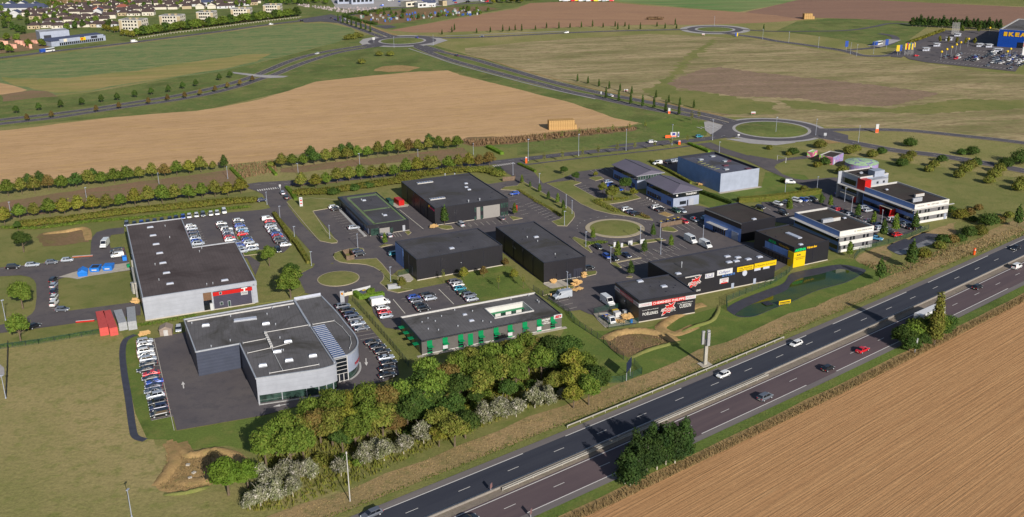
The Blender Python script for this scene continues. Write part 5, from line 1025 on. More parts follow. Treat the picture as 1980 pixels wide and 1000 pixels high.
def bigvan(L, W, Hh, hood=.9):
    w_ = W/2; b_ = MB(); x0, x1 = -L/2, L/2
    prof = [(x0, .35), (x0, Hh-.12), (x0+.12, Hh), (x1-hood-1.0, Hh), (x1-hood-.75, Hh-.12), (x1-hood+.02, 1.32), (x1-.25, 1.12), (x1, .85), (x1, .35)]
    n = len(prof); V = [(x, -w_*(.93 if z > 1.3 else 1), z) for x, z in prof]+[(x, w_*(.93 if z > 1.3 else 1), z) for x, z in prof]
    b_.add(V, [tuple(range(n))[::-1], tuple(range(n, 2*n))]+[(i, (i+1) % n, n+(i+1) % n, n+i) for i in range(n)], 'body')
    g = MB(); a, c = prof[4], prof[5]; nx = .03
    g.add([(a[0]+nx, -w_*.84, a[1]), (c[0]+nx-.1, -w_*.88, c[1]+.1), (c[0]+nx-.1, w_*.88, c[1]+.1), (a[0]+nx, w_*.84, a[1])], [(0, 1, 2, 3)], 'glass')
    for s_ in (-1, 1):
        y = s_*(w_*.955); q_ = [(x1-hood-1.15, y, 1.32), (x1-hood-.15, y, 1.32), (x1-hood-.75, s_*w_*.945, Hh*.83), (x1-hood-1.15, s_*w_*.945, Hh*.83)]; g.add(q_, [(0, 1, 2, 3) if s_ < 0 else (3, 2, 1, 0)], 'glass')
    g.box(x0-.01, x0+.02, -w_*.7, -.06, Hh*.58, Hh*.82, 'glass').box(x0-.01, x0+.02, .06, w_*.7, Hh*.58, Hh*.82, 'glass')
    out = [('body', b_), ('windows', g)]
    for x in (x1-.95, x0+1.0):
        for s_ in (-1, 1): y = s_*(w_-.1); m_ = MB(); m_.cyl((x, y-.12*s_, .34), (x, y+.12*s_, .34), .34, .34, 'tyre', 14).cyl((x, y+.121*s_, .34), (x, y+.135*s_, .34), .2, .18, 'rim', 10); out.append(('wheel', m_))
    for s_ in (-1, 1): out.append(('headlight', MB().box(x1-.1, x1+.02, s_*w_*.72-.18, s_*w_*.72+.18, .78, 1.0, 'hl'))); out.append(('tail_light', MB().box(x0-.02, x0+.05, s_*w_*.85-.08, s_*w_*.85+.08, .8, 1.3, 'tl')))
    out.append(('bumper', MB().box(x1-.1, x1+.05, -w_*.95, w_*.95, .3, .55, 'tyre')))
    return out
KIND = {k: None for k in ('hatch', 'suv', 'estate', 'sedan', 'sport', 'van', 'bigvan', 'minibus')}
NAMES = dict(hatch='hatchback', suv='sport_utility_vehicle', estate='estate_car', sedan='saloon_car', sport='sports_car', van='small_van', bigvan='delivery_van', minibus='minibus')
WORDS = dict(hatch='hatchback', suv='tall SUV', estate='estate car', sedan='saloon car', sport='sports car', van='small van', bigvan='high delivery van', minibus='minibus')
PROT = {}
def car_parts(kind, colour):
    if (kind, colour) not in PROT:
        parts = bigvan(5.9, 2.05, 2.6) if kind == 'bigvan' else bigvan(5.6, 2.0, 2.45, .8) if kind == 'minibus' else carmesh(kind)
        out = []
        mm = dict(body=CAR[colour], glass=M_cglass, tyre=M_tyre, rim=M_alu, hl=M_hl, tl=M_tl, plate=M_plate)
        for nm, mb in parts:
            mb.ms = [mm[k] for k in mb.ms]; out.append((nm, mb.mesh(nm, False)))
        if kind not in ('bigvan', 'minibus', 'van'): out[0][1].polygons.foreach_set('use_smooth', [False]*len(out[0][1].polygons))
        PROT[(kind, colour)] = out
    return PROT[(kind, colour)]
CW = {'dark_blue': 'dark blue', 'light_blue': 'light blue'}
used = {}
def car(p, kind, colour, ang, where, group=None, z=None, world=False, zz=.31, extra=''):
    P = p if world else G(p[0], p[1], .75)
    lab = f"{CW.get(colour, colour)} {WORDS[kind]} {extra}{where}"
    if len(lab.split()) > 16: lab = lab.replace('office car park', 'office lot').replace('factory car park', 'factory lot').replace('high delivery van', 'delivery van')
    t_ = thing(NAMES[kind], lab, 'van' if kind in ('van', 'bigvan', 'minibus') else 'car', (P.x, P.y, zz), R(ang), group)
    for nm, me in car_parts(kind, colour): link(nm, me, t_)
    return t_
E_, W__, N_, S__ = 24.2, 204.2, 114.2, -65.8
RR = random.Random(11)
def row(lst, where, group, base=E_, end='the top'):
    for i, c in enumerate(lst):
        p, kind, colour = c[0], c[1], c[2]; a = c[3] if len(c) > 3 else base
        car(p, kind, colour, a+RR.uniform(-1.5, 1.5), f"{where}, {nth(i)} from {end}", group)
row([((280, 661), 'suv', 'silver'), ((279, 667), 'hatch', 'white'), ((281, 674), 'sedan', 'black'), ((281, 680), 'suv', 'white'), ((283, 687), 'sedan', 'white'), ((286, 695.5), 'suv', 'silver'), ((287, 704.5), 'sedan', 'black', W__), ((281, 715), 'sport', 'black', W__), ((292, 722.5), 'sport', 'red', W__), ((291, 731), 'sport', 'black', W__), ((299, 738.5), 'sport', 'blue', W__), ((297, 747), 'sport', 'dark_blue', W__), ((296, 756), 'sport', 'grey', W__), ((301, 766), 'suv', 'silver', W__), ((305, 779), 'suv', 'black', W__), ((307, 789), 'suv', 'dark_blue', W__), ((309, 801), 'suv', 'black', W__)],
    'in the showroom left row', 'cars parked left of the showroom')
row([((663, 593), 'suv', 'grey'), ((672.5, 601.5), 'suv', 'black'), ((678.5, 609.5), 'suv', 'dark_blue'), ((686, 617), 'suv', 'grey'), ((692, 626), 'sport', 'silver'), ((699, 635), 'sport', 'grey'), ((720.5, 662), 'sport', 'black'), ((731, 671), 'sport', 'black'), ((740, 680), 'sport', 'black'), ((746.5, 691.5), 'sport', 'silver'), ((752, 701.5), 'sport', 'black'), ((749, 713), 'sedan', 'black'), ((749, 726), 'sedan', 'black')],
    'in the showroom right row', 'cars parked right of the showroom')
row([((725, 580), 'hatch', 'silver'), ((735, 586.5), 'bigvan', 'white'), ((740.5, 597), 'hatch', 'white'), ((743.5, 604.5), 'hatch', 'red'), ((746.5, 612), 'hatch', 'silver')], 'on the hedge side of the office car park', 'cars in the green-windowed office car park')
row([((800.5, 575.5), 'hatch', 'blue'), ((805, 582), 'hatch', 'grey'), ((814, 592), 'hatch', 'black'), ((818.5, 598), 'hatch', 'black')], 'in the left middle bays of the office car park', 'cars in the green-windowed office car park')
row([((827.5, 571), 'estate', 'black'), ((832, 577.5), 'hatch', 'silver')], 'in the right middle bays of the office car park', 'cars in the green-windowed office car park')
row([((880, 546), 'suv', 'grey'), ((885.4, 551.5), 'hatch', 'white'), ((889, 558.4), 'hatch', 'teal'), ((898, 567), 'hatch', 'green'), ((907, 572), 'suv', 'grey'), ((912.4, 579), 'hatch', 'silver')], 'on the lawn side of the office car park', 'cars in the green-windowed office car park')
row([((691.7, 486.5), 'hatch', 'dark_blue'), ((695, 492), 'hatch', 'black')], 'beside the timber bin store', 'cars beside the bin store')
car((762, 491), 'hatch', 'teal', E_, 'in the shade of the windowless black shed'); car((645, 401), 'hatch', 'white', E_, 'at the far end of the green-striped roof building'); car((650, 405), 'hatch', 'black', E_, 'at the far end of the green-striped roof building')
car((684.3, 440.6), 'estate', 'silver', E_, 'alone beside the white kerb of the green-striped building'); car((737.4, 456), 'hatch', 'grey', N_, 'under the front panel of the green-striped building'); car((752.5, 455.5), 'hatch', 'silver', N_, 'under the front panel of the green-striped building')
car((891, 434.5), 'van', 'silver', N_, 'in front of the largest black warehouse'); car((969.7, 422.5), 'hatch', 'grey', N_, 'at the glazed corner of the largest black warehouse'); car((995, 374.5), 'hatch', 'blue', W__, 'in the bays right of the largest black warehouse')
car((546.2, 373.5), 'hatch', 'silver', N_, 'in the roadside bay by the white pylon sign'); car((553, 382), 'hatch', 'black', N_, 'in the roadside bay by the white pylon sign'); car((506.3, 387.5), 'hatch', 'dark_blue', E_, 'at the corner of the factory car park by the street')
pts = [(517, 424), (522, 429), (524, 434), (523, 438), (526, 442.5), (529, 446.5), (532, 451), (535, 454), (537, 458.5), (540, 463), (543, 467), (552, 474)]
row([(p, k, c) for p, (k, c) in zip(pts, (('van', 'white'), ('hatch', 'red'), ('hatch', 'black'), ('suv', 'silver'), ('hatch', 'white'), ('estate', 'silver'), ('hatch', 'dark_blue'), ('hatch', 'blue'), ('hatch', 'red'), ('suv', 'grey'), ('estate', 'black'), ('hatch', 'white')))], 'in the factory car park row by the hedge', 'cars in the factory car park')
car((537.4, 483.5), 'estate', 'black', S__, 'alone at the lower end of the factory car park')
row([((428, 433), 'hatch', 'white'), ((430, 438.5), 'hatch', 'black'), ((438, 444), 'suv', 'white'), ((439.5, 448), 'hatch', 'grey'), ((441, 452), 'hatch', 'silver'), ((442, 456), 'hatch', 'dark_blue'), ((443.5, 460), 'hatch', 'red'), ((445, 464.5), 'hatch', 'white'), ((459, 469.5), 'hatch', 'grey'), ((462, 475), 'hatch', 'blue'), ((465, 480.5), 'hatch', 'silver'), ((467, 486.5), 'suv', 'silver')], 'left of the green strip in the factory car park', 'cars in the factory car park')
row([((461, 427), 'hatch', 'white'), ((461.5, 432), 'hatch', 'black'), ((463.5, 437), 'hatch', 'blue'), ((467, 443.5), 'suv', 'silver'), ((470, 448), 'hatch', 'light_blue'), ((469, 453.3), 'hatch', 'red'), ((476, 461), 'hatch', 'black'), ((478, 465), 'hatch', 'blue'), ((481, 469), 'hatch', 'silver'), ((487.4, 475.5), 'suv', 'white'), ((489, 481.8), 'hatch', 'silver')], 'right of the green strip in the factory car park', 'cars in the factory car park')
row([((368.7, 438), 'hatch', 'white'), ((371.2, 443), 'hatch', 'silver'), ((373.7, 450), 'hatch', 'dark_blue'), ((376, 456), 'hatch', 'black'), ((377.5, 461.5), 'hatch', 'silver'), ((380, 467), 'hatch', 'blue'), ((383, 472), 'suv', 'silver')], 'against the factory wall', 'cars in the factory car park')
row([((245, 434), 'suv', 'grey'), ((260, 434), 'hatch', 'black'), ((273.5, 432), 'hatch', 'blue'), ((286, 430.5), 'hatch', 'black'), ((299.2, 429), 'hatch', 'dark_blue'), ((313, 427), 'hatch', 'black'), ((328.3, 425), 'hatch', 'black'), ((340.4, 422.5), 'hatch', 'dark_blue'), ((354, 420), 'hatch', 'blue'), ((366, 418.4), 'hatch', 'white'), ((380, 416.7), 'hatch', 'white'), ((392.7, 415.4), 'suv', 'grey'), ((407.8, 414), 'hatch', 'white'), ((420, 412.4), 'hatch', 'white'), ((433.6, 409.6), 'van', 'white')], 'in the factory hedge-side row', 'cars in the hedge-side row behind the factory', -72, 'the left')
row([((25, 517), 'suv', 'black', 12), ((62.5, 512.5), 'estate', 'silver', 12), ((99.5, 507.5), 'hatch', 'grey', 12), ((130, 503.3), 'hatch', 'silver', 12)], 'along the left yard road', 'cars along the left yard road', 12, 'the left')
row([((103, 541), 'estate', 'black'), ((104, 552), 'hatch', 'silver'), ((104.5, 563.8), 'hatch', 'dark_blue'), ((105, 575), 'hatch', 'white'), ((105, 587), 'van', 'white')], 'in the column by the yard lawn', 'cars in the column by the yard lawn', 96)
car((120, 598.8), 'hatch', 'grey', 4, 'parked askew below the yard lawn'); car((66, 631), 'hatch', 'black', 60, 'half hidden behind the lower yard tree'); car((203, 474), 'bigvan', 'white', -84, 'on the curved yard road'); car((226, 486), 'suv', 'black', W__, 'against the ducts of the factory wall'); car((227, 494.5), 'van', 'white', W__, 'against the ducts of the factory wall')
car((345.5, 636), 'hatch', 'silver', -75, 'between the garden shed and the showroom wall')
row([((1176, 352.3), 'hatch', 'silver'), ((1180.6, 358.2), 'suv', 'blue'), ((1188, 361.5), 'hatch', 'black'), ((1197, 367.4), 'hatch', 'blue')], 'behind the round trees by the gabled office', 'cars beside the gabled office')
row([((1212, 405.8), 'suv', 'white'), ((1219.2, 410), 'hatch', 'dark_blue'), ((1230.3, 414), 'estate', 'black')], 'by the shrub bed of the hipped-roof office', 'cars by the hipped-roof office')
car((1269.7, 401.5), 'suv', 'white', E_, 'in front of the hipped-roof office, left of a black one'); car((1277, 405.5), 'hatch', 'black', E_, 'in front of the hipped-roof office'); car((1306.8, 408), 'suv', 'green', S__, 'below the corner of the hipped-roof office'); car((1319.4, 408.3), 'hatch', 'silver', S__, 'below the corner of the hipped-roof office')
car((1323, 428.8), 'hatch', 'red', S__, 'behind the timber screen by the roundabout'); car((1343, 425.5), 'hatch', 'silver', S__, 'right of the timber screen by the roundabout'); car((1365, 421.7), 'hatch', 'light_blue', E_, 'in the shade of the dark roofed hall')
car((1335.4, 466), 'bigvan', 'white', S__, 'parked left of the minibus'); car((1364, 475), 'minibus', 'white', S__, 'parked in front of the long retail roof')
row([((1157, 478), 'hatch', 'black'), ((1173, 496), 'hatch', 'blue'), ((1188, 500), 'hatch', 'black'), ((1210.9, 493.7), 'sedan', 'dark_blue')], 'in the bays below the large roundabout', 'cars in the bays below the roundabout', S__, 'the left')
car((1137.6, 518.5), 'hatch', 'black', E_, 'poking out behind the long black shed'); car((1271.5, 316), 'van', 'white', E_+180, 'in the lane behind the gabled office')
row([((1293, 314), 'hatch', 'black'), ((1301.8, 312), 'hatch', 'silver'), ((1310, 311), 'hatch', 'silver')], 'beside the plain grey-blue warehouse', 'cars beside the plain warehouse', E_, 'the left')
car((1261.4, 274.5), 'estate', 'white', 22, 'driving on the main road'); car((1351.8, 264), 'hatch', 'teal', 20, 'driving towards the large roundabout')
row([((1469.7, 401), 'hatch', 'black'), ((1504, 394.4), 'hatch', 'white'), ((1522, 392.5), 'hatch', 'grey'), ((1540.6, 388), 'suv', 'white'), ((1553, 387), 'hatch', 'blue'), ((1562, 386.4), 'hatch', 'grey'), ((1571, 384.6), 'hatch', 'black')], 'in the hedge-side row of the white offices', 'cars along the white office hedge', -50, 'the left')
car((1514, 412.5), 'suv', 'black', S__, 'behind the veranda shop roof'); car((1528, 352.8), 'van', 'white', -10, 'driving down the lane to the white offices'); car((1622.7, 374), 'hatch', 'blue', E_, 'in the shade of the tower')
row([((1670.7, 402.8), 'suv', 'silver'), ((1679.5, 407), 'estate', 'silver'), ((1725, 425), 'suv', 'white'), ((1732.5, 429), 'hatch', 'silver'), ((1742.6, 432), 'suv', 'silver'), ((1754, 436.4), 'suv', 'white'), ((1762.8, 440), 'hatch', 'black'), ((1774, 440), 'hatch', 'black')], 'along the long side of the porch office', 'cars along the porch office', E_)
row([((1615, 403.5), 'hatch', 'dark_blue'), ((1621.4, 406.6), 'hatch', 'red'), ((1632.8, 410.4), 'hatch', 'black'), ((1643.6, 415), 'hatch', 'silver'), ((1657, 420), 'hatch', 'black'), ((1678, 428), 'hatch', 'silver'), ((1697, 435.6), 'suv', 'dark_blue'), ((1702, 441), 'estate', 'silver'), ((1715, 443.5), 'hatch', 'white'), ((1719, 449), 'hatch', 'black'), ((1735, 454.5), 'hatch', 'red')], 'in the row behind the front white office', 'cars between the two white offices', E_)
car((1694.6, 461), 'sedan', 'light_blue', -35, 'at the right end of the front white office')
car((1087.5, 573.4), 'bigvan', 'silver', W__, 'beside the fence below the long black shed'); car((1174.5, 585), 'bigvan', 'white', S__, 'parked along the fireplace shop')
mv = math.degrees(math.atan2(mD.y, mD.x))
for p, k, c, back, w_ in (((1539.5, 664), 'hatch', 'white', 1, 'on the far carriageway, further one of two'), ((1398.6, 724), 'hatch', 'white', 1, 'on the far carriageway, nearer the steel mast'), ((1668, 676), 'sedan', 'red', 0, 'on the near carriageway'), ((1479.5, 767.5), 'suv', 'grey', 0, 'on the near carriageway, lowest in the picture'), ((1601, 711.5), 'hatch', 'black', 0, 'on the near carriageway below the poplar'),
                          ((1890, 554.5), 'hatch', 'black', 0, 'on the near carriageway right of the poplar'), ((1966, 515.5), 'van', 'white', 0, 'on the near carriageway at the right edge'), ((1964, 479), 'sedan', 'black', 1, 'on the far carriageway at the right edge'), ((718.7, 993), 'estate', 'grey', 1, 'on the far carriageway at the bottom edge'), ((905, 1004), 'sedan', 'black', 0, 'on the near carriageway at the bottom edge')):
    car(p, k, c, mv+180*back, w_, 'vehicles on the motorway', zz=.16)
P = G(1799, 612, 1.5); t_ = thing('lorry', 'white lorry on the motorway half hidden by the poplar', 'lorry', (P.x, P.y, .16), R(mv), 'vehicles on the motorway')
w1 = plain('lorry_white_panels', (196, 196, 198), .5, vary=.04)
MB().box(-7, 3.4, -1.25, 1.25, 1.1, 3.9, w1).box(-7, 3.4, -1.1, 1.1, .75, 1.1, M_dtrim).build('trailer', t_)
MB().hexa([(3.8, -1.2, .6), (6.1, -1.2, .6), (6.1, 1.2, .6), (3.8, 1.2, .6)], [(3.8, -1.2, 3.5), (5.6, -1.15, 3.4), (5.6, 1.15, 3.4), (3.8, 1.2, 3.5)], CAR['white']).build('cab', t_)
MB().add([(6.08, -1.05, 1.7), (6.08, 1.05, 1.7), (5.75, 1., 2.9), (5.75, -1., 2.9)], [(0, 1, 2, 3)], M_cglass).build('windscreen', t_)
for x in (-5.8, -4.6, 4.6, 1.6):
    for s_ in (-1, 1): MB().cyl((x, s_*.95, .5), (x, s_*1.25, .5), .5, .5, M_tyre, 14).build('wheel', t_)
P = G(1177.5, 618, .8); t_ = thing('flatbed_truck', 'small white flatbed truck loaded with rubble in the fenced yard', 'truck', (P.x, P.y, .2), R(S__))
MB().hexa([(.9, -.9, .45), (2.7, -.9, .45), (2.7, .9, .45), (.9, .9, .45)], [(.9, -.9, 2.1), (1.9, -.85, 2.1), (1.9, .85, 2.1), (.9, .9, 2.1)], CAR['white']).build('cab', t_); MB().add([(2.62, -.75, 1.1), (2.62, .75, 1.1), (2., .72, 2.), (2., -.72, 2.)], [(0, 1, 2, 3)], M_cglass).build('windscreen', t_)
MB().box(-2.6, .8, -1., 1., .75, .85, M_steel).box(-2.6, .8, -1., -.95, .85, 1.2, CAR['blue']).box(-2.6, .8, .95, 1., .85, 1.2, CAR['blue']).box(-2.6, -2.55, -1, 1, .85, 1.2, CAR['blue']).build('flatbed', t_)
rb = MB(); rnd = random.Random(5)
for i in range(26): x, y, s_ = rnd.uniform(-2.3, .3), rnd.uniform(-.8, .8), rnd.uniform(.12, .3); rb.box(x-s_, x+s_, y-s_*.7, y+s_*.7, .85, 1.0+rnd.random()*.5, rnd.choice((M_coping, M_brick, M_wood)))
rb.build('load', t_)
for x in (-1.7, 1.9):
    for s_ in (-1, 1): MB().cyl((x, s_*.7, .35), (x, s_*.95, .35), .35, .35, M_tyre, 12).build('wheel', t_)
def farcar(kind, colour):
    key = ('far', kind, colour)
    if key not in PROT:
        parts = bigvan(5.4, 2., 2.3) if kind == 'bigvan' else carmesh(kind); mb = MB(); mm = dict(body=CAR[colour], glass=M_cglass, tyre=M_tyre, rim=M_alu, hl=M_hl, tl=M_tl, plate=M_plate)
        for nm, p_ in parts:
            if nm in ('number_plate',): continue
            o = len(mb.v); mb.v += p_.v; mb.f += [tuple(o+k for k in f) for f in p_.f]; mb.mi += [mb.mat(mm[p_.ms[i]]) for i in p_.mi]
        PROT[key] = mb.mesh('car')
    return PROT[key]
def far(P, kind, colour, ang, lab, group=None, z=.2):
    if not isinstance(P, Vector): P = G(P[0], P[1], .6)
    return link(NAMES[kind], farcar(kind, colour), None, lab, 'van' if 'van' in kind else 'car', group, None, (P.x, P.y, z), R(ang))
def heading(p, q): a, c = G(*p), G(*q); return math.degrees(math.atan2(c.y-a.y, c.x-a.x))
for p, k, c, q, w_ in (((259, 81), 'bigvan', 'white', (300, 76), 'on the road past the apartment blocks, left of the other van'), ((524, 47.5), 'van', 'white', (560, 43), 'on the road behind the green field'), ((584, 40.5), 'hatch', 'black', (610, 37), 'nearing the far junction'), ((613, 104), 'hatch', 'white', (580, 112), 'on the curved boulevard'), ((806, 73), 'hatch', 'blue', (795, 70), 'on the far left roundabout'),
                       ((883, 107.5), 'hatch', 'dark_blue', (840, 95), 'leaving the far left roundabout'), ((932, 71), 'sedan', 'dark_blue', (900, 72), 'on the road between the two far roundabouts'), ((1095, 63.5), 'hatch', 'white', (1060, 65), 'on the road between the two far roundabouts'), ((1181, 185.5), 'hatch', 'white', (1150, 177), 'on the boulevard beside the narrow poplars')):
    far(p, k, c, heading(p, q), f'{CW.get(c, c)} {WORDS[k]} {w_}')
for i, (p, c) in enumerate((((648, 38), 'blue'), ((655, 34), 'black'), ((661, 40), 'white'), ((667, 37), 'silver'), ((672, 42), 'silver'), ((680, 46), 'grey'), ((668, 31), 'white'), ((640, 35), 'black'))): far(p, 'hatch', c, heading((700, 50), (660, 38)), f'{c} car queueing at the far junction, {nth(i)} of the queue', 'cars at the far junction')
def bus(p, q, lab):
    P = G(p[0], p[1], 1.5); t_ = thing('bus', lab, 'bus', (P.x, P.y, .2), R(heading(p, q)))
    MB().box(-6, 6, -1.25, 1.25, .4, 1.5, CAR['white']).box(-6, 6, -1.25, 1.25, 2.6, 3.0, CAR['white']).build('body', t_); MB().box(-5.95, 5.95, -1.22, 1.22, 1.5, 2.6, M_cglass).build('windows', t_); MB().box(-6.02, -2, -1.27, 1.27, .5, 3.02, CAR['blue']).build('blue_end_panel', t_)
    for x in (-3.5, 3.8):
        for s_ in (-1, 1): MB().cyl((x, s_*.95, .5), (x, s_*1.27, .5), .5, .5, M_tyre, 12).build('wheel', t_)
bus((91, 97.5), (130, 92), 'white and blue bus on the road before the grey shops'); bus((1697, 84), (1722, 78), 'white and blue bus waiting at the far bus bay')
rnd = random.Random(8); cols = ['white', 'silver', 'grey', 'black', 'black', 'dark_blue', 'silver', 'grey', 'white', 'white', 'silver', 'black', 'grey', 'blue', 'red', 'black', 'white']
kd = ['hatch', 'hatch', 'suv', 'estate', 'sedan', 'van']; cntc = 0
pang = math.degrees(math.atan2(PV.y, PV.x))
for r in range(5):
    k_in = 0
    for k in range(int(Lp/2.6)):
        fx = k*2.6/Lp; dens = (.12, .55, .9, .95, .7)[r]*(.25+.85*fx)
        if rnd.random() > dens: continue
        for side in ((0, 1) if r in (1, 2, 3) else (0,)):
            P = PO+PU*(k*2.6+2.3)+PV*(4+r*16.5+2.3+side*5.4)
            if fx > .93: continue
            c = rnd.choice(cols); kk = rnd.choice(kd)
            far(P, kk, c, pang+rnd.choice((0, 180)), f"{CW.get(c, c)} {WORDS[kk]}, {nth(k_in)} from the left in {('front', 'second', 'third', 'fourth', 'fifth')[r]} {'near' if side == 0 else 'far'} store car row", 'cars in the blue store car park'); k_in += 1; cntc += 1
print('store cars', cntc)
far(z4t((1155, 428))[0], 'hatch', 'red', 20, 'red hatchback parked alone before the store flags')
# ================================================================ TREES AND PLANTS
z1 = Zf(0, 0, 3.96)
def leaf_mesh(name, m, n, lobes, size, seed, elong=1.5, up=.25, shell=.35, core=True):
    """n small leaf-sprays spread through the volume of a set of ellipsoid lobes (centre, radii)"""
    rg = np.random.default_rng(seed); c = np.array([l[0] for l in lobes], float); r = np.array([l[1] for l in lobes], float)
    vol = (r[:, 0]*r[:, 1]+r[:, 1]*r[:, 2]+r[:, 0]*r[:, 2]); k = rg.choice(len(lobes), n, p=vol/vol.sum())
    d_ = rg.normal(size=(n, 3)); d_ /= np.linalg.norm(d_, axis=1)[:, None]
    low = d_[:, 2] < -.3; d_[low, 2] *= .5
    rad = 1-shell*rg.random(n)**1.6+.10*rg.normal(size=n)
    ph = rg.random(6)*6.28; bump = np.sin(d_[:, 0]*5+ph[0]+k)*np.sin(d_[:, 1]*5+ph[1]+k*2)*np.cos(d_[:, 2]*5+ph[2])
    rad = rad*(1+.22*bump); p = c[k]+d_*r[k]*rad[:, None]; p[:, 2] = np.maximum(p[:, 2], .05)
    nn = d_+rg.normal(size=(n, 3))*.55; nn[:, 2] += up; nn /= np.linalg.norm(nn, axis=1)[:, None]
    t_ = np.cross(nn, rg.normal(size=(n, 3))); t_ /= np.linalg.norm(t_, axis=1)[:, None]; b_ = np.cross(nn, t_)
    s_ = size*(.55+.9*rg.random(n))[:, None]; a = t_*s_*elong*.5; q_ = b_*s_*.5; mid = nn*s_*.16
    v = np.stack([p-a, p-q_*.8+mid, p+a, p+q_*.8+mid], 1).reshape(-1, 3)
    f = np.arange(n*4).reshape(n, 4)
    me = bpy.data.meshes.new(name); me.vertices.add(n*4); me.vertices.foreach_set('co', v.ravel())
    me.loops.add(n*4); me.loops.foreach_set('vertex_index', f.ravel()); me.polygons.add(n)
    me.polygons.foreach_set('loop_start', np.arange(0, n*4, 4)); me.polygons.foreach_set('loop_total', np.full(n, 4))
    me.materials.append(m); me.update(); me.validate(); return me
def lobes_round(rx, rz, zc, k, seed, inner=.62):
    rnd = random.Random(seed); out = [((0, 0, zc), (rx*inner, rx*inner, rz*inner*1.1))]
    for i in range(k):
        a = 2*math.pi*i/k+rnd.uniform(-.3, .3); zz = rnd.uniform(-.55, .6); rr = math.sqrt(max(.1, 1-zz*zz))*.52
        q_ = rnd.uniform(.34, .5); out.append(((math.cos(a)*rx*rr, math.sin(a)*rx*rr, zc+zz*rz*.75), (rx*q_, rx*q_, rz*q_*1.05)))
    out.append(((rnd.uniform(-.1, .1)*rx, 0, zc+rz*.55), (rx*.42, rx*.42, rz*.42))); return out
def trunk_mesh(h, r, m=None, limbs=5, spread=1.2, seed=0, h0=.4):
    rnd = random.Random(seed); mb = MB(); m = m or M_bark; x, y = 0., 0.; p = Vector((0, 0, 0))
    segs = 3
    for i in range(segs):
        q_ = p+Vector((rnd.uniform(-.06, .06)*h*.3, rnd.uniform(-.06, .06)*h*.3, h/segs)); mb.cyl(p, q_, r*(1-.22*i), r*(1-.22*(i+1)), m, 7, i == 0); p = q_
    for i in range(limbs):
        a = 2*math.pi*i/limbs+rnd.uniform(-.4, .4); z0 = h*rnd.uniform(h0, .95); e = Vector((math.cos(a)*spread*rnd.uniform(.6, 1), math.sin(a)*spread*rnd.uniform(.6, 1), z0+spread*rnd.uniform(.5, 1.1)))
        mb.cyl((0, 0, z0), e, r*.45, r*.12, m, 5, False)
    return mb.mesh('trunk')
TP = {}
def tproto(key, lobes, n, size, m, th, tr, tm=None, limbs=5, spread=1.2, seed=0, **k):
    TP[key] = (leaf_mesh('crown', m, n, lobes, size, seed, **k), trunk_mesh(th, tr, tm, limbs, spread, seed))
def tree(key, P, rz, sc_, label, cat='tree', group=None, name='tree', z=.02):
    if not isinstance(P, Vector): P = G(P[0], P[1])
    t_ = thing(name, label, cat, (P.x, P.y, z), rz, group); t_.scale = sc_ if hasattr(sc_, '__len__') else (sc_,)*3
    cr, tr = TP[key]; link('crown', cr, t_); link('trunk', tr, t_); return t_
for i in range(3):                    # lime-like row trees, ~6 m
    for nm, m in (('g', L_green), ('y', L_yel), ('o', L_olive), ('r', L_rust), ('d', L_dark)):
        L_ = [((0, 0, 3.2), (2.1, 2.1, 1.9)), ((.2, 0, 4.6), (1.6, 1.6, 1.5)), ((0, .1, 5.5), (.9, .9, .9))]+[((math.cos(a+i)*1.35, math.sin(a+i)*1.35, 2.6+(a*7 % 1.9)), (1.15, 1.15, 1.0)) for a in (0, 1.2, 2.5, 3.7, 5.)]
        tproto(('row', nm, i), L_, 1300, .42, m, 4.2, .13, seed=i*7+ord(nm) % 5)
CN = dict(g='green', y='yellow-green', o='olive', r='rusty brown', d='dark green')
def treerow(pts, cols, where, group, sc_=1., end='the left', name='lime_tree', jit=.06, rowscale=None):
    rnd = random.Random(len(pts)*3+7)
    for i, p in enumerate(pts):
        c = cols[i % len(cols)]; k = rnd.randrange(3); s_ = sc_*rnd.uniform(1-jit, 1+jit)
        tree(('row', c, k), p, rnd.uniform(0, 6.28), (s_*rnd.uniform(1., 1.28), s_*rnd.uniform(1., 1.28), s_*rnd.uniform(.88, 1.12)), f"{CN[c]} tree {where}, {nth(i)} from {end}", 'tree', group, name)
u1 = zA((-60, 530), (65, 512), (170, 497), (270, 490), (378, 470), (478, 466), (585, 450), (683, 432), (785, 430), (880, 415), (978, 407), (1073, 390), (1168, 378), (1265, 368), (1357, 355), (1452, 345), (1542, 332))
treerow(u1, 'dgoorgdogggoorgyo', 'in the upper left row along the stubble', 'trees in the upper left row', 1.12)
tree(('row', 'o', 1), zA((1634, 318))[0], 1, .72, 'small olive tree near the end of the upper left row', 'tree', None, 'lime_tree'); tree(('row', 'd', 2), zA((1722, 312))[0], 2, (.8, .8, 1.12), 'tall narrow green tree ending the upper left row', 'tree', None, 'lime_tree')
for i, p in enumerate(zA((220, 440), (330, 445), (720, 400), (310, 420))): tree(('row', 'd', i % 3), p, i, .95, f'dark green tree behind the upper left row, {nth(i)} from the left', 'tree', 'trees behind the upper left row', 'lime_tree')
u2 = z2b((180, 300), (262, 290), (348, 280), (430, 272), (520, 258), (594, 250), (680, 240), (760, 225), (840, 220), (915, 212), (1000, 208), (1072, 200), (1150, 185), (1222, 180), (1300, 170), (1378, 160), (1450, 152), (1522, 148))
treerow(u2, 'oggdoooggogoroogoggy', 'in the upper right row along the stubble', 'trees in the upper right row', 1.08)
for i, p in enumerate(z2b((400, 235), (640, 220), (700, 210), (1310, 140))): tree(('row', 'd', i % 3), p, i, 1.1, f'dark green tree behind the upper right row, {nth(i)} from the left', 'tree', 'trees behind the upper right row', 'lime_tree')
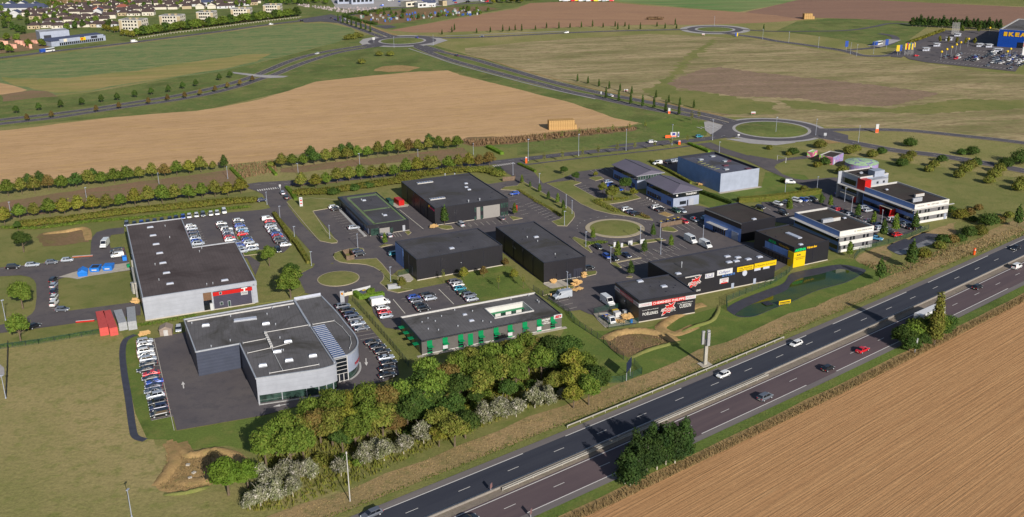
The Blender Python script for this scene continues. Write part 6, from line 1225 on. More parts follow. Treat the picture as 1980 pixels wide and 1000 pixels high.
l1 = zA((40, 735), (155, 692), (270, 672), (385, 665), (497, 655), (608, 640), (718, 630), (828, 620), (932, 602), (1038, 595), (1143, 580), (1245, 570), (1348, 555), (1450, 545), (1550, 530), (1650, 520), (1748, 512), (1848, 495))
treerow(l1, 'ygogyyyogyogoggoyyy', 'in the lower left row along the road', 'trees in the lower left row', 1.12)
l2 = z2b((330, 458), (440, 452), (520, 430), (605, 415), (697, 400), (785, 390), (870, 388), (960, 372), (1040, 370), (1130, 350), (1215, 345), (1300, 335), (1350, 325), (1455, 315), (1530, 305), (1610, 300), (1690, 290), (1768, 280))
treerow(l2, 'oygoogooggyoogoyrr', 'in the lower right row along the road', 'trees in the lower right row', 1.1)
tproto(('cone', 0), [((0, 0, 1.7), (.9, .9, .9)), ((0, 0, 2.7), (.85, .85, 1.)), ((0, 0, 3.7), (.6, .6, .9)), ((0, 0, 4.5), (.3, .3, .6))], 700, .3, L_green, 3., .08, seed=3)
tproto(('cone', 1), [((0, 0, 1.7), (.95, .95, .9)), ((.1, 0, 2.7), (.9, .8, 1.)), ((0, 0, 3.6), (.65, .6, .9)), ((0, 0, 4.4), (.35, .3, .6))], 700, .3, L_dark, 3., .08, seed=5)
for i, (p, s_) in enumerate([((1009.3, 356), .85), ((1025, 363.6), .6), ((1043.4, 373.7), .85), ((1060.6, 387.6), .8), ((1078.3, 395.2), .95), ((1088.9, 405.6), .85), ((1090, 421.7), .95)]): tree(('cone', i % 2), p, i, s_, f'small cone-shaped street tree on the long grass verge, {nth(i)} from the top', 'tree', 'street trees on the avenue verge', 'street_tree')
for i, (p, s_) in enumerate([((1146.5, 464.6), 1.), ((1262.6, 459.6), 1.05), ((1297, 479.8), 1.), ((1246, 492.4), 1.15), ((1194, 501), 1.3), ((1219.5, 535), 1.15)]): tree(('cone', i % 2), p, i, s_, f'cone-shaped tree among the bays below the large roundabout, {nth(i)} listed from the top', 'tree', 'cone trees round the roundabout car park', 'street_tree')
tree(('cone', 1), (860, 435.6), 1, 1.55, 'cone-shaped tree against the largest black warehouse', 'tree', None, 'street_tree'); tree(('cone', 0), (995, 417), 1, 1.05, 'small tree at the glazed corner of the largest black warehouse', 'tree', None, 'street_tree'); tree(('cone', 0), (744.5, 474), 1, .95, 'small tree below the green-striped roof building', 'tree', None, 'street_tree')
for i, (p, s_) in enumerate([((1525.5, 411.6), 1.4), ((1587.3, 397.7), 1.), ((1605, 402), 1.05), ((1658, 423), 1.2), ((1688.3, 437), 1.15), ((1707.3, 461), 1.45), ((1730, 451), 1.5), ((1768, 447), 1.5), ((1641.6, 498), 1.2)]): tree(('cone', i % 2), p, i, s_, f'narrow tree around the white offices, {nth(i)} from the left and back', 'tree', 'narrow trees at the white offices', 'street_tree')
def broad(key, m, rx, rz, zc, n, size, seed, th=3., tr=.22, tm=None, k=7, **kw): tproto(key, lobes_round(rx, rz, zc, k, seed), n, size, m, th+rz*.6, tr, tm, 6, rx*.6, seed, **kw)
broad(('broad', 0), L_dark, 3.0, 2.6, 4.4, 4200, .3, 11); broad(('broad', 1), L_green, 3.0, 2.8, 4.6, 4200, .3, 12); broad(('broad', 2), L_olive, 3.0, 2.7, 4.5, 4200, .3, 13)
broad(('broad', 3), L_yel, 3.0, 2.7, 4.5, 4200, .3, 14); broad(('broad', 4), L_rust, 3.0, 2.8, 4.6, 4200, .3, 15); broad(('broad', 5), L_bright, 3.0, 2.9, 4.2, 4600, .3, 16, k=9)
broad(('broad', 6), L_dark, 3.2, 2.4, 4.2, 3800, .31, 17); broad(('broad', 7), L_green, 2.8, 3.2, 5.0, 4400, .3, 18, k=10); broad(('broad', 8), L_olive, 3.3, 2.6, 4.3, 4400, .31, 19, k=10)
broad(('silver', 0), L_white, 2.5, 2.7, 2.7, 2600, .25, 21, tm=M_barkp, tr=.1, shell=.8); broad(('silver', 1), L_white, 2.8, 2.4, 2.3, 3000, .25, 22, tm=M_barkp, tr=.1, shell=.7)
for i, (k, p, s_, lab) in enumerate([(0, zB((185, 152))[0], 1.15, 'spreading tree by the brown pit at the left'), (1, zB((178, 590))[0], 1.25, 'spreading tree on the round yard lawn at the left'), (1, zB((162, 845))[0], 1.2, 'spreading tree beside the hedge at the left edge'),
        (7, zC((685, 265))[0], .95, 'bright young tree on the lawn by the factory'), (1, zC((850, 515))[0], 1.45, 'big green tree between factory and near roundabout'), (0, zC((860, 370))[0], .9, 'darker tree behind the big one near the near roundabout'),
        (6, z3((355, 352))[0], .62, 'round tree left of the gabled office'), (0, z3((447, 402))[0], .62, 'round tree between lane and gabled office car park'), (3, z3((600, 372))[0], .42, 'tiny yellow tree in the gabled office car park'),
        (2, z3((655, 498))[0], .72, 'olive tree at the left of the car park clump'), (6, z3((825, 482))[0], .98, 'largest dark tree of the car park clump'), (8, z3((727, 552))[0], .95, 'front olive tree of the car park clump'), (3, z3((890, 527))[0], .62, 'slim yellow-green tree right of the car park clump'),
        (0, zA((140, 780))[0], .55, 'small dark tree at the left end of the long hedge')]):
    tree(('broad', k), p, i*1.3, s_, lab, 'tree', None, 'broadleaf_tree')
def blob(name, lab, cat, pts, rr, hh, m, n, size, seed, group=None, kind=None):
    """a hedge or shrub: leaf sprays in overlapping lobes along a ground line"""
    W = [G(*p) for p in pts]; L_ = []; rnd = random.Random(seed); c0 = W[0]
    for i in range(max(1, len(W)-1)):
        a = W[i]; c = W[min(i+1, len(W)-1)]; k = max(1, int((c-a).length/(rr*.9)))
        for j in range(k):
            p = a.lerp(c, j/k)-c0; L_.append(((p.x, p.y, hh*.5), (rr*rnd.uniform(.85, 1.15), rr*rnd.uniform(.85, 1.15), hh*.55*rnd.uniform(.8, 1.2))))
    p = W[-1]-c0; L_.append(((p.x, p.y, hh*.5), (rr, rr, hh*.5)))
    return link(name, leaf_mesh(name, m, n, L_, size, seed, shell=.3), None, lab, cat, group, kind, (c0.x, c0.y, .03))
LV = {0: 'dark green', 1: 'green', 2: 'olive', 3: 'yellow-green', 4: 'russet', 5: 'bright green', 6: 'dark green', 7: 'fresh green', 8: 'olive'}
wood = []
def W_at(lst, zf, zt=4.6):
    for (a, c, k, s_) in lst: u, v = zf((a, c))[0]; wood.append((G(u, v, zt*s_), k, s_, u))
W_at([(345, 650, 5, 1.2), (500, 640, 5, .92), (640, 460, 7, 1.05), (720, 380, 1, 1.15), (800, 330, 7, 1.15), (830, 440, 1, 1.2), (930, 430, 7, 1.05), (890, 310, 8, 1.1), (1000, 180, 1, 1.05), (1060, 280, 4, 1.1), (1160, 160, 7, 1.2), (1150, 290, 2, 1.2), (1270, 130, 3, 1.15), (1270, 250, 3, 1.1), (1230, 370, 6, .9), (1330, 330, 1, 1.1), (1400, 110, 7, 1.2), (1420, 230, 1, 1.15), (1590, 100, 4, 1.15), (1540, 220, 8, 1.1), (1690, 60, 1, 1.2), (1730, 190, 6, 1.05), (1800, 100, 6, 1.2), (1890, 50, 1, 1.2), (1640, 270, 4, .8)], zJ)
W_at([(90, 400, 1, 1.2), (40, 480, 0, 1.1), (150, 480, 1, 1.15), (110, 560, 6, 1.05), (215, 430, 4, 1.05), (290, 380, 7, 1.15), (290, 480, 6, 1.1), (370, 320, 8, 1.15), (420, 390, 1, 1.2), (420, 470, 8, 1.1), (510, 300, 1, 1.15), (500, 400, 7, 1.1), (570, 370, 8, 1.15), (590, 270, 2, 1.05), (650, 300, 7, 1.1), (660, 400, 1, 1.), (730, 220, 1, 1.1), (740, 310, 8, 1.1), (800, 250, 4, .9), (820, 340, 7, 1.1), (870, 240, 0, 1.15), (900, 320, 6, 1.05), (960, 250, 6, 1.1), (1010, 230, 0, 1.), (1030, 330, 3, 1.15), (1040, 430, 3, 1.15), (1100, 350, 1, 1.), (1170, 430, 6, 1.1), (1130, 510, 7, .95), (1210, 440, 1, .75), (900, 460, 2, .8), (1030, 540, 3, .85), (600, 500, 6, .75), (250, 620, 0, 1.), (170, 700, 8, 1.05), (260, 760, 8, 1.05), (330, 720, 6, .95), (160, 800, 3, .7), (60, 640, 6, .9), (400, 560, 6, .6), (0, 590, 6, 1.)], zK)
wood.sort(key=lambda t_: t_[3]); cnt = {}
for P, k, s_, u in wood:
    lv = LV[k]; cnt[lv] = cnt.get(lv, 0)+1
    tree(('broad', k), P, u*.7 % 6.28, (s_*1.17, s_*1.17, s_*1.1), f'{lv} tree in the wood beside the motorway, {nth(cnt[lv]-1)} {lv} one from the left', 'tree', 'trees of the roadside wood', 'broadleaf_tree')
silv = []
for (a, c, s_) in [(620, 650, 1.1), (690, 690, 1.1), (790, 620, 1.15), (880, 620, 1.15), (980, 610, 1.05), (520, 850, .85), (600, 800, 1.1), (720, 770, 1.0), (850, 740, 1.), (1220, 590, .95), (1400, 490, 1.05), (1550, 460, 1.1), (1700, 410, 1.1), (1850, 320, 1.1), (1480, 430, .8)]: silv.append((zJ((a, c))[0], s_))
for (a, c, s_) in [(60, 780, 1.1), (450, 650, 1.15), (555, 610, 1.1), (660, 610, 1.1), (780, 550, 1.15), (870, 540, 1.05), (600, 640, .8), (820, 490, .8), (960, 530, .7)]: silv.append((zK((a, c))[0], s_))
silv.sort(key=lambda t_: t_[0][0])
for i, (p, s_) in enumerate(silv):
    P = G(p[0], p[1], 3.0*s_); tree(('silver', i % 2), P, i*2.1, s_, f'silvery white-leaved poplar along the front of the wood, {nth(i)} from the left', 'tree', 'white-leaved poplars', 'white_poplar')
ub = random.Random(77); fr = [(470, 975), (540, 960), (610, 925), (680, 905), (740, 885), (800, 860), (860, 835), (920, 800), (990, 775), (1060, 765), (1120, 765), (1170, 745)]
nb = 0
for i in range(len(fr)-1):
    for j in range(5):
        t_ = (j+ub.random())/5; u = fr[i][0]+(fr[i+1][0]-fr[i][0])*t_; v = fr[i][1]+(fr[i+1][1]-fr[i][1])*t_-ub.uniform(0, 26); c = ub.choice('odgyog'); r_ = ub.uniform(1.1, 1.9)
        blob('bush', f'{CN.get(c)} bush at the foot of the roadside wood, {nth(nb)} from the left', 'bush', [(u, v)], r_, r_*1.25, dict(o=L_olive, d=L_dark, g=L_green, y=L_yel)[c], 420, .32, 500+nb, 'bushes at the foot of the wood'); nb += 1
def cone_lobes(h, r, z0, k=7, seed=0):
    rnd = random.Random(seed); return [((rnd.uniform(-.15, .15)*r, rnd.uniform(-.15, .15)*r, z0+(h-z0)*i/k), (r*(1-.72*i/k), r*(1-.72*i/k), (h-z0)/k*1.3)) for i in range(k)]
tproto(('pine', 0), cone_lobes(8.2, 1.9, 2.2, 6, 1)+[((.9, .5, 4.2), (1.1, 1., 1.)), ((-.9, .3, 5), (1., 1., 1.)), ((0, -.9, 3.6), (1.1, 1.1, 1.))], 2600, .3, L_pine, 6, .16, M_barkp, 8, 1.2, seed=31)
tproto(('pine', 1), cone_lobes(7.2, 2.0, 1.8, 5, 2)+[((1, -.4, 3.9), (1.1, 1., .9)), ((-.9, -.5, 4.6), (1., .9, .9))], 2600, .3, L_pine, 5, .16, M_barkp, 8, 1.2, seed=32)
pn = [zM(p)[0] for p in ((60, 790), (120, 740), (170, 690), (235, 680), (290, 650), (350, 640), (400, 600), (95, 690), (200, 610), (330, 570), (30, 770), (265, 600), (410, 560))]
pn.sort()
for i, p in enumerate(pn): P = G(p[0], p[1], .6); tree(('pine', i % 2), P, i, (1.15, 1.15, 1.05+.1*(i % 3)), f'dark pine in the clump beside the motorway, {nth(i)} from the left', 'pine tree', 'pines beside the motorway', 'pine_tree')
tproto(('poplar', 0), [((0, 0, 3+1.4*i), (2.3-.17*i if i > 2 else 1.9, 2.3-.17*i if i > 2 else 1.9, 1.5)) for i in range(9)]+[((.7, .4, 6), (1.4, 1.4, 2)), ((-.8, 0, 8), (1.2, 1.2, 2)), ((.3, -.7, 10), (1, 1, 1.8))], 5200, .38, L_olive, 12, .25, None, 8, 1., seed=41)
tree(('poplar', 0), (1806, 668), 0, 1.02, 'tall narrow poplar standing out of the bushes beside the lorry', 'poplar', None, 'poplar_tree')
tproto(('slim', 0), [((0, 0, 1.2+.9*i), (.62-.06*i, .62-.06*i, .85)) for i in range(7)], 500, .34, L_dark, 5, .07, None, 3, .3, seed=42)
tproto(('twig', 0), [((0, 0, 2.2), (.5, .5, .8)), ((0, 0, 3.0), (.4, .4, .6))], 90, .2, L_olive, 3.2, .05, None, 5, .6, seed=43)
for i, (a, c, s_, k) in enumerate([(590, 800, .95, 0), (640, 860, .75, 6), (700, 750, 1.0, 1), (780, 760, 1.0, 0), (850, 720, 1., 1), (920, 710, .8, 0), (740, 830, .7, 6), (880, 760, .7, 0), (660, 790, .9, 1)]):
    u, v = zG((a, c))[0]; P = G(u, v, 3*s_); tree(('broad', k), P, i*1.7, (s_*1.35, s_*1.35, s_*1.05), f'dense green bush round the foot of the poplar, {nth(i)} listed from the left', 'bush', 'bushes beside the motorway', 'bush', z=-1.0*s_)
bp = z3t((680, 757), (777, 780), (868, 802), (960, 820), (1047, 832), (1137, 860), (1238, 882))
for i, p in enumerate(bp): tree(('slim', 0), p, i, (1.5, 1.5, 1.), f'tall slim tree on the near side of the boulevard, {nth(i)} from the left', 'tree', 'slim trees near side of the boulevard', 'slim_tree')
bp = z3t((462, 625), (542, 642), (626, 665), (705, 682), (788, 700), (877, 720), (1063, 752), (1160, 790), (1245, 810), (1352, 830))
for i, p in enumerate(bp): tree(('slim', 0), p, i, (1.25, 1.25, .68), f'slim tree on the far side of the boulevard, {nth(i)} from the left', 'tree', 'slim trees far side of the boulevard', 'slim_tree')
bp = z1((127, 872), (300, 852), (468, 828), (630, 810), (780, 786), (900, 773), (1035, 750), (1160, 730), (1293, 710), (1402, 685), (1503, 665), (1682, 620), (1762, 600))
for i, p in enumerate(bp): tree(('row', 'd', i % 3), p, i, (.75, .75, .8), f'dark young tree above the left boulevard, {nth(i)} from the left', 'tree', 'young trees above the left boulevard', 'young_tree')
bp = z1((210, 932), (398, 908), (740, 862), (915, 838), (1140, 802), (1285, 777), (1417, 757), (1535, 737), (1650, 708), (1745, 682), (1840, 660), (1935, 630))
for i, p in enumerate(bp): tree(('row', 'r', i % 3), p, i, (.6, .6, .72), f'reddish young tree between the left carriageways, {nth(i)} from the left', 'tree', 'young trees between the carriageways', 'young_tree')
bp = [z2(p)[0] for p in ((610, 165), (645, 180), (680, 190), (712, 200), (748, 212), (785, 225), (820, 232), (857, 250))]
for i, p in enumerate(bp): tree(('slim', 0), p, i, (1.6, 1.6, 1.), f'upright tree down the middle of the avenue into town, {nth(i)} from the top', 'tree', 'trees down the town avenue', 'slim_tree')
bp = z3t((-575, 265), (-500, 250), (-480, 235), (-310, 255), (-205, 250), (-110, 245), (-60, 240), (-15, 235), (35, 240), (140, 232), (225, 218), (320, 222), (405, 215), (492, 212), (577, 208), (658, 212), (750, 208), (770, 228), (855, 228), (943, 228), (825, 205), (1070, 205), (1132, 222), (1220, 222), (1210, 195), (1887, 232))
for i, p in enumerate(sorted(bp)): tree(('slim', 0), p, i, (1.3, 1.3, .6+.14*(i % 3)), f'small tree on the verge of the far road, {nth(i)} from the left', 'tree', 'small trees along the far road', 'slim_tree')
bp = z3((340, 95), (210, 115), (475, 75), (620, 65), (730, 45), (860, 30), (980, 15))
for i, p in enumerate(bp): tree(('twig', 0), p, i, 1.6, f'bare sapling above the main road, {nth(i)} from the left', 'sapling', 'saplings above the main road', 'sapling')
bp = z3((205, 275), (345, 255), (500, 240), (620, 220), (765, 200), (900, 185), (1050, 170), (1175, 150), (1300, 130))
for i, p in enumerate(bp): tree(('twig', 0), p, i, 1.7, f'bare sapling below the main road, {nth(i)} from the left', 'sapling', 'saplings below the main road', 'sapling')
for i, (p, s_, c) in enumerate([((525, 490), 1., 'bare'), ((657, 470), 1.25, 'green'), ((785, 452), 1.1, 'rusty'), ((980, 470), 1.1, 'yellow-green'), ((880, 530), 1., 'sparse'), ((1040, 525), 1., 'thin'), ((925, 385), .9, 'reddish'), ((258, 530), 1.2, 'olive')]):
    key = ('twig', 0) if c in ('bare', 'sparse', 'thin') else ('row', {'green': 'y', 'yellow-green': 'y', 'rusty': 'r', 'reddish': 'r', 'olive': 'o'}[c], i % 3); tree(key, zD(p)[0], i, s_*(1.3 if key[0] == 'twig' else .55), f'{c} young tree in the garden behind the green-windowed office', 'tree', None, 'garden_tree')
def box_hedge(name, lab, pts, wd, hh, m=L_lime, dens=26, size=.26, group=None, seed=0):
    W = [G(*p) for p in pts]; c0 = W[0]; rg = random.Random(seed); mb = MB(); tot = 0
    mb.strip([p-c0 for p in W], wd*.86, hh*.93, m, 0.)
    for i in range(len(W)-1):
        a, c = W[i]-c0, W[i+1]-c0; L_ = (c-a).length; t_ = (c-a).normalized(); nn = Vector((-t_.y, t_.x)); k = int(L_*(wd+2*hh)*dens)
        for j in range(k):
            s = rg.random()*L_; f = rg.random()*(wd+2*hh)
            if f < wd: p = a+t_*s+nn*(f-wd/2); z_ = hh; n3 = Vector((0, 0, 1))
            elif f < wd+hh: p = a+t_*s+nn*wd/2; z_ = f-wd; n3 = Vector((nn.x, nn.y, 0))
            else: p = a+t_*s-nn*wd/2; z_ = f-wd-hh; n3 = Vector((-nn.x, -nn.y, 0))
            n3 = (n3+Vector((rg.gauss(0, .5), rg.gauss(0, .5), rg.gauss(0, .5)))).normalized(); u_ = n3.orthogonal().normalized(); w_ = n3.cross(u_); s_ = size*rg.uniform(.6, 1.2)
            q_ = Vector((p.x, p.y, z_))+n3*rg.uniform(-.05, .12); mb.add([q_-u_*s_*.6, q_-w_*s_*.4, q_+u_*s_*.6, q_+w_*s_*.4], [(0, 1, 2, 3)], m)
    return link(name, mb.mesh(name), None, lab, 'hedge', group, None, (c0.x, c0.y, .03))
blob('informal_hedge', 'long loose olive and yellow hedge below the lower left tree row', 'hedge', zA((180, 745), (500, 710), (900, 655), (1300, 615), (1700, 575), (1930, 560)), 2.6, 2.2, L_hedge, 22000, .42, 1)
blob('informal_hedge', 'bushy green edge under the long left hedge', 'hedge', zA((30, 760), (300, 765), (700, 712), (1000, 690), (1500, 640), (1900, 600)), 1.3, 1.0, L_green, 5000, .35, 7)
blob('informal_hedge', 'loose olive and yellow hedge below the lower right tree row', 'hedge', z2b((310, 500), (500, 495), (800, 450), (1050, 415), (1200, 390)), 2.6, 2.3, L_hedge, 14000, .42, 2)
blob('informal_hedge', 'yellow hedge showing above the largest black warehouse', 'hedge', z2b((1100, 370), (1300, 355), (1500, 330), (1600, 325)), 2.4, 2.4, L_hedge, 5000, .42, 3)
blob('shrub_bank', 'mixed shrubs right of the largest black warehouse', 'shrubs', z2b((1620, 330), (1700, 325), (1780, 340), (1850, 360)), 2.6, 2.4, L_olive, 3500, .4, 4)
for i, p in enumerate(z2b((575, 500), (735, 470), (840, 450))): blob('bush', f'dark round bush in the hedge by the green-striped building, {nth(i)} from the left', 'bush', [p], 2.4, 2.6, L_dark, 1300, .38, 20+i, 'dark bushes in the hedge')
blob('bush', 'dark bush at the right end of the warehouse shrubs', 'bush', z2b((1830, 345)), 2.2, 3., L_dark, 1200, .38, 27); blob('bush', 'olive bush starting the upper right tree row', 'bush', z2b((95, 285)), 1.9, 2.2, L_olive, 900, .38, 28)
for k, (a, c, d_) in enumerate([((1770, 305), (1860, 400), 'between the left tree rows'), ((80, 300), (135, 355), 'right of the left tree rows')]): box_hedge('clipped_hedge', f'short clipped bright hedge {d_}', [(zA if k == 0 else z2b)(a)[0], (zA if k == 0 else z2b)(c)[0]], 1.4, .9, seed=k)
box_hedge('clipped_hedge', 'clipped bright hedge on the grass above the main road', z2b((1755, 140), (1865, 195)), 2.2, 1.3, seed=4); box_hedge('clipped_hedge', 'clipped hedge at the avenue mouth', z3((10, 270), (140, 330)), 1.4, .9, seed=5); box_hedge('clipped_hedge', 'clipped hedge by the small street junction', z2b((215, 450), (260, 500), (285, 545)), 1.5, 1.0, seed=6)
box_hedge('clipped_hedge', 'dark clipped hedge between factory car park and street', [zC((810, 0))[0], zC((900, 100))[0], zC((990, 245))[0]], 1.6, 1.3, L_olive, seed=8); box_hedge('clipped_hedge', 'clipped dark hedge between factory car park and street, upper length', z2b((120, 655), (200, 770), (260, 860)), 1.5, 1.2, L_olive, seed=9)
box_hedge('clipped_hedge', 'bright clipped hedge hiding the bins by the crest pylon', z640((420, 900), (520, 985), (660, 975), (930, 925)), 1.5, 1.3, seed=10); box_hedge('clipped_hedge', 'square bright hedge block beside the bins', z640((660, 870), (750, 880)), 2., 1.3, seed=11)
box_hedge('clipped_hedge', 'long tall clipped hedge between retail hall and white offices', z4((-210, 560), (0, 545), (200, 520), (415, 490)), 2.4, 2.0, L_olive, seed=12); box_hedge('clipped_hedge', 'dark hedge separating the zinc-roofed office from the plain warehouse lawn', z3((1380, 480), (1650, 580)), 1.6, 1.4, L_dark, seed=13)
box_hedge('clipped_hedge', 'dark hedge beside the lane behind the zinc-roofed offices', z3((1020, 250), (1240, 370), (1330, 420)), 1.2, 1.1, L_olive, seed=14); box_hedge('clipped_hedge', 'clipped hedge between the main road and the plain warehouse', z3((1310, 115), (1470, 180)), 1.5, 1.1, seed=15)
blob('informal_hedge', 'thin green hedge under the yard fence at the left', 'hedge', zB((0, 890), (300, 850), (540, 810), (850, 755)), .9, .9, L_green, 2600, .28, 30)
blob('shrub_bank', 'green shrubs along the foot of the factory end wall', 'shrubs', zB((880, 755), (1080, 725), (1300, 690), (1500, 650)), .8, .9, L_green, 1300, .28, 31)
blob('shrub_bank', 'low shrubs along the avenue verge', 'shrubs', z3((10, 470), (100, 525), (140, 555), (250, 610), (335, 670)), .9, .8, L_olive, 1600, .28, 32)
blob('shrub_bank', 'mixed shrub bed by the hipped-roof office car park', 'shrubs', z3((600, 560), (680, 600), (760, 635)), 1.7, 1.2, L_olive, 1300, .3, 33); blob('shrub_bank', 'golden shrub bed under the car park clump', 'shrubs', z3((610, 555), (720, 545), (830, 535)), 1.2, 1., L_yel, 800, .3, 34)
blob('shrub_bank', 'straw-coloured shrubs at the end of the gravel bed', 'shrubs', z3((940, 660), (1000, 685)), 1., 1.1, L_rust, 500, .28, 35); blob('shrub_bank', 'shrubs on the planted strip below the large roundabout', 'shrubs', z3((540, 885), (670, 875)), 1.0, 1.1, L_green, 700, .28, 36)
sh_ = [((30, 155), 1.6, 'o'), ((210, 195), 2.6, 'd'), ((175, 200), 1.4, 'y'), ((415, 145), 3.2, 'o'), ((455, 270), 2.6, 'd'), ((395, 290), 1.9, 'y'), ((590, 345), 3., 'o'), ((655, 295), 2.2, 'd'), ((130, 405), 1.2, 'd'), ((295, 470), 1.6, 'o'), ((640, 190), 3.2, 'o'), ((690, 170), 2.6, 'o'), ((815, 215), 2.8, 'o'), ((890, 190), 2.5, 'd'), ((1105, 132), 3.4, 'd'), ((1045, 285), 3., 'd'), ((1075, 255), 3., 'o'), ((1115, 215), 2.6, 'o'), ((1250, 325), 2.2, 'o'), ((1290, 290), 2.6, 'o'), ((1350, 250), 2.6, 'd'), ((1480, 370), 2.6, 'o'), ((1530, 330), 3., 'o'), ((1570, 300), 3., 'o'), ((1610, 280), 2.8, 'd'), ((1710, 415), 2.6, 'o'), ((1750, 370), 3., 'o'), ((1790, 330), 3., 'o'), ((1840, 290), 3.4, 'd'), ((1940, 470), 3.2, 'o'), ((1975, 430), 3.4, 'o'), ((1950, 265), 5., 'd'), ((1500, 195), 2.2, 'd'), ((1585, 195), 3.2, 'd'),
       ((1420, 635), 1.8, 'd'), ((1490, 685), 3., 'y'), ((1560, 660), 2.2, 'r'), ((1630, 620), 1.8, 'r'), ((1590, 705), 1.6, 'd'), ((1705, 740), 4., 'd'), ((1780, 720), 2.4, 'r'), ((1860, 680), 2., 'o'), ((1560, 820), 3., 'd'), ((1640, 810), 3., 'o'), ((1360, 870), 2.6, 'd'), ((1430, 870), 2.4, 'r'), ((1140, 970), 2.4, 'd'), ((1210, 980), 2.4, 'y'), ((1330, 915), 2.2, 'o'), ((1490, 860), 2.2, 'd')]
MM = dict(o=L_olive, d=L_dark, y=L_yel, r=L_rust)
for i, (p, r_, c) in enumerate(sorted(sh_, key=lambda t_: t_[0][0])): blob('shrub', f'{CN[c]} shrub on the east meadow and bank, {nth(i)} from the left', 'shrub', z4(p), r_*.9, r_*1.15, MM[c], int(500+r_*380), .4, 100+i, 'shrubs of the east meadow')
tree(('cone', 1), z4((1925, 750))[0], 0, 1.7, 'dark fir at the right edge above the motorway', 'fir tree', None, 'fir_tree')
for i, (p, s_, c) in enumerate([((1700, 545), 1.6, 1), ((1760, 520), 2., 1)]): tree(('cone', c), p, i, s_, f'dark conical tree by the second basin, {nth(i)} from the left', 'tree', 'conical trees by the second basin', 'conical_tree')
for i, p in enumerate(z3t((1332, 950), (1388, 940))): tree(('twig', 0), p, i, 2., f'thin young tree by the big roundabout entrance, {nth(i)} from the left', 'sapling', 'thin trees by the roundabout', 'sapling')
for i, p in enumerate(z2((790, 490), (1010, 430), (925, 430), (680, 305), (700, 295), (730, 300), (750, 280), (780, 290))): blob('shrub', f'rough shrub on the far grass slope, {nth(i)} from the left', 'shrub', [p], 3, 3.6, L_olive, 500, .6, 160+i, 'shrubs on the far slope')
def tufts(name, W, dens, hh, m, seed, wd=.12, fl=None):
    rg = np.random.default_rng(seed); tri = tessellate_polygon([[Vector((p[0], p[1], 0)) for p in W]]); P = np.array([[p[0], p[1]] for p in W]); T = np.array(tri)
    a, b_, c = P[T[:, 0]], P[T[:, 1]], P[T[:, 2]]; ar = abs((b_[:, 0]-a[:, 0])*(c[:, 1]-a[:, 1])-(b_[:, 1]-a[:, 1])*(c[:, 0]-a[:, 0]))/2
    n = int(ar.sum()*dens); k = rg.choice(len(T), n, p=ar/ar.sum()); u = rg.random(n); v = rg.random(n); fl_ = u+v > 1; u[fl_] = 1-u[fl_]; v[fl_] = 1-v[fl_]
    p = a[k]+(b_[k]-a[k])*u[:, None]+(c[k]-a[k])*v[:, None]; an = rg.random(n)*6.28; h_ = hh*(.4+rg.random(n)*.9)
    dx = np.stack([np.cos(an), np.sin(an)], 1)*wd*(.6+.8*rg.random(n))[:, None]; ln = rg.normal(size=(n, 2))*hh*.25
    V = np.zeros((n, 3, 3)); V[:, 0, :2] = p-dx; V[:, 1, :2] = p+dx; V[:, 2, :2] = p+ln; V[:, 0, 2] = V[:, 1, 2] = .03; V[:, 2, 2] = h_
    me = bpy.data.meshes.new(name); me.vertices.add(n*3); me.vertices.foreach_set('co', V.ravel()); me.loops.add(n*3); me.loops.foreach_set('vertex_index', np.arange(n*3)); me.polygons.add(n)
    me.polygons.foreach_set('loop_start', np.arange(0, n*3, 3)); me.polygons.foreach_set('loop_total', np.full(n, 3)); me.materials.append(m); me.update(); me.validate()
    return link(name, me, None, None, None, None, 'stuff')
ss = list(range(-60, 260, 10))
tufts('dry_grass', [mw(s, 27.2) for s in ss]+[mw(s, 24.6) for s in ss[::-1]], 14, .85, L_dry, 1, .09)
tufts('verge_grass', [mw(s, -4.8) for s in ss]+[mw(s, -11.5) for s in ss[::-1]], 4, .26, L_dry, 2, .14)
tufts('green_verge_grass', [mw(s, -3.8) for s in ss]+[mw(s, -5.6) for s in ss[::-1]], 5, .4, L_gr, 3, .14); tufts('green_verge_grass', [mw(s, 23.6) for s in ss]+[mw(s, 21.) for s in ss[::-1]], 4, .22, L_gr, 4, .12)
tufts('dry_basin_grass', Gs(zH((805, 640), (850, 710), (880, 650), (930, 695), (1100, 700), (1170, 760), (1000, 850), (830, 885), (770, 870), (760, 840), (800, 790))), 6, .45, L_dry, 5, .14)
tufts('brown_scrub', Gs(z2b((1560, 90), (1980, 60), (2500, 12), (2880, -15), (2880, 5), (2400, 55), (1980, 105), (1640, 130))), 1.6, 1.6, L_scrub, 6, .35); tufts('brown_scrub', Gs(zA((1765, 275), (2100, 245), (2130, 320), (1830, 390))), 1.2, 1.2, L_scrub, 7, .3)
tufts('reed_bank', Gs(z1600((420, 560), (760, 760), (1100, 800), (1500, 620), (1900, 420), (1900, 300), (1600, 440), (1300, 560), (1000, 640), (700, 600))), 2.2, .6, L_dry, 8, .2); tufts('reed_bank', Gs(z4((1150, 1000), (1400, 900), (1600, 850), (1980, 740), (1980, 820), (1650, 950), (1400, 1020))), 2.0, .6, L_dry, 9, .2)
tufts('dry_grass_slope', Gs(zE((400, 860), (450, 815), (560, 798), (680, 802), (850, 868), (700, 925), (560, 975), (450, 930))), 4, .4, L_dry, 10, .14); tufts('wood_undergrowth', Gs(zJ((600, 560), (1000, 400), (1400, 430), (1900, 250), (1980, 400), (1500, 600), (1100, 720), (700, 900), (450, 960)))+Gs(zK((600, 700), (900, 640), (1200, 560), (1250, 470), (900, 480), (300, 600), (0, 680)))[::-1] if False else Gs([(500, 880), (620, 845), (760, 800), (900, 750), (1060, 700), (1150, 720), (1180, 745), (1000, 800), (850, 860), (700, 930), (560, 985), (480, 990)]), 3.0, .9, L_olive, 11, .25)
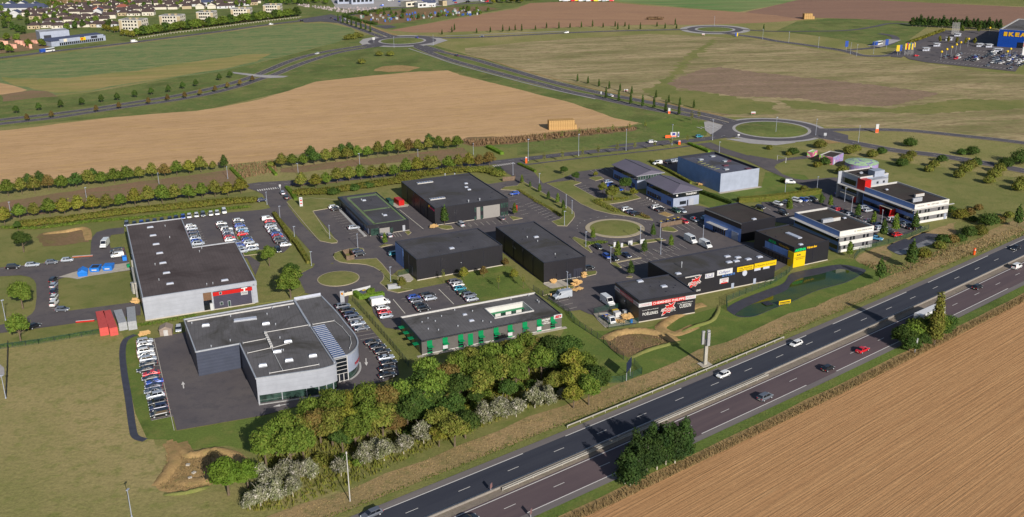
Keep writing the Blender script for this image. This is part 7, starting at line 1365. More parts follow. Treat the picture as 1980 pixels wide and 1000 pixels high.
# ================================================================ TOWN, STORE, FAR THINGS
def hpx(name, lab, cat, L, N, Rp, h, **k): return Bld(name, lab, cat, L, N, Rp, h, **k)
M_cream = plain('cream_render', (184, 178, 164), .8, .2); M_cream2 = plain('beige_render', (158, 144, 118), .8, .2); M_rbrown = plain('brown_roof_tiles', (72, 61, 60), .85, .15, vary=.2); M_rred = plain('red_roof_tiles', (134, 80, 68), .85, .15, vary=.15); M_rslate = plain('slate_roof', (66, 72, 94), .6, .3, vary=.1)
hrnd = random.Random(4)
def houseproto(wall, roof, kind, w_, d_, h_):
    parts = [('wall', MB().box(-w_/2, w_/2, -d_/2, d_/2, 0, h_, wall).mesh('wall'), [])]
    o = .5; rz = h_+2.6; e = 0 if kind == 'gable' else d_*.45; mb = MB()
    V = [(-w_/2-o, -d_/2-o, h_-.1), (w_/2+o, -d_/2-o, h_-.1), (w_/2+o, d_/2+o, h_-.1), (-w_/2-o, d_/2+o, h_-.1), (-w_/2-o+e, 0, rz), (w_/2+o-e, 0, rz)]
    mb.add(V, [(0, 1, 5, 4), (2, 3, 4, 5), (1, 2, 5), (3, 0, 4), (3, 2, 1, 0)], roof)
    if kind == 'gable': mb = MB(); mb.add(V, [(0, 1, 5, 4), (2, 3, 4, 5), (3, 2, 1, 0)], roof); mb.add([(-w_/2, -d_/2, h_), (-w_/2, d_/2, h_), (-w_/2, 0, rz-.3), (w_/2, -d_/2, h_), (w_/2, d_/2, h_), (w_/2, 0, rz-.3)], [(1, 0, 2), (3, 4, 5)], wall)
    parts.append(('roof', mb.mesh('roof'), [('chimney', MB().box(w_*.2, w_*.2+.8, -.4, .4, rz-1.2, rz+.8, M_cream).mesh('chimney'))]))
    for x in (-w_*.32, 0, w_*.32): parts.append(('window', MB().box(x-.55, x+.55, -d_/2-.06, -d_/2+.02, .9, 2.2, M_glass).mesh('window'), []))
    parts.append(('door', MB().box(w_*.15-.45, w_*.15+.45, -d_/2-.05, -d_/2+.02, 0, 2.1, M_brick).mesh('door'), []))
    return parts
HP = [('cream house with brown hipped roof', houseproto(M_cream, M_rbrown, 'hip', 13, 10, 2.8)), ('beige house with brown hipped roof', houseproto(M_cream2, M_rbrown, 'hip', 11, 10, 3.4)), ('cream house with brown gabled roof', houseproto(M_cream, M_rbrown, 'gable', 12, 9, 3.8)),
      ('white long house with brown roof', houseproto(M_white if False else M_wsign, M_rbrown, 'hip', 19, 9.5, 2.8)), ('cream house with red roof', houseproto(M_cream, M_rred, 'hip', 12, 9, 3.4)), ('white house with slate gabled roof', houseproto(M_wsign, M_rslate, 'gable', 12, 9, 4.6))]
def house(P, k, rz, lab, group):
    t_ = thing('house', lab, 'house', (P.x, P.y, 0), rz, group)
    for nm, me, ch in HP[k][1]:
        o = link(nm, me, t_)
        for cn, cm in ch: link(cn, cm, o)
street = R(9); tot = 0
for ri, (y, xa, xb) in enumerate([(-8, 60, 900), (-3, 120, 760), (2, 190, 640), (7, 215, 620), (12, 108, 500), (17.5, 118, 440), (23.5, 60, 300), (30, 0, 305), (37, 0, 225), (45, 0, 220), (53, 60, 222)]):
    x = xa+hrnd.uniform(0, 8); i = 0
    while x < xb:
        yy = y-(x-(xa+xb)/2)*.012+hrnd.uniform(-1.3, 1.3)
        skip = (y > -2 and 500 < x < 560) or (ri > 2 and x > 555) or (ri in (8, 9, 10) and x < 120 and hrnd.random() < .5) or (ri == 2 and 560 < x)
        if not skip:
            k = hrnd.choices(range(6), (5, 4, 4, 4, 1, 1))[0]; house(G(x, yy), k, street+hrnd.choice((0, 0, math.pi/2, math.pi))+hrnd.uniform(-.1, .1), f"{HP[k][0]}, {nth(i)} along the {nth(ri)} town row", 'houses in the town'); i += 1; tot += 1
        x += hrnd.uniform(19, 28)
print('houses', tot)
for x, y, w_ in ((20, 15, 1), (45, 14, 1), (68, 16, 1), (6, 20, 1)): house(G(x, y), 5, street+math.pi*.5, f'white gabled house with slate roof in the top left terrace, at {["left end", "second gable", "third gable", "lower left gable"][(20, 45, 68, 6).index(x)]}', 'slate terrace')
b = hpx('terrace_building', 'long slate-roofed terrace at the top left of the town', 'terrace', (0, 3), (-8, 12), (85, 11), 7); b.box('wall', M_wsign, 0, b.W, 0, 10, 0, 5)
MB().add([(-.5, -.5, 4.9), (b.W+.5, -.5, 4.9), (b.W+.5, 10.5, 4.9), (-.5, 10.5, 4.9), (2, 5, 9), (b.W-2, 5, 9)], [(0, 1, 5, 4), (2, 3, 4, 5), (1, 2, 5), (3, 0, 4)], M_rslate).build('roof', b.root)
for i, (n, r_, l) in enumerate([((229, 38.6), (272.2, 38.9), (240, 35)), ((307.2, 30.8), (347.2, 30.8), (318, 27)), ((379, 24), (411, 23.8), (389, 20.5)), ((445.6, 17.8), (482.8, 17.2), (455, 14.4)), ((508.3, 10.6), (540.6, 10.2), (517, 7.6))]):
    b = hpx('apartment_block', f'cream four-storey apartment block, {nth(i)} from the left behind the tree belt', 'apartment block', l, n, r_, 12.2, group='apartment blocks'); W_ = b.W; D_ = 13
    b.box('wall', M_cream, 0, W_, 0, D_, 0, 12); b.box('roof', R_grey, .3, W_-.3, .3, D_-.3, 12, 12.1); b.box('end_panel', M_cream2, -.06, W_*.12, -.1, 0, 0, 11.9); b.box('end_panel', M_cream2, W_*.85, W_+.06, -.1, 0, 0, 11.9)
    MB().box(-.1, W_+.1, -.15, .3, 11.8, 12.5, M_coping).box(-.1, .3, .3, D_, 11.8, 12.5, M_coping).box(W_-.3, W_+.1, .3, D_, 11.8, 12.5, M_coping).box(-.1, W_+.1, D_-.3, D_, 11.8, 12.5, M_coping).build('parapet', b.root)
    for k in (.35, .65): b.box('roof_plant', M_cream2, W_*k, W_*k+2, 5, 7, 12.1, 13.6)
    for fl in range(4):
        for k, x in enumerate((.2, .32, .45, .58, .74)): b.box('window' if k not in (0, 4) else 'balcony', M_glass, W_*x-.8, W_*x+.8, -.08, .01, fl*3+1.0, fl*3+2.5)
        for k in range(3): b.box('window', M_glass, W_-.01, W_+.06, 2+k*4, 3.6+k*4, fl*3+1, fl*3+2.4)
b = hpx('retail_hall', 'long grey shop hall with dark blue roof beside the far left road', 'shop building', (80, 72), (98, 77.8), (203, 65.5), 5.6); D_ = 22
b.box('wall', P_grey2, 0, b.W, 0, D_, 0, 4.4); MB().add([(-.5, -.5, 4.4), (b.W+.5, -.5, 4.4), (b.W+.5, D_, 4.4), (-.5, D_, 4.4), (3, 9, 6.4), (b.W-3, 9, 6.4)], [(0, 1, 5, 4), (1, 2, 5), (2, 3, 4, 5), (3, 0, 4)], M_rslate).build('roof', b.root)
b.box('fascia', P_grey2, 7, b.W*.52, -.6, 0, 2.6, 5.6); b.box('fascia', P_grey2, b.W*.6, b.W-2, -.6, 0, 2.6, 5.6)
for i in range(22): b.box('window', M_glass, 7+i*(b.W-9)/22, 8.3+i*(b.W-9)/22, -.1, 0, .3, 2.3)
sg = b.box('sign_board', M_yel, b.W*.52, b.W*.6+1, -.9, -.6, 2.6, 5); b.box('red_sign_panel', M_red, b.W*.53, b.W*.57, -.95, -.9, 3.2, 4.4, sg); b.box('sign_board', M_dtrim, b.W*.72, b.W*.84, -.7, -.6, 3.2, 5.2); b.box('sign_board', M_cream, b.W*.22, b.W*.28, -.7, -.6, 3, 5.4)
b = hpx('warehouse', 'grey box warehouse behind the far left shop hall', 'warehouse', (85, 57), (76, 62.5), (133, 58), 8); b.shell(P_grey2, roofing('pale_roof', (150, 152, 160)), cap=M_alu); b.box('loading_bay', M_dtrim, 3, 9, -.1, 0, .5, 5)
asph([(-40, 78), (0, 74), (60, 64), (80, 62), (76, 75), (96, 92), (60, 98), (0, 104), (-40, 108)], M_redscrub, 'yard')
for i in range(14): u, v = 2+i*5.2, 83+(i*37 % 17)*.8-i*.2; P = G(u, v); link('brick_pallet', MB().box(-1.6, 1.6, -1, 1, 0, 1.8+(i % 3)*.7, plain('pink_bricks', (204, 150, 130), .9) if i == 0 else bpy.data.materials['pink_bricks']).mesh('brick_pallet'), None, f'stack of pinkish bricks in the builders yard, {nth(i)} from the left', 'bricks', 'brick stacks', None, (P.x, P.y, .2), .2*i)
TP['far0'] = (leaf_mesh('crown', L_green, 1000, lobes_round(3.6, 3.9, 3.9, 6, 51), .75, 51), trunk_mesh(4, .25, None, 3, 1.5, 51)); TP['far1'] = (leaf_mesh('crown', L_dark, 1000, lobes_round(3.4, 4.1, 4.1, 6, 52), .75, 52), trunk_mesh(4, .25, None, 3, 1.5, 52)); TP['far2'] = (leaf_mesh('crown', L_green, 1000, lobes_round(3.8, 3.7, 3.7, 6, 53), .75, 53), trunk_mesh(4, .25, None, 3, 1.5, 53)); TP['far3'] = (leaf_mesh('crown', L_yel, 800, lobes_round(3.0, 3.3, 3.5, 6, 54), .7, 54), trunk_mesh(4, .25, None, 3, 1.5, 54))
for i in range(30):
    f = i/29; u = 266+f*306; v = 72-(f**.93)*39+.4; tree(f'far{(0, 1, 2, 0)[i % 4]}', (u, v-1.2), i, (1.4, 1.4, 1.0+.1*(i % 3)), f'big roadside tree in the belt before the apartment blocks, {nth(i)} from the left', 'tree', 'tree belt before the apartment blocks', 'roadside_tree')
    if i % 2: tree(f'far{(1, 2)[i % 4//2]}', (u+4, v-3.2), i*2, (1.4, 1.4, 1.1), f'tree in the back line of the roadside belt, {nth(i//2)} from the left', 'tree', 'back line of the roadside belt', 'roadside_tree')
for i, (u, v, k) in enumerate([(203, 60, 3), (212, 62, 3), (222, 64, 3), (228, 63, 3), (238, 70, 3), (247, 71, 3), (256, 73, 3), (209, 54, 1), (213, 52, 1), (10, 55, 1), (25, 58, 1), (35, 63, 1), (45, 66, 1), (14, 80, 0), (33, 81, 0), (56, 92, 2), (82, 91, 2), (5, 98, 1), (20, 103, 0), (90, 40, 0), (105, 42, 1), (70, 46, 0), (150, 50, 0), (160, 53, 1), (145, 56, 1), (170, 50, 2), (130, 60, 0), (185, 45, 0)]): tree(f'far{k}', (u, v), i, .95, f'tree among the shops and gardens at the far left, {nth(i)} of the scattered ones', 'tree', 'trees at the far left shops', 'garden_tree')
gr = random.Random(21)
for i in range(205): u = gr.uniform(0, 640); v = gr.uniform(-6, 50 if u < 225 else 22-.02*u); tree(f'far{gr.randrange(3)}', (u, v), i, gr.uniform(.6, 1.05), f'garden tree between the town houses, {nth(i % 70)} of the {"first" if i < 70 else "second" if i < 140 else "third"} lot', 'tree', 'garden trees in the town', 'garden_tree')
for i in range(26): u = 935+gr.uniform(0, 110); v = gr.uniform(-3, 1)+14*(1-(u-935)/120)*gr.random(); tree(f'far{(0, 3, 1, 2)[i % 4]}', (u, v), i, gr.uniform(.8, 1.3), f'tree of the thicket above the brown field, {nth(i)} of many', 'tree', 'thicket above the brown field', 'thicket_tree')
for i in range(30): u = 100+i*6; tree(f'far{(0, 1, 2)[i % 3]}', (u+gr.uniform(-3, 3), gr.uniform(-10, -2)+(4 if u < 180 else 0)), i, 1.2, f'hillside tree at the top left edge, {nth(i)} from the left', 'tree', 'hillside trees at the top', 'hillside_tree')
tufts('hillside_scrub', Gs([(95, 12), (110, -14), (330, -16), (262, 5), (205, 9), (150, 12)]), .05, 3.5, L_scrub, 41, 2.2)
blob('hedge', 'long dark hedge round the allotments', 'hedge', z2((650, 125), (720, 150), (800, 175), (900, 190)), 2., 2.6, L_dark, 1500, .9, 42); blob('hedge', 'hedge below the allotment lane', 'hedge', z2((660, 120), (800, 105), (1000, 75)), 2., 2.6, L_dark, 1500, .9, 43)
tufts('gravestones', Gs(z2((560, 60), (700, 60), (1000, 65), (900, 85), (700, 110), (640, 100), (520, 75), (280, 45), (300, 30))), .12, 1.6, plain('grave_stone', (150, 138, 140), .6, vary=.3), 44, 1.1)
cols_ = [plain('shed_blue', (50, 80, 150), .6), plain('shed_green', (60, 100, 84), .7), plain('shed_white', (150, 150, 150), .7), plain('shed_grey', (120, 118, 116), .7), M_brick]
for i in range(90):
    u = gr.uniform(680, 930); t_ = (u-680)/250; v = gr.uniform(31-13*t_, 49-20*t_); P = G(u, v); m_ = cols_[gr.choice((0, 0, 1, 2, 2, 3, 4))]; s_ = gr.uniform(.6, 1.3); hh_ = gr.uniform(1., 1.8)
    mb = MB().box(-s_, s_, -s_*.7, s_*.7, 0, hh_, m_); mb.add([(-s_-.1, -s_*.8, hh_), (s_+.1, -s_*.8, hh_), (s_+.1, s_*.8, hh_), (-s_-.1, s_*.8, hh_), (-s_, 0, hh_+.6), (s_, 0, hh_+.6)], [(0, 1, 5, 4), (2, 3, 4, 5), (1, 2, 5), (3, 0, 4)], m_); mb.build('garden_shed', None, label=f'small shed or tank on the allotments, {nth(i) if i < 79 else "one"} of the scattered ones', cat='shed', group='sheds on the allotments').location = (P.x, P.y, .05); bpy.context.view_layer.objects
    C.objects[-1].rotation_euler.z = gr.uniform(0, 3)
for i in range(34): u = gr.uniform(690, 950); t_ = (u-680)/250; tree(f'far{i % 3}', (u, gr.uniform(26-8*t_, 46-17*t_)), i, .55, f'small tree on the allotments, {nth(i)} of them', 'tree', 'trees on the allotments', 'garden_tree')
def simple(name, lab, cat, L, N, Rp, h, wm, rm, D=None): b = hpx(name, lab, cat, L, N, Rp, h); b.D = D or b.D; b.shell(wm, rm, cap=M_coping); windows(b, 'F', max(2, int(b.W/5)), 1, b.W-1, h*.3, h*.7, 1.5); return b
simple('industrial_hall', 'grey hall with yellow eaves above the cemetery', 'hall', (660, -13), (679, -5), (722, -7), 8, P_grey2, R_grey, 25); simple('industrial_hall', 'pale arched hall left of the yellow-eaved hall', 'hall', (640, -14), (652, -6), (677, -6.5), 8, P_grey2, plain('pale_metal_roof', (170, 176, 190), .5), 25)
simple('commercial_building', 'cream shop block with brown roof at the top by the allotments', 'shop building', (778, -2), (785, 4), (806, 2.5), 5.5, M_cream, M_rbrown, 14); simple('commercial_building', 'beige block right of the slate-roofed shop at the top', 'shop building', (852, -3), (856, 2), (864, 1.5), 5.5, M_cream2, M_rbrown, 12); simple('commercial_building', 'white shop with pink sign at the top', 'shop building', (815, -2), (808, 6), (826, 5), 5, M_wsign, R_grey, 12)
house(G(831, 13), 5, street, 'white house with dark slate roof above the allotments', None)
asph([(650, 16), (720, 22), (740, 14), (860, 12), (900, 4), (1000, 0), (1000, -8), (700, -6), (640, 0)], M_paving, 'yard')
for i in range(26): u = 735+gr.uniform(0, 230); P = G(u, gr.uniform(2, 13)-(u-735)*.03); far(P, gr.choice(('hatch', 'van', 'bigvan')), gr.choice(('white', 'white', 'silver', 'blue', 'red', 'black')), gr.uniform(0, 360), f'vehicle in the trading yards at the top, {nth(i)} of the scattered ones', 'vehicles in the trading yards')
for i in range(14): P = G(1085+i*7.5, 2.4+(i % 2)*.8); far(P, 'bigvan', ('white', 'silver', 'white', 'red', 'yellow')[i % 5], gr.uniform(0, 30), f'van in the row along the top of the brown field, {nth(i)} from the left', 'vans above the brown field')
t_ = thing('balustrade_fence', 'long pale post-and-rail fence in front of the tree belt', 'fence', (0, 0, 0)); fl = [G(268, 75.6), G(325, 66.5), G(400, 57.3), G(500, 43.8), G(583, 34.5)]
MB().strip(fl, .3, 1.25, M_concrete, 1.05).build('rail', t_); pm = MB()
for i in range(4):
    k = int((fl[i+1]-fl[i]).length/3)
    for j in range(k): p = fl[i].lerp(fl[i+1], j/k); pm.box(p.x-.2, p.x+.2, p.y-.2, p.y+.2, 0, 1.05, M_concrete)
o = pm.build('posts', t_); o['kind'] = 'stuff'
q = pl(1760, 20, 8.333); h_ = 13.5; N_ = G(*q(1440, 305), h_); L_ = G(*q(1740, 135), h_); an = math.atan2((L_-N_).y, (L_-N_).x)-math.pi/2
b = Bld('furniture_store', 'huge blue furniture store with yellow lettering at the right edge', 'store', q(1740, 135), q(1440, 305), (1990, 59), h_, ang=an); b.W = 90; b.D = (L_-N_).length
M_iblue = cladding('royal_blue_cladding', (0, 56, 140), .6, bstr=.2); b.shell(M_iblue, R_grey, [(0, 0), (90, 0), (90, b.D), (0, b.D)], cap=M_coping, capw=1.2)
b.box('entrance_glazing', M_glass, 14, 60, -.1, 0, 0, 4.5); x0, z1_ = b.fp(q(1510, 345)); _, z0_ = b.fp(q(1512, 412)); x1, _ = b.fp(q(1862, 412)); wl_ = (x1-x0)/4.1
for ch, f0, f1 in (('I', .05, .7), ('K', .95, 2.), ('E', 2.15, 2.95), ('A', 3.05, 4.1)): b.text(ch, M_txty, x0+wl_*f0, x0+wl_*f1, z0_, z1_, 'F', .3, bold=.06)
for a, c, lab, hh_ in (((390, 560), (490, 595), 'left of the yellow lamps', 2.5), ((585, 458), (690, 498), 'in the emptier far half', 2.5), ((725, 398), (825, 430), 'near the tall masts', 2.5), ((1085, 560), (1190, 600), 'below the store shadow, left one', 2.5), ((1235, 570), (1335, 610), 'below the store shadow, right one', 2.5), ((215, 635), (322, 668), 'with a red end near the left corner', 2.5), ((1355, 640), (1495, 680), 'before the store entrance', 2.5)):
    P, Q = G(*q(a[0], c[1])), G(*q(c[0], c[1])); d_ = Q-P; t_ = thing('trolley_shelter', f'long white trolley shelter {lab}', 'shelter', (P.x, P.y, .2), math.atan2(d_.y, d_.x), 'trolley shelters'); L2 = d_.length
    MB().box(0, L2, 0, 5, 2.4, 2.6, M_wsign).build('roof', t_); MB().box(0, L2, 2.4, 2.5, 0, 2.4, M_skyl).build('panel', t_)
    for x in (.2, L2/2, L2-.2): MB().cyl((x, .2, 0), (x, .2, 2.4), .08, .08, M_alu, 6).build('post', t_)
for i, (a, c) in enumerate([(925, 515), (800, 575), (730, 610), (655, 652), (575, 690), (490, 732), (1600, 685), (1548, 727), (1268, 330)]):
    P = G(*q(a, c+75)); t_ = thing('balloon_lamp', f'lamp post with yellow ball in the store car park, {nth(i)} listed', 'lamp post', (P.x, P.y, .2), 0, 'yellow ball lamps'); MB().cyl((0, 0, 0), (0, 0, 5.2), .1, .1, M_alu, 6).build('pole', t_)
    s_ = MB(); n8 = 10; V = [(.9*math.sin(math.pi*j/6)*math.cos(2*math.pi*k/n8), .9*math.sin(math.pi*j/6)*math.sin(2*math.pi*k/n8), 6.0+.9*math.cos(math.pi*j/6)) for j in range(7) for k in range(n8)]
    s_.add(V, [(j*n8+k, j*n8+(k+1) % n8, (j+1)*n8+(k+1) % n8, (j+1)*n8+k) for j in range(6) for k in range(n8)], M_yel).build('ball', t_, smooth=True)
for i in range(9): P = G(*q(665+i*14, 385+(i % 3)*6)); t_ = thing('white_mast', f'tall white mast in the far part of the store car park, {nth(i)} from the left', 'mast', (P.x, P.y, .2), 0, 'white masts'); MB().cyl((0, 0, 0), (0, 0, 10), .17, .14, M_coping, 6).build('pole', t_)
fc = [M_yel, M_red, M_txtb, M_yel, M_green_p, M_txtb, M_yel, M_txtb]
for i in range(9): P = G(*z4t((1063+i*8.2, 425-(i % 3)*4))[0]); t_ = thing('flagpole', f'flagpole with coloured banner at the store corner, {nth(i)} from the left', 'flagpole', (P.x, P.y, .1), 0, 'flagpoles'); MB().cyl((0, 0, 0), (0, 0, 9), .1, .07, M_coping, 6).build('pole', t_); MB().box(.1, 1.2, -.03, .03, 4.2+(i % 3)*.5, 8.6, fc[i % 8]).build('flag', t_)
for i in range(24): u = 1764+i*7.3; v = 49+i*.35; tree(('pine', i % 2) if i % 3 else 'far1', (u, v+2), i, 1.0+.15*(i % 3), f'dark tree in the row behind the store car park, {nth(i)} from the left', 'tree', 'tree row behind the store car park', 'conifer_tree')
for i in range(26): f = i/25; u, v = z4t((1110+f*250, 330-f*90))[0]; blob('shrub', f'yellow-green shrub on the store approach bank, {nth(i)} from the left', 'shrub', [(u, v)], 1.8, 2, L_yel, 110, .8, 300+i, 'shrubs on the store bank')
for i, (a, c) in enumerate([(470, 500), (608, 510), (745, 520), (888, 530), (1033, 535), (835, 340), (1097, 345)]): tree('far3' if i < 5 else 'far0', q(a, c+30), i, (.45, .45, .9), f'narrow yellowing tree in the store car park, {nth(i)} listed from the left', 'tree', 'trees in the store car park', 'car_park_tree')
for i, (a, c) in enumerate([(1010, 400), (1028, 398), (618, 365), (925, 352), (1788-1480+0, 0)][:4]):
    P = G(*z4t((a, c+25))[0]); t_ = thing('road_sign', f'blue or yellow direction sign near the store, {nth(i)} listed', 'sign', (P.x, P.y, .1), 0, 'signs near the store'); MB().cyl((0, 0, 0), (0, 0, 3), .1, .1, M_alu, 6).build('post', t_); MB().box(-1.2, 1.2, -.08, .08, 3, 7.5, M_yel if i == 0 else M_iblue).build('panel', t_)
P = G(*q(1790, 770)); t_ = thing('store_banner', 'tall white and red banner at the store corner', 'banner', (P.x, P.y, .1), .4); MB().cyl((0, 0, 0), (0, 0, 12), .15, .15, M_alu, 6).build('pole', t_); MB().box(.2, 3, -.05, .05, 2, 11.5, M_wsign).box(.2, 3, -.07, .07, 8, 11, M_red).build('banner', t_)
for i in range(60):      # distant car park stragglers
    pass
# ================================================================ POSTS, SIGNS, FENCES, YARD THINGS
def lamp_proto():
    t_ = thing('street_lamp', 'grey street lamp', 'street lamp', (0, 0, 0)); MB().cyl((0, 0, 0), (0, 0, 5.1), .11, .07, M_post, 8).build('pole', t_); MB().box(-.25, .55, -.16, .16, 5.1, 5.28, M_post).build('lamp_head', t_); MB().cyl((0, 0, 0), (0, 0, .25), .2, .2, M_post, 8).build('base', t_); return t_
lp = lamp_proto(); first = True
lamps = [('near the near roundabout', [(602.5, 515), (755.5, 546), (692, 480), (638, 462.5)], 1), ('along the hedge street', [(570, 464.5), (541.7, 424), (516.5, 396)], 1), ('between the tree rows', [(21.5, 416.7), (168, 387.6), (308, 358.6), (440.7, 346), (577, 339.6), (695.7, 319.4), (808.6, 311.9), (915.4, 299)], 1.05),
         ('along the avenue', [(992, 338.5), (1042.9, 360), (1094.7, 403), (1106, 414)], 1.05), ('around the large estate roundabout', [(1091.4, 437), (1132.6, 478.5), (1238, 467), (1276.5, 459.6)], 1.1), ('in the retail car park', [(1180.5, 509), (1277.3, 492.4), (1359, 466), (1096.8, 559)], 1.1), ('along the main road', [(1021.5, 311.9), (1118.7, 301.8), (1210.4, 291.7), (1299.2, 281.6), (1377.5, 271.5)], 2.0),
         ('by the white offices', [(1632.8, 390), (1579.5, 368), (1704, 435), (1646, 410)], 1.1), ('on the lane to the white offices', [(1390.5, 295.5), (1517.5, 378)], 1.), ('at the left edge', [(11.5, 771), (11, 620), (255, 1001)], 1.25), ('near the far roundabouts', [(1500, 258), (1577, 262), (1659.5, 276), (1381, 50), (1474.5, 76.5), (1525, 82.5), (1582, 93), (1644, 105), (1688.8, 104.5), (1656, 109), (762, 92), (838, 88)], 1.6)]
for where, pts, s_ in lamps:
    for i, p in enumerate(pts):
        P = G(*p); lab = f'grey street lamp {where}, {nth(i)} of {len(pts)}'
        if first: lp.location = (P.x, P.y, .1); lp.scale = (1, 1, s_); lp['label'] = lab; lp['group'] = 'street lamps'; first = False
        else: dup(lp, (P.x, P.y, .1), i*.7, lab, 'street lamps', (1, 1, s_))
def pole_sign(name, lab, cat, p, w_, h0, h1, m, rz=0, parts=(), posts=1, th_=.12, pm=None, group=None):
    P = G(*p); t_ = thing(name, lab, cat, (P.x, P.y, .05), rz, group)
    for x in ([0] if posts == 1 else [-w_*.4, w_*.4]): MB().cyl((x, th_*.8, 0), (x, th_*.8, h1*.98), .09, .09, pm or M_alu, 8).build('post', t_)
    pn_ = MB().box(-w_/2, w_/2, -th_/2, th_/2, h0, h1, m).build('panel', t_)
    for (x0, x1, z0, z1_, mm) in parts: MB().box(x0, x1, -th_/2-.03, -th_/2, z0, z1_, mm).build('sign_face', pn_)
    return t_, pn_
t_, pn_ = pole_sign('pylon_sign', 'tall grey pylon with a small crest above the showroom cars', 'pylon sign', (663, 590), 1.25, .1, 4.6, M_alu, .15, th_=.4)
cm = MB(); sh = [(-.42, .5), (.42, .5), (.42, -.05), (.25, -.38), (0, -.55), (-.25, -.38), (-.42, -.05)]; cm.add([(x*.8, -.24, 3.75+z_*.8) for x, z_ in sh], [tuple(range(7))[::-1]], M_txty); cm.box(-.28, 0, -.27, -.25, 3.78, 4.1, M_red).box(0, .28, -.27, -.25, 3.5, 3.77, M_red).box(-.1, .1, -.29, -.27, 3.62, 3.92, M_txtk); cm.build('crest', pn_)
pole_sign('pylon_sign', 'white pylon with red marks beside the hedge street', 'pylon sign', (582.8, 400), 1.25, .1, 4.0, M_wsign, .3, ((-.3, .4, 2.4, 3., M_red), (-.4, .4, 1.2, 1.6, M_red), (-.4, .3, 3.4, 3.6, M_txtb)), th_=.35)
pole_sign('billboard', 'dark blue billboard on two posts beside the motorway', 'billboard', (1215.5, 732), 4.0, 2.5, 5.3, plain('navy_panel', (24, 34, 62), .5), R(66), (), 2)
for i, (p, w_, a, c, hh_) in enumerate([((1017.7, 315.5), .8, 'orange', 'at the avenue mouth', 3.), ((1313.5, 280), 1., 'orange', 'on the main road bend', 2.1), ((1293.7, 220), 1.2, 'white', 'below the slim boulevard trees', 3.2), ((1695, 257), 1.5, 'white', 'right of the big roundabout', 4.5)]):
    o_ = plain('orange_sign', (222, 86, 30), .5, vary=.03) if i == 0 else bpy.data.materials['orange_sign']
    pole_sign('totem_sign', f'{"orange totem" if i < 2 else "white and orange totem"} sign {c}', 'totem sign', p, w_, 0, hh_, o_ if i < 2 else M_wsign, 0, ((-w_/2, w_/2, .1, hh_*.45, o_),) if i > 1 else ((-w_/2, w_/2, hh_*.8, hh_, M_wsign),), th_=.6)
o_ = bpy.data.materials['orange_sign']
pole_sign('information_board', 'white and orange information board on the bank above the main road', 'information board', (1302, 267), 3., .4, 3., M_wsign, .1, ((-1.4, 1.4, .6, 1.1, o_), (-.8, .9, 1.4, 2.6, M_txtb)), 2); pole_sign('information_board', 'low orange board left of the white information board', 'information board', (1292, 268), 3, .3, 1.7, o_, .1, (), 2); pole_sign('totem_sign', 'narrow blue and white totem right of the information board', 'totem sign', (1311.5, 265), .8, 0, 2.6, M_wsign, .1, ((-.3, .3, .5, 1.8, M_txtb),))
for p, l in (((1210.6, 178), 'beside the boulevard'), ((1456.5, 222), 'above the big roundabout'), ((1360, 69), 'below the far small roundabout')): pole_sign('land_sale_board', f'white and red board in the dry meadow {l}', 'board', p, 2.4, .5, 1.7, M_wsign, 0, ((-1.1, 1.1, .6, .9, M_txtr),), 2)
for i, p in enumerate(z3((745, 908), (800, 908), (865, 893), (958, 882))): pole_sign('notice_board', f'white board on the verge below the large roundabout, {nth(i)} from the left', 'board', p, (.9, .9, 1.7, 1.9)[i], .3, (2.1, 1.7, 1.9, 1.9)[i], M_wsign, A24, (), 2, .3, group='white boards below the roundabout')
pole_sign('yellow_board', 'low yellow board standing at the edge of the green pond', 'board', (1517, 590), 4.2, .3, 1.5, M_yel, .35, ((-1.8, 1.8, .8, 1.1, M_txtk), (-1.8, 1.8, .45, .6, M_txtk)), 2)
pole_sign('road_sign', 'white direction sign at the far left roundabout', 'sign', (723, 84), 2., 2.9, 4.9, M_wsign); pole_sign('road_sign', 'white sign on the boulevard where the carriageways join', 'sign', (1163, 189), 1.2, 2.2, 3.7, M_wsign); pole_sign('road_sign', 'white arrow sign on the big roundabout apron', 'sign', (1428, 267), 1.1, 1.2, 2., M_wsign); pole_sign('road_sign', 'white road sign by the hedge street crossing', 'sign', (542, 368), .8, 1.6, 2.5, M_wsign); pole_sign('road_sign', 'red and white road sign at the retail car park', 'sign', (1343, 431), .6, 1.6, 2.3, M_red)
pole_sign('road_sign', 'grey road sign at the fork right of the big roundabout', 'sign', (1595, 267), 1.4, 1.2, 2.6, M_alu); pole_sign('road_sign', 'blue and yellow sign by the far small roundabout', 'sign', (1424, 71), 2.4, .3, 3.3, M_iblue, 0, ((.2, 1.2, .4, 3.2, M_yel),)); pole_sign('flag_banner', 'red and white banner by the glazed warehouse corner', 'banner', (998.5, 411), .8, .5, 3, M_red)
t_, _ = pole_sign('emergency_post', 'orange roadside post on the motorway verge at the right', 'post', (1883, 494), .6, .2, 2.6, o_, .6, ((-.28, .28, 1.8, 2.2, M_wsign),), th_=.5); pole_sign('speed_camera', 'white traffic sign seen from behind by the field edge', 'sign', (1771, 681), 1.6, 1.5, 3.8, M_wsign, 1.1, (), 2, .3)
P = G(1363, 706); t_ = thing('telecom_mast', 'stout grey mast with panel antennas beside the motorway', 'mast', (P.x, P.y, .1), .4); M_alu_ = plain('mast_grey', (136, 136, 138), .6, vary=.2); MB().box(-.45, .45, -.35, .35, 0, 7.5, M_steel).build('column', t_)
for k in range(3): a = k*2.09+.5; x, y = math.cos(a)*.9, math.sin(a)*.9; MB().box(x-.42, x+.42, y-.25, y+.25, 6., 9.8, M_alu_).build('antenna_panel', t_); MB().cyl((0, 0, 7.2), (x, y, 7.2), .08, .08, M_steel, 6).build('bracket', t_)
MB().box(-1.6, 1.6, -1.4, 1.4, 0, .2, M_concrete).build('base', t_)
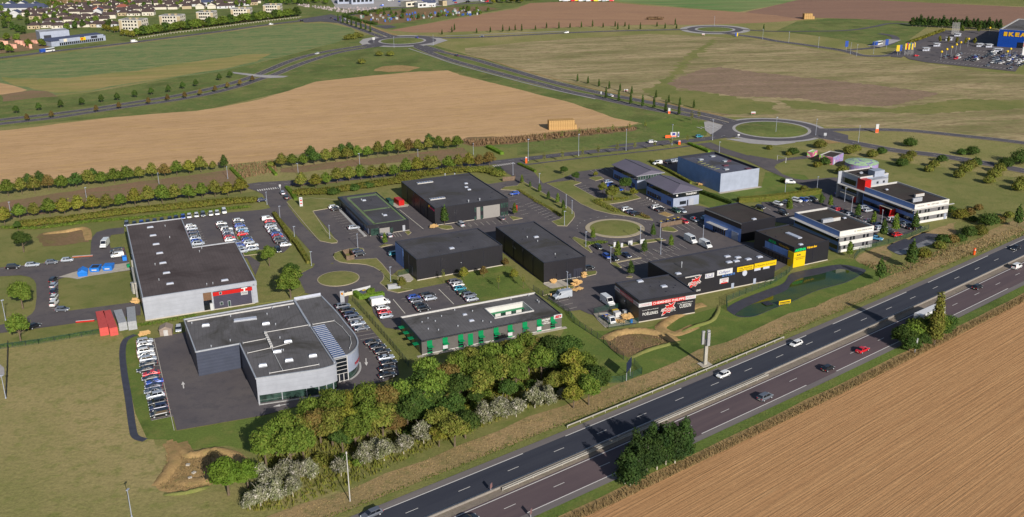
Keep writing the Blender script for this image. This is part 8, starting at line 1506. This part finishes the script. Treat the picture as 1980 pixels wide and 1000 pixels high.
P = G(677, 970); t_ = thing('lighting_column', 'tall thin pole on the verge in front of the wood', 'pole', (P.x, P.y, .05)); MB().cyl((0, 0, 0), (0, 0, 11.6), .13, .09, M_coping, 8).build('pole', t_); MB().cyl((0, 0, 11.5), (0, 0, 11.9), .2, .14, M_coping, 8).build('cap', t_)
for p, l in (((950, 952), 'at the end of the central barrier'), ((1027, 1002), 'at the bottom edge by the field')): pole_sign('motorway_sign', f'small sign seen edge-on {l}', 'sign', p, .9, 1., 2.1, plain('brown_sign_back', (120, 90, 90), .6), 1.2)
def rail(name, lab, o, s0, s1, dbl=False):
    t_ = thing(name, lab, 'guard rail', (0, 0, 0)); k = int((s1-s0)/4)
    for oo in ((o-.28, o+.28) if dbl else (o,)): MB().strip([mw(s0+(s1-s0)*i/k, oo) for i in range(k+1)], .1, .84, M_steel, .52).build('rail', t_)
    pm = MB()
    for i in range(k+1): p = mw(s0+(s1-s0)*i/k, o); pm.box(p.x-.08, p.x+.08, p.y-.08, p.y+.08, .1, .75, M_steel)
    o_ = pm.build('posts', t_); o_['kind'] = 'stuff'
rail('guard_rail', 'double steel guard rail along the central reservation', 9.3, 16, 102, True); rail('guard_rail', 'pale steel guard rail on the far verge of the motorway', -2.7, 44, 124)
bm_ = MB().strip([mw(s, 8.15) for s in S_], .3, .6, plain('weathered_barrier', (124, 118, 112), .9), .1); bm_.build('concrete_barrier', None, label='low concrete barrier beside the far carriageway of the motorway', cat='barrier')
def fence(lab, pts, hh_=1.8, m=M_fence, step=3.):
    W = Gs(pts); t_ = thing('mesh_fence', lab, 'fence', (0, 0, 0)); pm = MB(); wm = MB(); k_ = 0
    for i in range(len(W)-1):
        a, c = W[i], W[i+1]; L_ = (c-a).length; n = max(1, int(L_/step)); d_ = (c-a)/L_
        for j in range(n+1): p = a+(c-a)*(j/n); pm.box(p.x-.05, p.x+.05, p.y-.05, p.y+.05, 0, hh_+.1, M_dtrim)
        n2 = int(L_/.35)
        for j in range(n2): p = a+(c-a)*((j+.5)/n2); wm.add([(p.x-d_.x*.03, p.y-d_.y*.03, .05), (p.x+d_.x*.03, p.y+d_.y*.03, .05), (p.x+d_.x*.03, p.y+d_.y*.03, hh_), (p.x-d_.x*.03, p.y-d_.y*.03, hh_)], [(0, 1, 2, 3)], m)
        for z_ in (.1, .5, .9, 1.3, hh_): wm.strip([a, c], .05, z_, m, z_-.05)
    o = pm.build('posts', t_); o['kind'] = 'stuff'; wm.build('mesh_panels', t_)
fence('dark mesh fence between showroom and green-windowed office', zI((1105, 75), (1200, 180), (1330, 330), (1470, 500)), step=2.5); fence('green mesh fence right of the green-windowed office', [zD((1105, 540))[0], zD((1333, 690))[0], zE((200, 750))[0], zE((390, 875))[0], zE((520, 985))[0]])
fence('green mesh fence round the fireplace shop yard', zE((325, 690), (420, 785), (520, 770), (615, 750))); fence('green gate panels behind the fireplace shop yard', zE((330, 690), (430, 665), (520, 655))); fence('mesh fence along the left meadow edge', [zB((0, 900))[0], zB((300, 860))[0], zB((540, 820))[0], zB((900, 760))[0]], 1.5)
fence('black fence running down the left edge of the meadow', zH((42, 175), (38, 300), (32, 425)), 1.8, M_dtrim); fence('green fence below the white offices', z1600((400, 540), (470, 450), (720, 360), (900, 320), (1250, 210), (1500, 100))); fence('green fence beside the windowless shed terrace', z640((1180, 590), (1370, 545), (1375, 450))); fence('green fence by the loading door', z1080((110, 640), (200, 690), (205, 600)))
fence('fence round the green pond', zF((20, 670), (15, 610), (140, 560), (300, 500), (400, 440), (440, 400))) ; fence('fence corner at the billboard', zK((1210, 470), (1345, 465), (1470, 410), (1420, 350)))
def Cbox(name, lab, cat, zf, L, N, Rp, h, wm, rm, group=None, ribs=True):
    b = Bld(name, lab, cat, zf(L)[0], zf(N)[0], zf(Rp)[0], h, group=group); b.box('body', wm, 0, b.W, 0, b.D, .05, h); b.box('roof', rm, .06, b.W-.06, .06, b.D-.06, h, h+.05)
    b.box('door', wm, .1, b.W/2-.03, -.06, 0, .2, h-.15); b.box('door', wm, b.W/2+.03, b.W-.1, -.06, 0, .2, h-.15); return b
M_cred = plain('container_red', (176, 70, 64), .6, vary=.12); M_cgrey = plain('container_grey', (140, 142, 146), .6, vary=.15); M_cblue = plain('skip_blue', (30, 110, 196), .5, vary=.08)
Cbox('shipping_container', 'faded red container left of the two', 'container', zB, (747, 610), (767, 742), (836, 730), 2.5, M_cred, M_cred); Cbox('shipping_container', 'red container touching the grey one', 'container', zB, (822, 602), (845, 742), (908, 730), 2.5, M_cred, M_cred)
Cbox('shipping_container', 'grey ribbed container next to the red ones', 'container', zB, (890, 600), (915, 702), (980, 690), 2.5, M_cgrey, M_cgrey); Cbox('shipping_container', 'grey container with pale front nearest the factory', 'container', zB, (962, 580), (986, 692), (1054, 682), 2.7, M_cgrey, M_cgrey)
Cbox('red_container', 'bright red flat-roofed box between two warehouses', 'container', z650, (1020, 200), (1100, 260), (1195, 245), 2.3, M_red, M_red); Cbox('green_skip', 'green waste container behind the striped-roof building', 'container', z650, (862, 210), (930, 265), (1005, 255), 2.2, M_fence, M_fence)
def skip(lab, p, rz, tilt):
    P = G(*p); t_ = thing('blue_skip', lab, 'skip', (P.x, P.y, .15), rz, 'blue waste skips'); MB().hexa([(-1.4, -1.5, 0), (1.4, -1.5, 0), (1.4, 1.5, 0), (-1.4, 1.5, 0)], [(-1.6, -1.9, 1.5), (1.6, -1.9, 1.5), (1.6, 1.9, 1.5), (-1.6, 1.9, 1.5)], M_cblue).build('body', t_)
    if tilt == 2: MB().add([(-1.6, -1.9, 1.5), (1.6, -1.9, 1.5), (1.6, 1.9, 1.5), (-1.6, 1.9, 1.5), (0, -1.9, 2.5), (0, 1.9, 2.5)], [(0, 4, 5, 3), (1, 2, 5, 4), (0, 1, 4), (2, 3, 5)], M_cblue).build('lid', t_)
    elif tilt == 1: MB().box(-1.5, 1.5, -1.8, 1.8, 1.5, 1.62, M_cblue).build('lid', t_); MB().box(-.8, .8, -1.95, -1.9, .6, 1.0, M_wsign).build('label_plate', t_)
    else: MB().box(-1.2, 1.2, -1.4, 1.4, 1.4, 1.52, M_dtrim).build('waste_inside', t_); MB().box(-.8, .8, -1.95, -1.9, .6, 1.0, M_wsign).build('label_plate', t_)
skip('blue skip with pitched lid, leftmost on the gravel', zB((645, 330))[0], .3, 2); skip('open blue skip with dark waste inside', zB((743, 295))[0], .1, 0); skip('closed blue skip nearest the factory', zB((843, 285))[0], .1, 1)
def small(name, lab, cat, p, x, y, h, m, rz=A24, world=False, lid=None):
    P = p if world else G(*p); t_ = thing(name, lab, cat, (P.x, P.y, .2), rz); i = min(x, y)*.06
    MB().hexa([(-x+i, -y+i, 0), (x-i, -y+i, 0), (x-i, y-i, 0), (-x+i, y-i, 0)], [(-x, -y, h), (x, -y, h), (x, y, h), (-x, y, h)], m).build('body', t_); MB().box(-x-.03, x+.03, -y-.03, y+.03, h, h+.08, lid or m).build('lid', t_); return t_
small('blue_bin', 'blue bin against the factory ducts', 'bin', zB((965, 215))[0], .7, 1., 1.3, M_cblue); small('green_bin', 'green bin at the factory corner', 'bin', zB((995, 270))[0], .5, .6, 1., M_green_p)
P = G(*zB((1290, 785))[0]); t_ = thing('garden_shed', 'small grey-brown shed with pitched roof between factory and showroom', 'shed', (P.x, P.y, .1), .2); mt = plain('shed_wall', (130, 116, 106), .8)
MB().box(-1.7, 1.7, -1.4, 1.6, 0, 2, mt).build('wall', t_); MB().add([(-1.9, -1.6, 2), (1.9, -1.6, 2), (1.9, 1.8, 2), (-1.9, 1.8, 2), (0, -1.6, 2.9), (0, 1.8, 2.9)], [(0, 4, 5, 3), (1, 2, 5, 4), (0, 1, 4), (2, 3, 5)], mt).build('roof', t_); MB().box(-.6, .6, -1.45, -1.4, 0, 1.8, M_coping).build('door', t_)
def pallets(lab, p, n, seed, big=1., m=None, loose=False):
    P = G(*p); t_ = thing('timber_stack', lab, 'timber stack', (P.x, P.y, .15), A24+.2*(seed % 3)); rd = random.Random(seed)
    for i in range(n):
        x, y, z_ = rd.uniform(-1, 1)*big*.6, rd.uniform(-.6, .6)*big*.6, (i*.22 if not loose else rd.random()*.8); M_ = Matrix.Translation((x, y, z_)) @ Matrix.Rotation(rd.uniform(-.4, .4) if not loose else rd.uniform(0, 3), 4, 'Z') @ Matrix.Rotation(0 if not loose else rd.uniform(-.5, .5), 4, 'Y')
        mb = MB()
        for k in range(5): mb.box(-.6*big, .6*big, -.5*big+k*.22*big, -.36*big+k*.22*big, .1, .18, m or M_wood, M_)
        for k in (-.5, 0, .45): mb.box(k*big, (k+.1)*big, -.5*big, .52*big, 0, .1, m or M_wood, M_)
        o = mb.build('pallet', t_)
pallets('tall stack of pale pallets before the loading door', z1080((290, 690))[0], 9, 1, 1.5); pallets('low pile of pale planks before the loading door', z1080((315, 765))[0], 3, 2, 1.8); pallets('narrow upright stack beside the loading door', z1080((420, 560))[0], 9, 3, .9); pallets('crates on the slab left of the loading door', zE((70, 490))[0], 6, 4, 1.2, loose=True); pallets('leaning timber frames at the warehouse corner', z650((1700, 735))[0], 8, 5, 1.7, loose=True)
pallets('pile of cut timber beside the garden shed', zB((1115, 790))[0], 4, 6, 1.8); pallets('loose planks in the fireplace shop yard', zE((545, 720))[0], 9, 7, 1.9, loose=True); pallets('second heap of planks in the fireplace shop yard', zE((500, 745))[0], 6, 8, 1.6, loose=True); pallets('yellow and pale timber leaning on the factory corner', zB((1055, 540))[0], 8, 9, 1.6, loose=True); pallets('timber beside the plain warehouse', z3((1400, 430))[0], 5, 10, 1.5, loose=True)
small('white_crate', 'white box in the fireplace shop yard', 'crate', zE((475, 710))[0], .9, .8, 1.5, M_wsign); small('yellow_crate', 'yellow container beside the white crate', 'crate', zE((465, 688))[0], .9, .5, 1.0, M_yel); small('blue_drum', 'blue drum at the yard fence', 'drum', zE((567, 750))[0], .35, .35, .9, M_cblue); small('grey_crate', 'grey block beside the fireplace shop wall', 'crate', zE((530, 690))[0], .8, .6, 1., M_cgrey)
P = G(*z1080((285, 550))[0]); t_ = thing('forklift', 'yellow forklift in the loading door', 'forklift', (P.x, P.y, .15), R(-60)); MB().box(-1.1, .6, -.55, .55, .3, 1.1, M_yel).build('body', t_); MB().box(.65, .8, -.45, -.35, 0, 2.3, M_dtrim).box(.65, .8, .35, .45, 0, 2.3, M_dtrim).box(.8, 1.8, -.35, -.25, .05, .12, M_dtrim).box(.8, 1.8, .25, .35, .05, .12, M_dtrim).build('mast', t_); MB().box(-.8, .4, -.5, .5, 2., 2.1, M_dtrim).box(-.8, -.72, -.5, -.42, 1.1, 2, M_dtrim).box(-.8, -.72, .42, .5, 1.1, 2, M_dtrim).box(.32, .4, -.5, -.42, 1.1, 2, M_dtrim).box(.32, .4, .42, .5, 1.1, 2, M_dtrim).build('cab', t_)
for x in (-.8, .4):
    for s_ in (-1, 1): MB().cyl((x, s_*.45, .28), (x, s_*.6, .28), .28, .28, M_tyre, 10).build('wheel', t_)
def screen(lab, pts, hh_=1.7, closed=False, m=None):
    W = Gs(pts)+([Gs(pts)[0]] if closed else []); t_ = thing('timber_screen', lab, 'screen', (0, 0, 0)); m = m or plain('weathered_timber', (104, 88, 74), .9, .1, vary=.25)
    for i in range(len(W)-1): MB().strip([W[i], W[i+1]], .12, hh_, m, .1).build('panel', t_)
    for p in W: MB().box(p.x-.1, p.x+.1, p.y-.1, p.y+.1, .1, hh_+.12, m).build('post', t_)
screen('weathered timber bin store by the near roundabout', z640((205, 215), (280, 320), (405, 300), (330, 190)), 1.9, True); screen('long timber screen below the hipped-roof office', z3((1095, 755), (1260, 725), (1265, 700)), 1.7); screen('stone and timber screen right of the largest warehouse', z820((1525, 112), (1760, 92), (1760, 60)), 2.0)
screen('white wall behind the bins by the near roundabout', z640((385, 895), (690, 820)), 1.4, m=M_wsign); screen('cream wall beside the crest pylon', z640((240, 945), (300, 925), (380, 910)), 1.2, m=M_cream)
for i, p in enumerate(z640((505, 915), (535, 905), (565, 895), (595, 885))): small('wheelie_bin', f'{"yellow-lidded" if i > 1 else "dark"} wheelie bin behind the bright hedge, {nth(i)} from the left', 'bin', p, .3, .35, 1.0, P_char, lid=M_yel if i > 1 else P_char)
for i, p in enumerate(z3((1100, 730), (1150, 715), (1200, 708), (1230, 700))): small('wheelie_bin', f'yellow-lidded bin behind the long timber screen, {nth(i)} from the left', 'bin', p, .35, .4, 1.1, P_char, lid=M_yel)
P = G(*z640((1110, 810))[0]); t_ = thing('bin_shelter', 'long grey bin shelter on the lawn corner by the near roundabout', 'shelter', (P.x, P.y, .2), .3); MB().box(-2., 2., -.5, .6, 0, 1.35, M_cgrey).build('body', t_); MB().box(-2.05, 2.05, -.6, .65, 1.35, 1.45, M_coping).build('roof', t_)
for k in range(3): MB().box(-1.9+k*1.3, -.75+k*1.3, -.54, -.5, .15, 1.2, M_alu).build('door', t_)
P = G(*z3((600, 0))[0]);
for i, p in enumerate(z1080((30, 800), (105, 785), (172, 775), (250, 600))[:3]+zE((52, 585))):
    P = G(*p); t_ = thing('timber_post', f'pale timber bollard by the silver van, {nth(i)} from the left', 'bollard', (P.x, P.y, .1), 0, 'timber bollards'); MB().box(-.16, .16, -.16, .16, 0, 1.2, M_wood).build('post', t_); MB().box(-.18, .18, -.18, .18, 1.2, 1.26, M_wood).build('cap', t_)
P = G(*zB((660, 693))[0]); t_ = thing('red_barrier', 'low red and white barrier on the yard verge', 'barrier', (P.x, P.y, .1), .2); MB().box(-2.6, 2.6, -.15, .15, 0, .5, M_red).build('rail', t_); MB().box(-2.6, 2.6, -.17, .17, .5, .56, M_wsign).build('cap', t_)
P = G(*zB((640, 188))[0]); t_ = thing('low_brick_wall', 'low reddish wall beside the yard road', 'wall', (P.x, P.y, .05), .17); MB().box(-3.4, 3.4, -.25, .25, 0, .4, plain('red_brick', (150, 76, 48), .9)).build('wall', t_); MB().box(-3.45, 3.45, -.28, .28, .4, .46, M_coping).build('coping', t_)
def straw(lab, p, nx, ny, nz, sx, sy, sz, rz):
    P = G(*p); k = 0
    for z_ in range(nz):
        for x in range(nx if z_ == 0 else nx-1):
            for y in range(ny):
                c_ = Vector((math.cos(rz), math.sin(rz))); s_ = Vector((-math.sin(rz), math.cos(rz))); Q = P+c_*((x-nx/2)*sx)+s_*(y*sy); me = MB().hexa([(-sx*.48, -sy*.49, 0), (sx*.48, -sy*.49, 0), (sx*.48, sy*.49, 0), (-sx*.48, sy*.49, 0)], [(-sx*.46, -sy*.47, sz*.98), (sx*.46, -sy*.47, sz*.98), (sx*.46, sy*.47, sz*.98), (-sx*.46, sy*.47, sz*.98)], M_straw).mesh('straw_bale') if k == 0 else me0
                if k == 0: me0 = me
                link('straw_bale', me, None, f'straw bale in the {lab}, {nth(x)} from the left, {"lower" if z_ == 0 else "upper"} layer'+(f', {nth(y)} deep' if ny > 1 else ''), 'straw bale', 'bales of the '+lab, None, (Q.x, Q.y, .05+z_*sz), rz); k += 1
straw('near stubble stack', (1090, 250), 12, 2, 2, 1.25, 2.6, 2.5, R(7)); straw('far field stack', (1566, 37), 5, 2, 2, 2., 3., 2.6, R(2))
def patch(name, a, b_, c, d_):
    t = NT(name); co = t.coord('obj'); f = t.noise(co, .35, 1); v = t.mix(t.ramp(f, .42, .44), lin(a), lin(b_)); v = t.mix(t.ramp(t.noise(co, .5, 1.5), .56, .58), v, lin(c)); v = t.mix(t.ramp(t.noise(co, .8, 1), .64, .66), v, lin(d_)); return t.out(v, .7)
PM = patch('mural_paint', (124, 108, 158), (132, 120, 164), (150, 110, 140), (140, 168, 140)); PT = patch('mural_top_paint', (136, 162, 128), (146, 172, 136), (118, 110, 154), (140, 166, 132)); PK = patch('pink_mural_paint', (196, 110, 130), (170, 90, 120), (150, 190, 90), (190, 180, 190))
P = G(*z4((738, 250))[0], 3.0); t_ = thing('painted_tank', 'round water tank with lavender and pale green mural paint', 'tank', (P.x, P.y, 0)); MB().cyl((0, 0, 0), (0, 0, 3), 7.2, 7.2, PM, 40, False).build('wall', t_)
mb = MB(); n = 40; V = [(0, 0, 4.1)]+[(r_*math.cos(2*math.pi*i/n), r_*math.sin(2*math.pi*i/n), z_) for r_, z_ in ((3.5, 3.95), (7.3, 3.05)) for i in range(n)]; mb.add(V, [(0, 1+i, 1+(i+1) % n) for i in range(n)]+[(1+i, 1+n+i, 1+n+(i+1) % n, 1+(i+1) % n) for i in range(n)], PT).build('roof', t_)
b = Bld('painted_building', 'flat-roofed building with purple and pink mural walls', 'building', z4((435, 188))[0], z4((520, 215))[0], z4((600, 182))[0], 3.6); b.shell(PM, R_dark, cap=M_coping, left=PK); b.box('door', M_wsign, 1, 2, -.06, 0, 0, 2.2)
b = Bld('painted_kiosk', 'tiny pink and green painted kiosk', 'kiosk', z4((335, 165))[0], z4((362, 178))[0], z4((400, 160))[0], 2.6); b.shell(PK, plain('lime_roof', (140, 190, 90), .7), cap=M_lime if False else M_coping, left=PK)
t_ = thing('height_barrier', 'white height barrier across the lane to the painted buildings', 'barrier', (0, 0, 0)); a, c = Gs(z4((90, 240), (155, 258))); MB().cyl((a.x, a.y, 0), (a.x, a.y, 2.6), .09, .09, M_coping, 6).build('post', t_); MB().cyl((c.x, c.y, 0), (c.x, c.y, 2.6), .16, .16, M_coping, 6).build('post', t_); MB().cyl((a.x, a.y, 2.5), (c.x, c.y, 2.5), .08, .08, M_coping, 6).build('beam', t_)
for i, p in enumerate([(1200, 92), (1090, 70), (1266, 38)]): pass
P = G(1267, 39); blob('brush_heap', 'heap of brushwood on the far brown field', 'brush heap', [(1255, 38), (1278, 38)], 3, 2.4, L_scrub, 700, .8, 401)
for i, p in enumerate(zJ((55, 600), (70, 700), (100, 660))): small('stone_block', f'pale stone block in the dug basin, {nth(i)} from the top', 'stone', p, .4, .3, .25, M_concrete, .5*i)
small('pond_raft', 'dark square raft floating on the pond', 'raft', zF((278, 628))[0], 1.3, 1.3, .1, M_dtrim, .4)
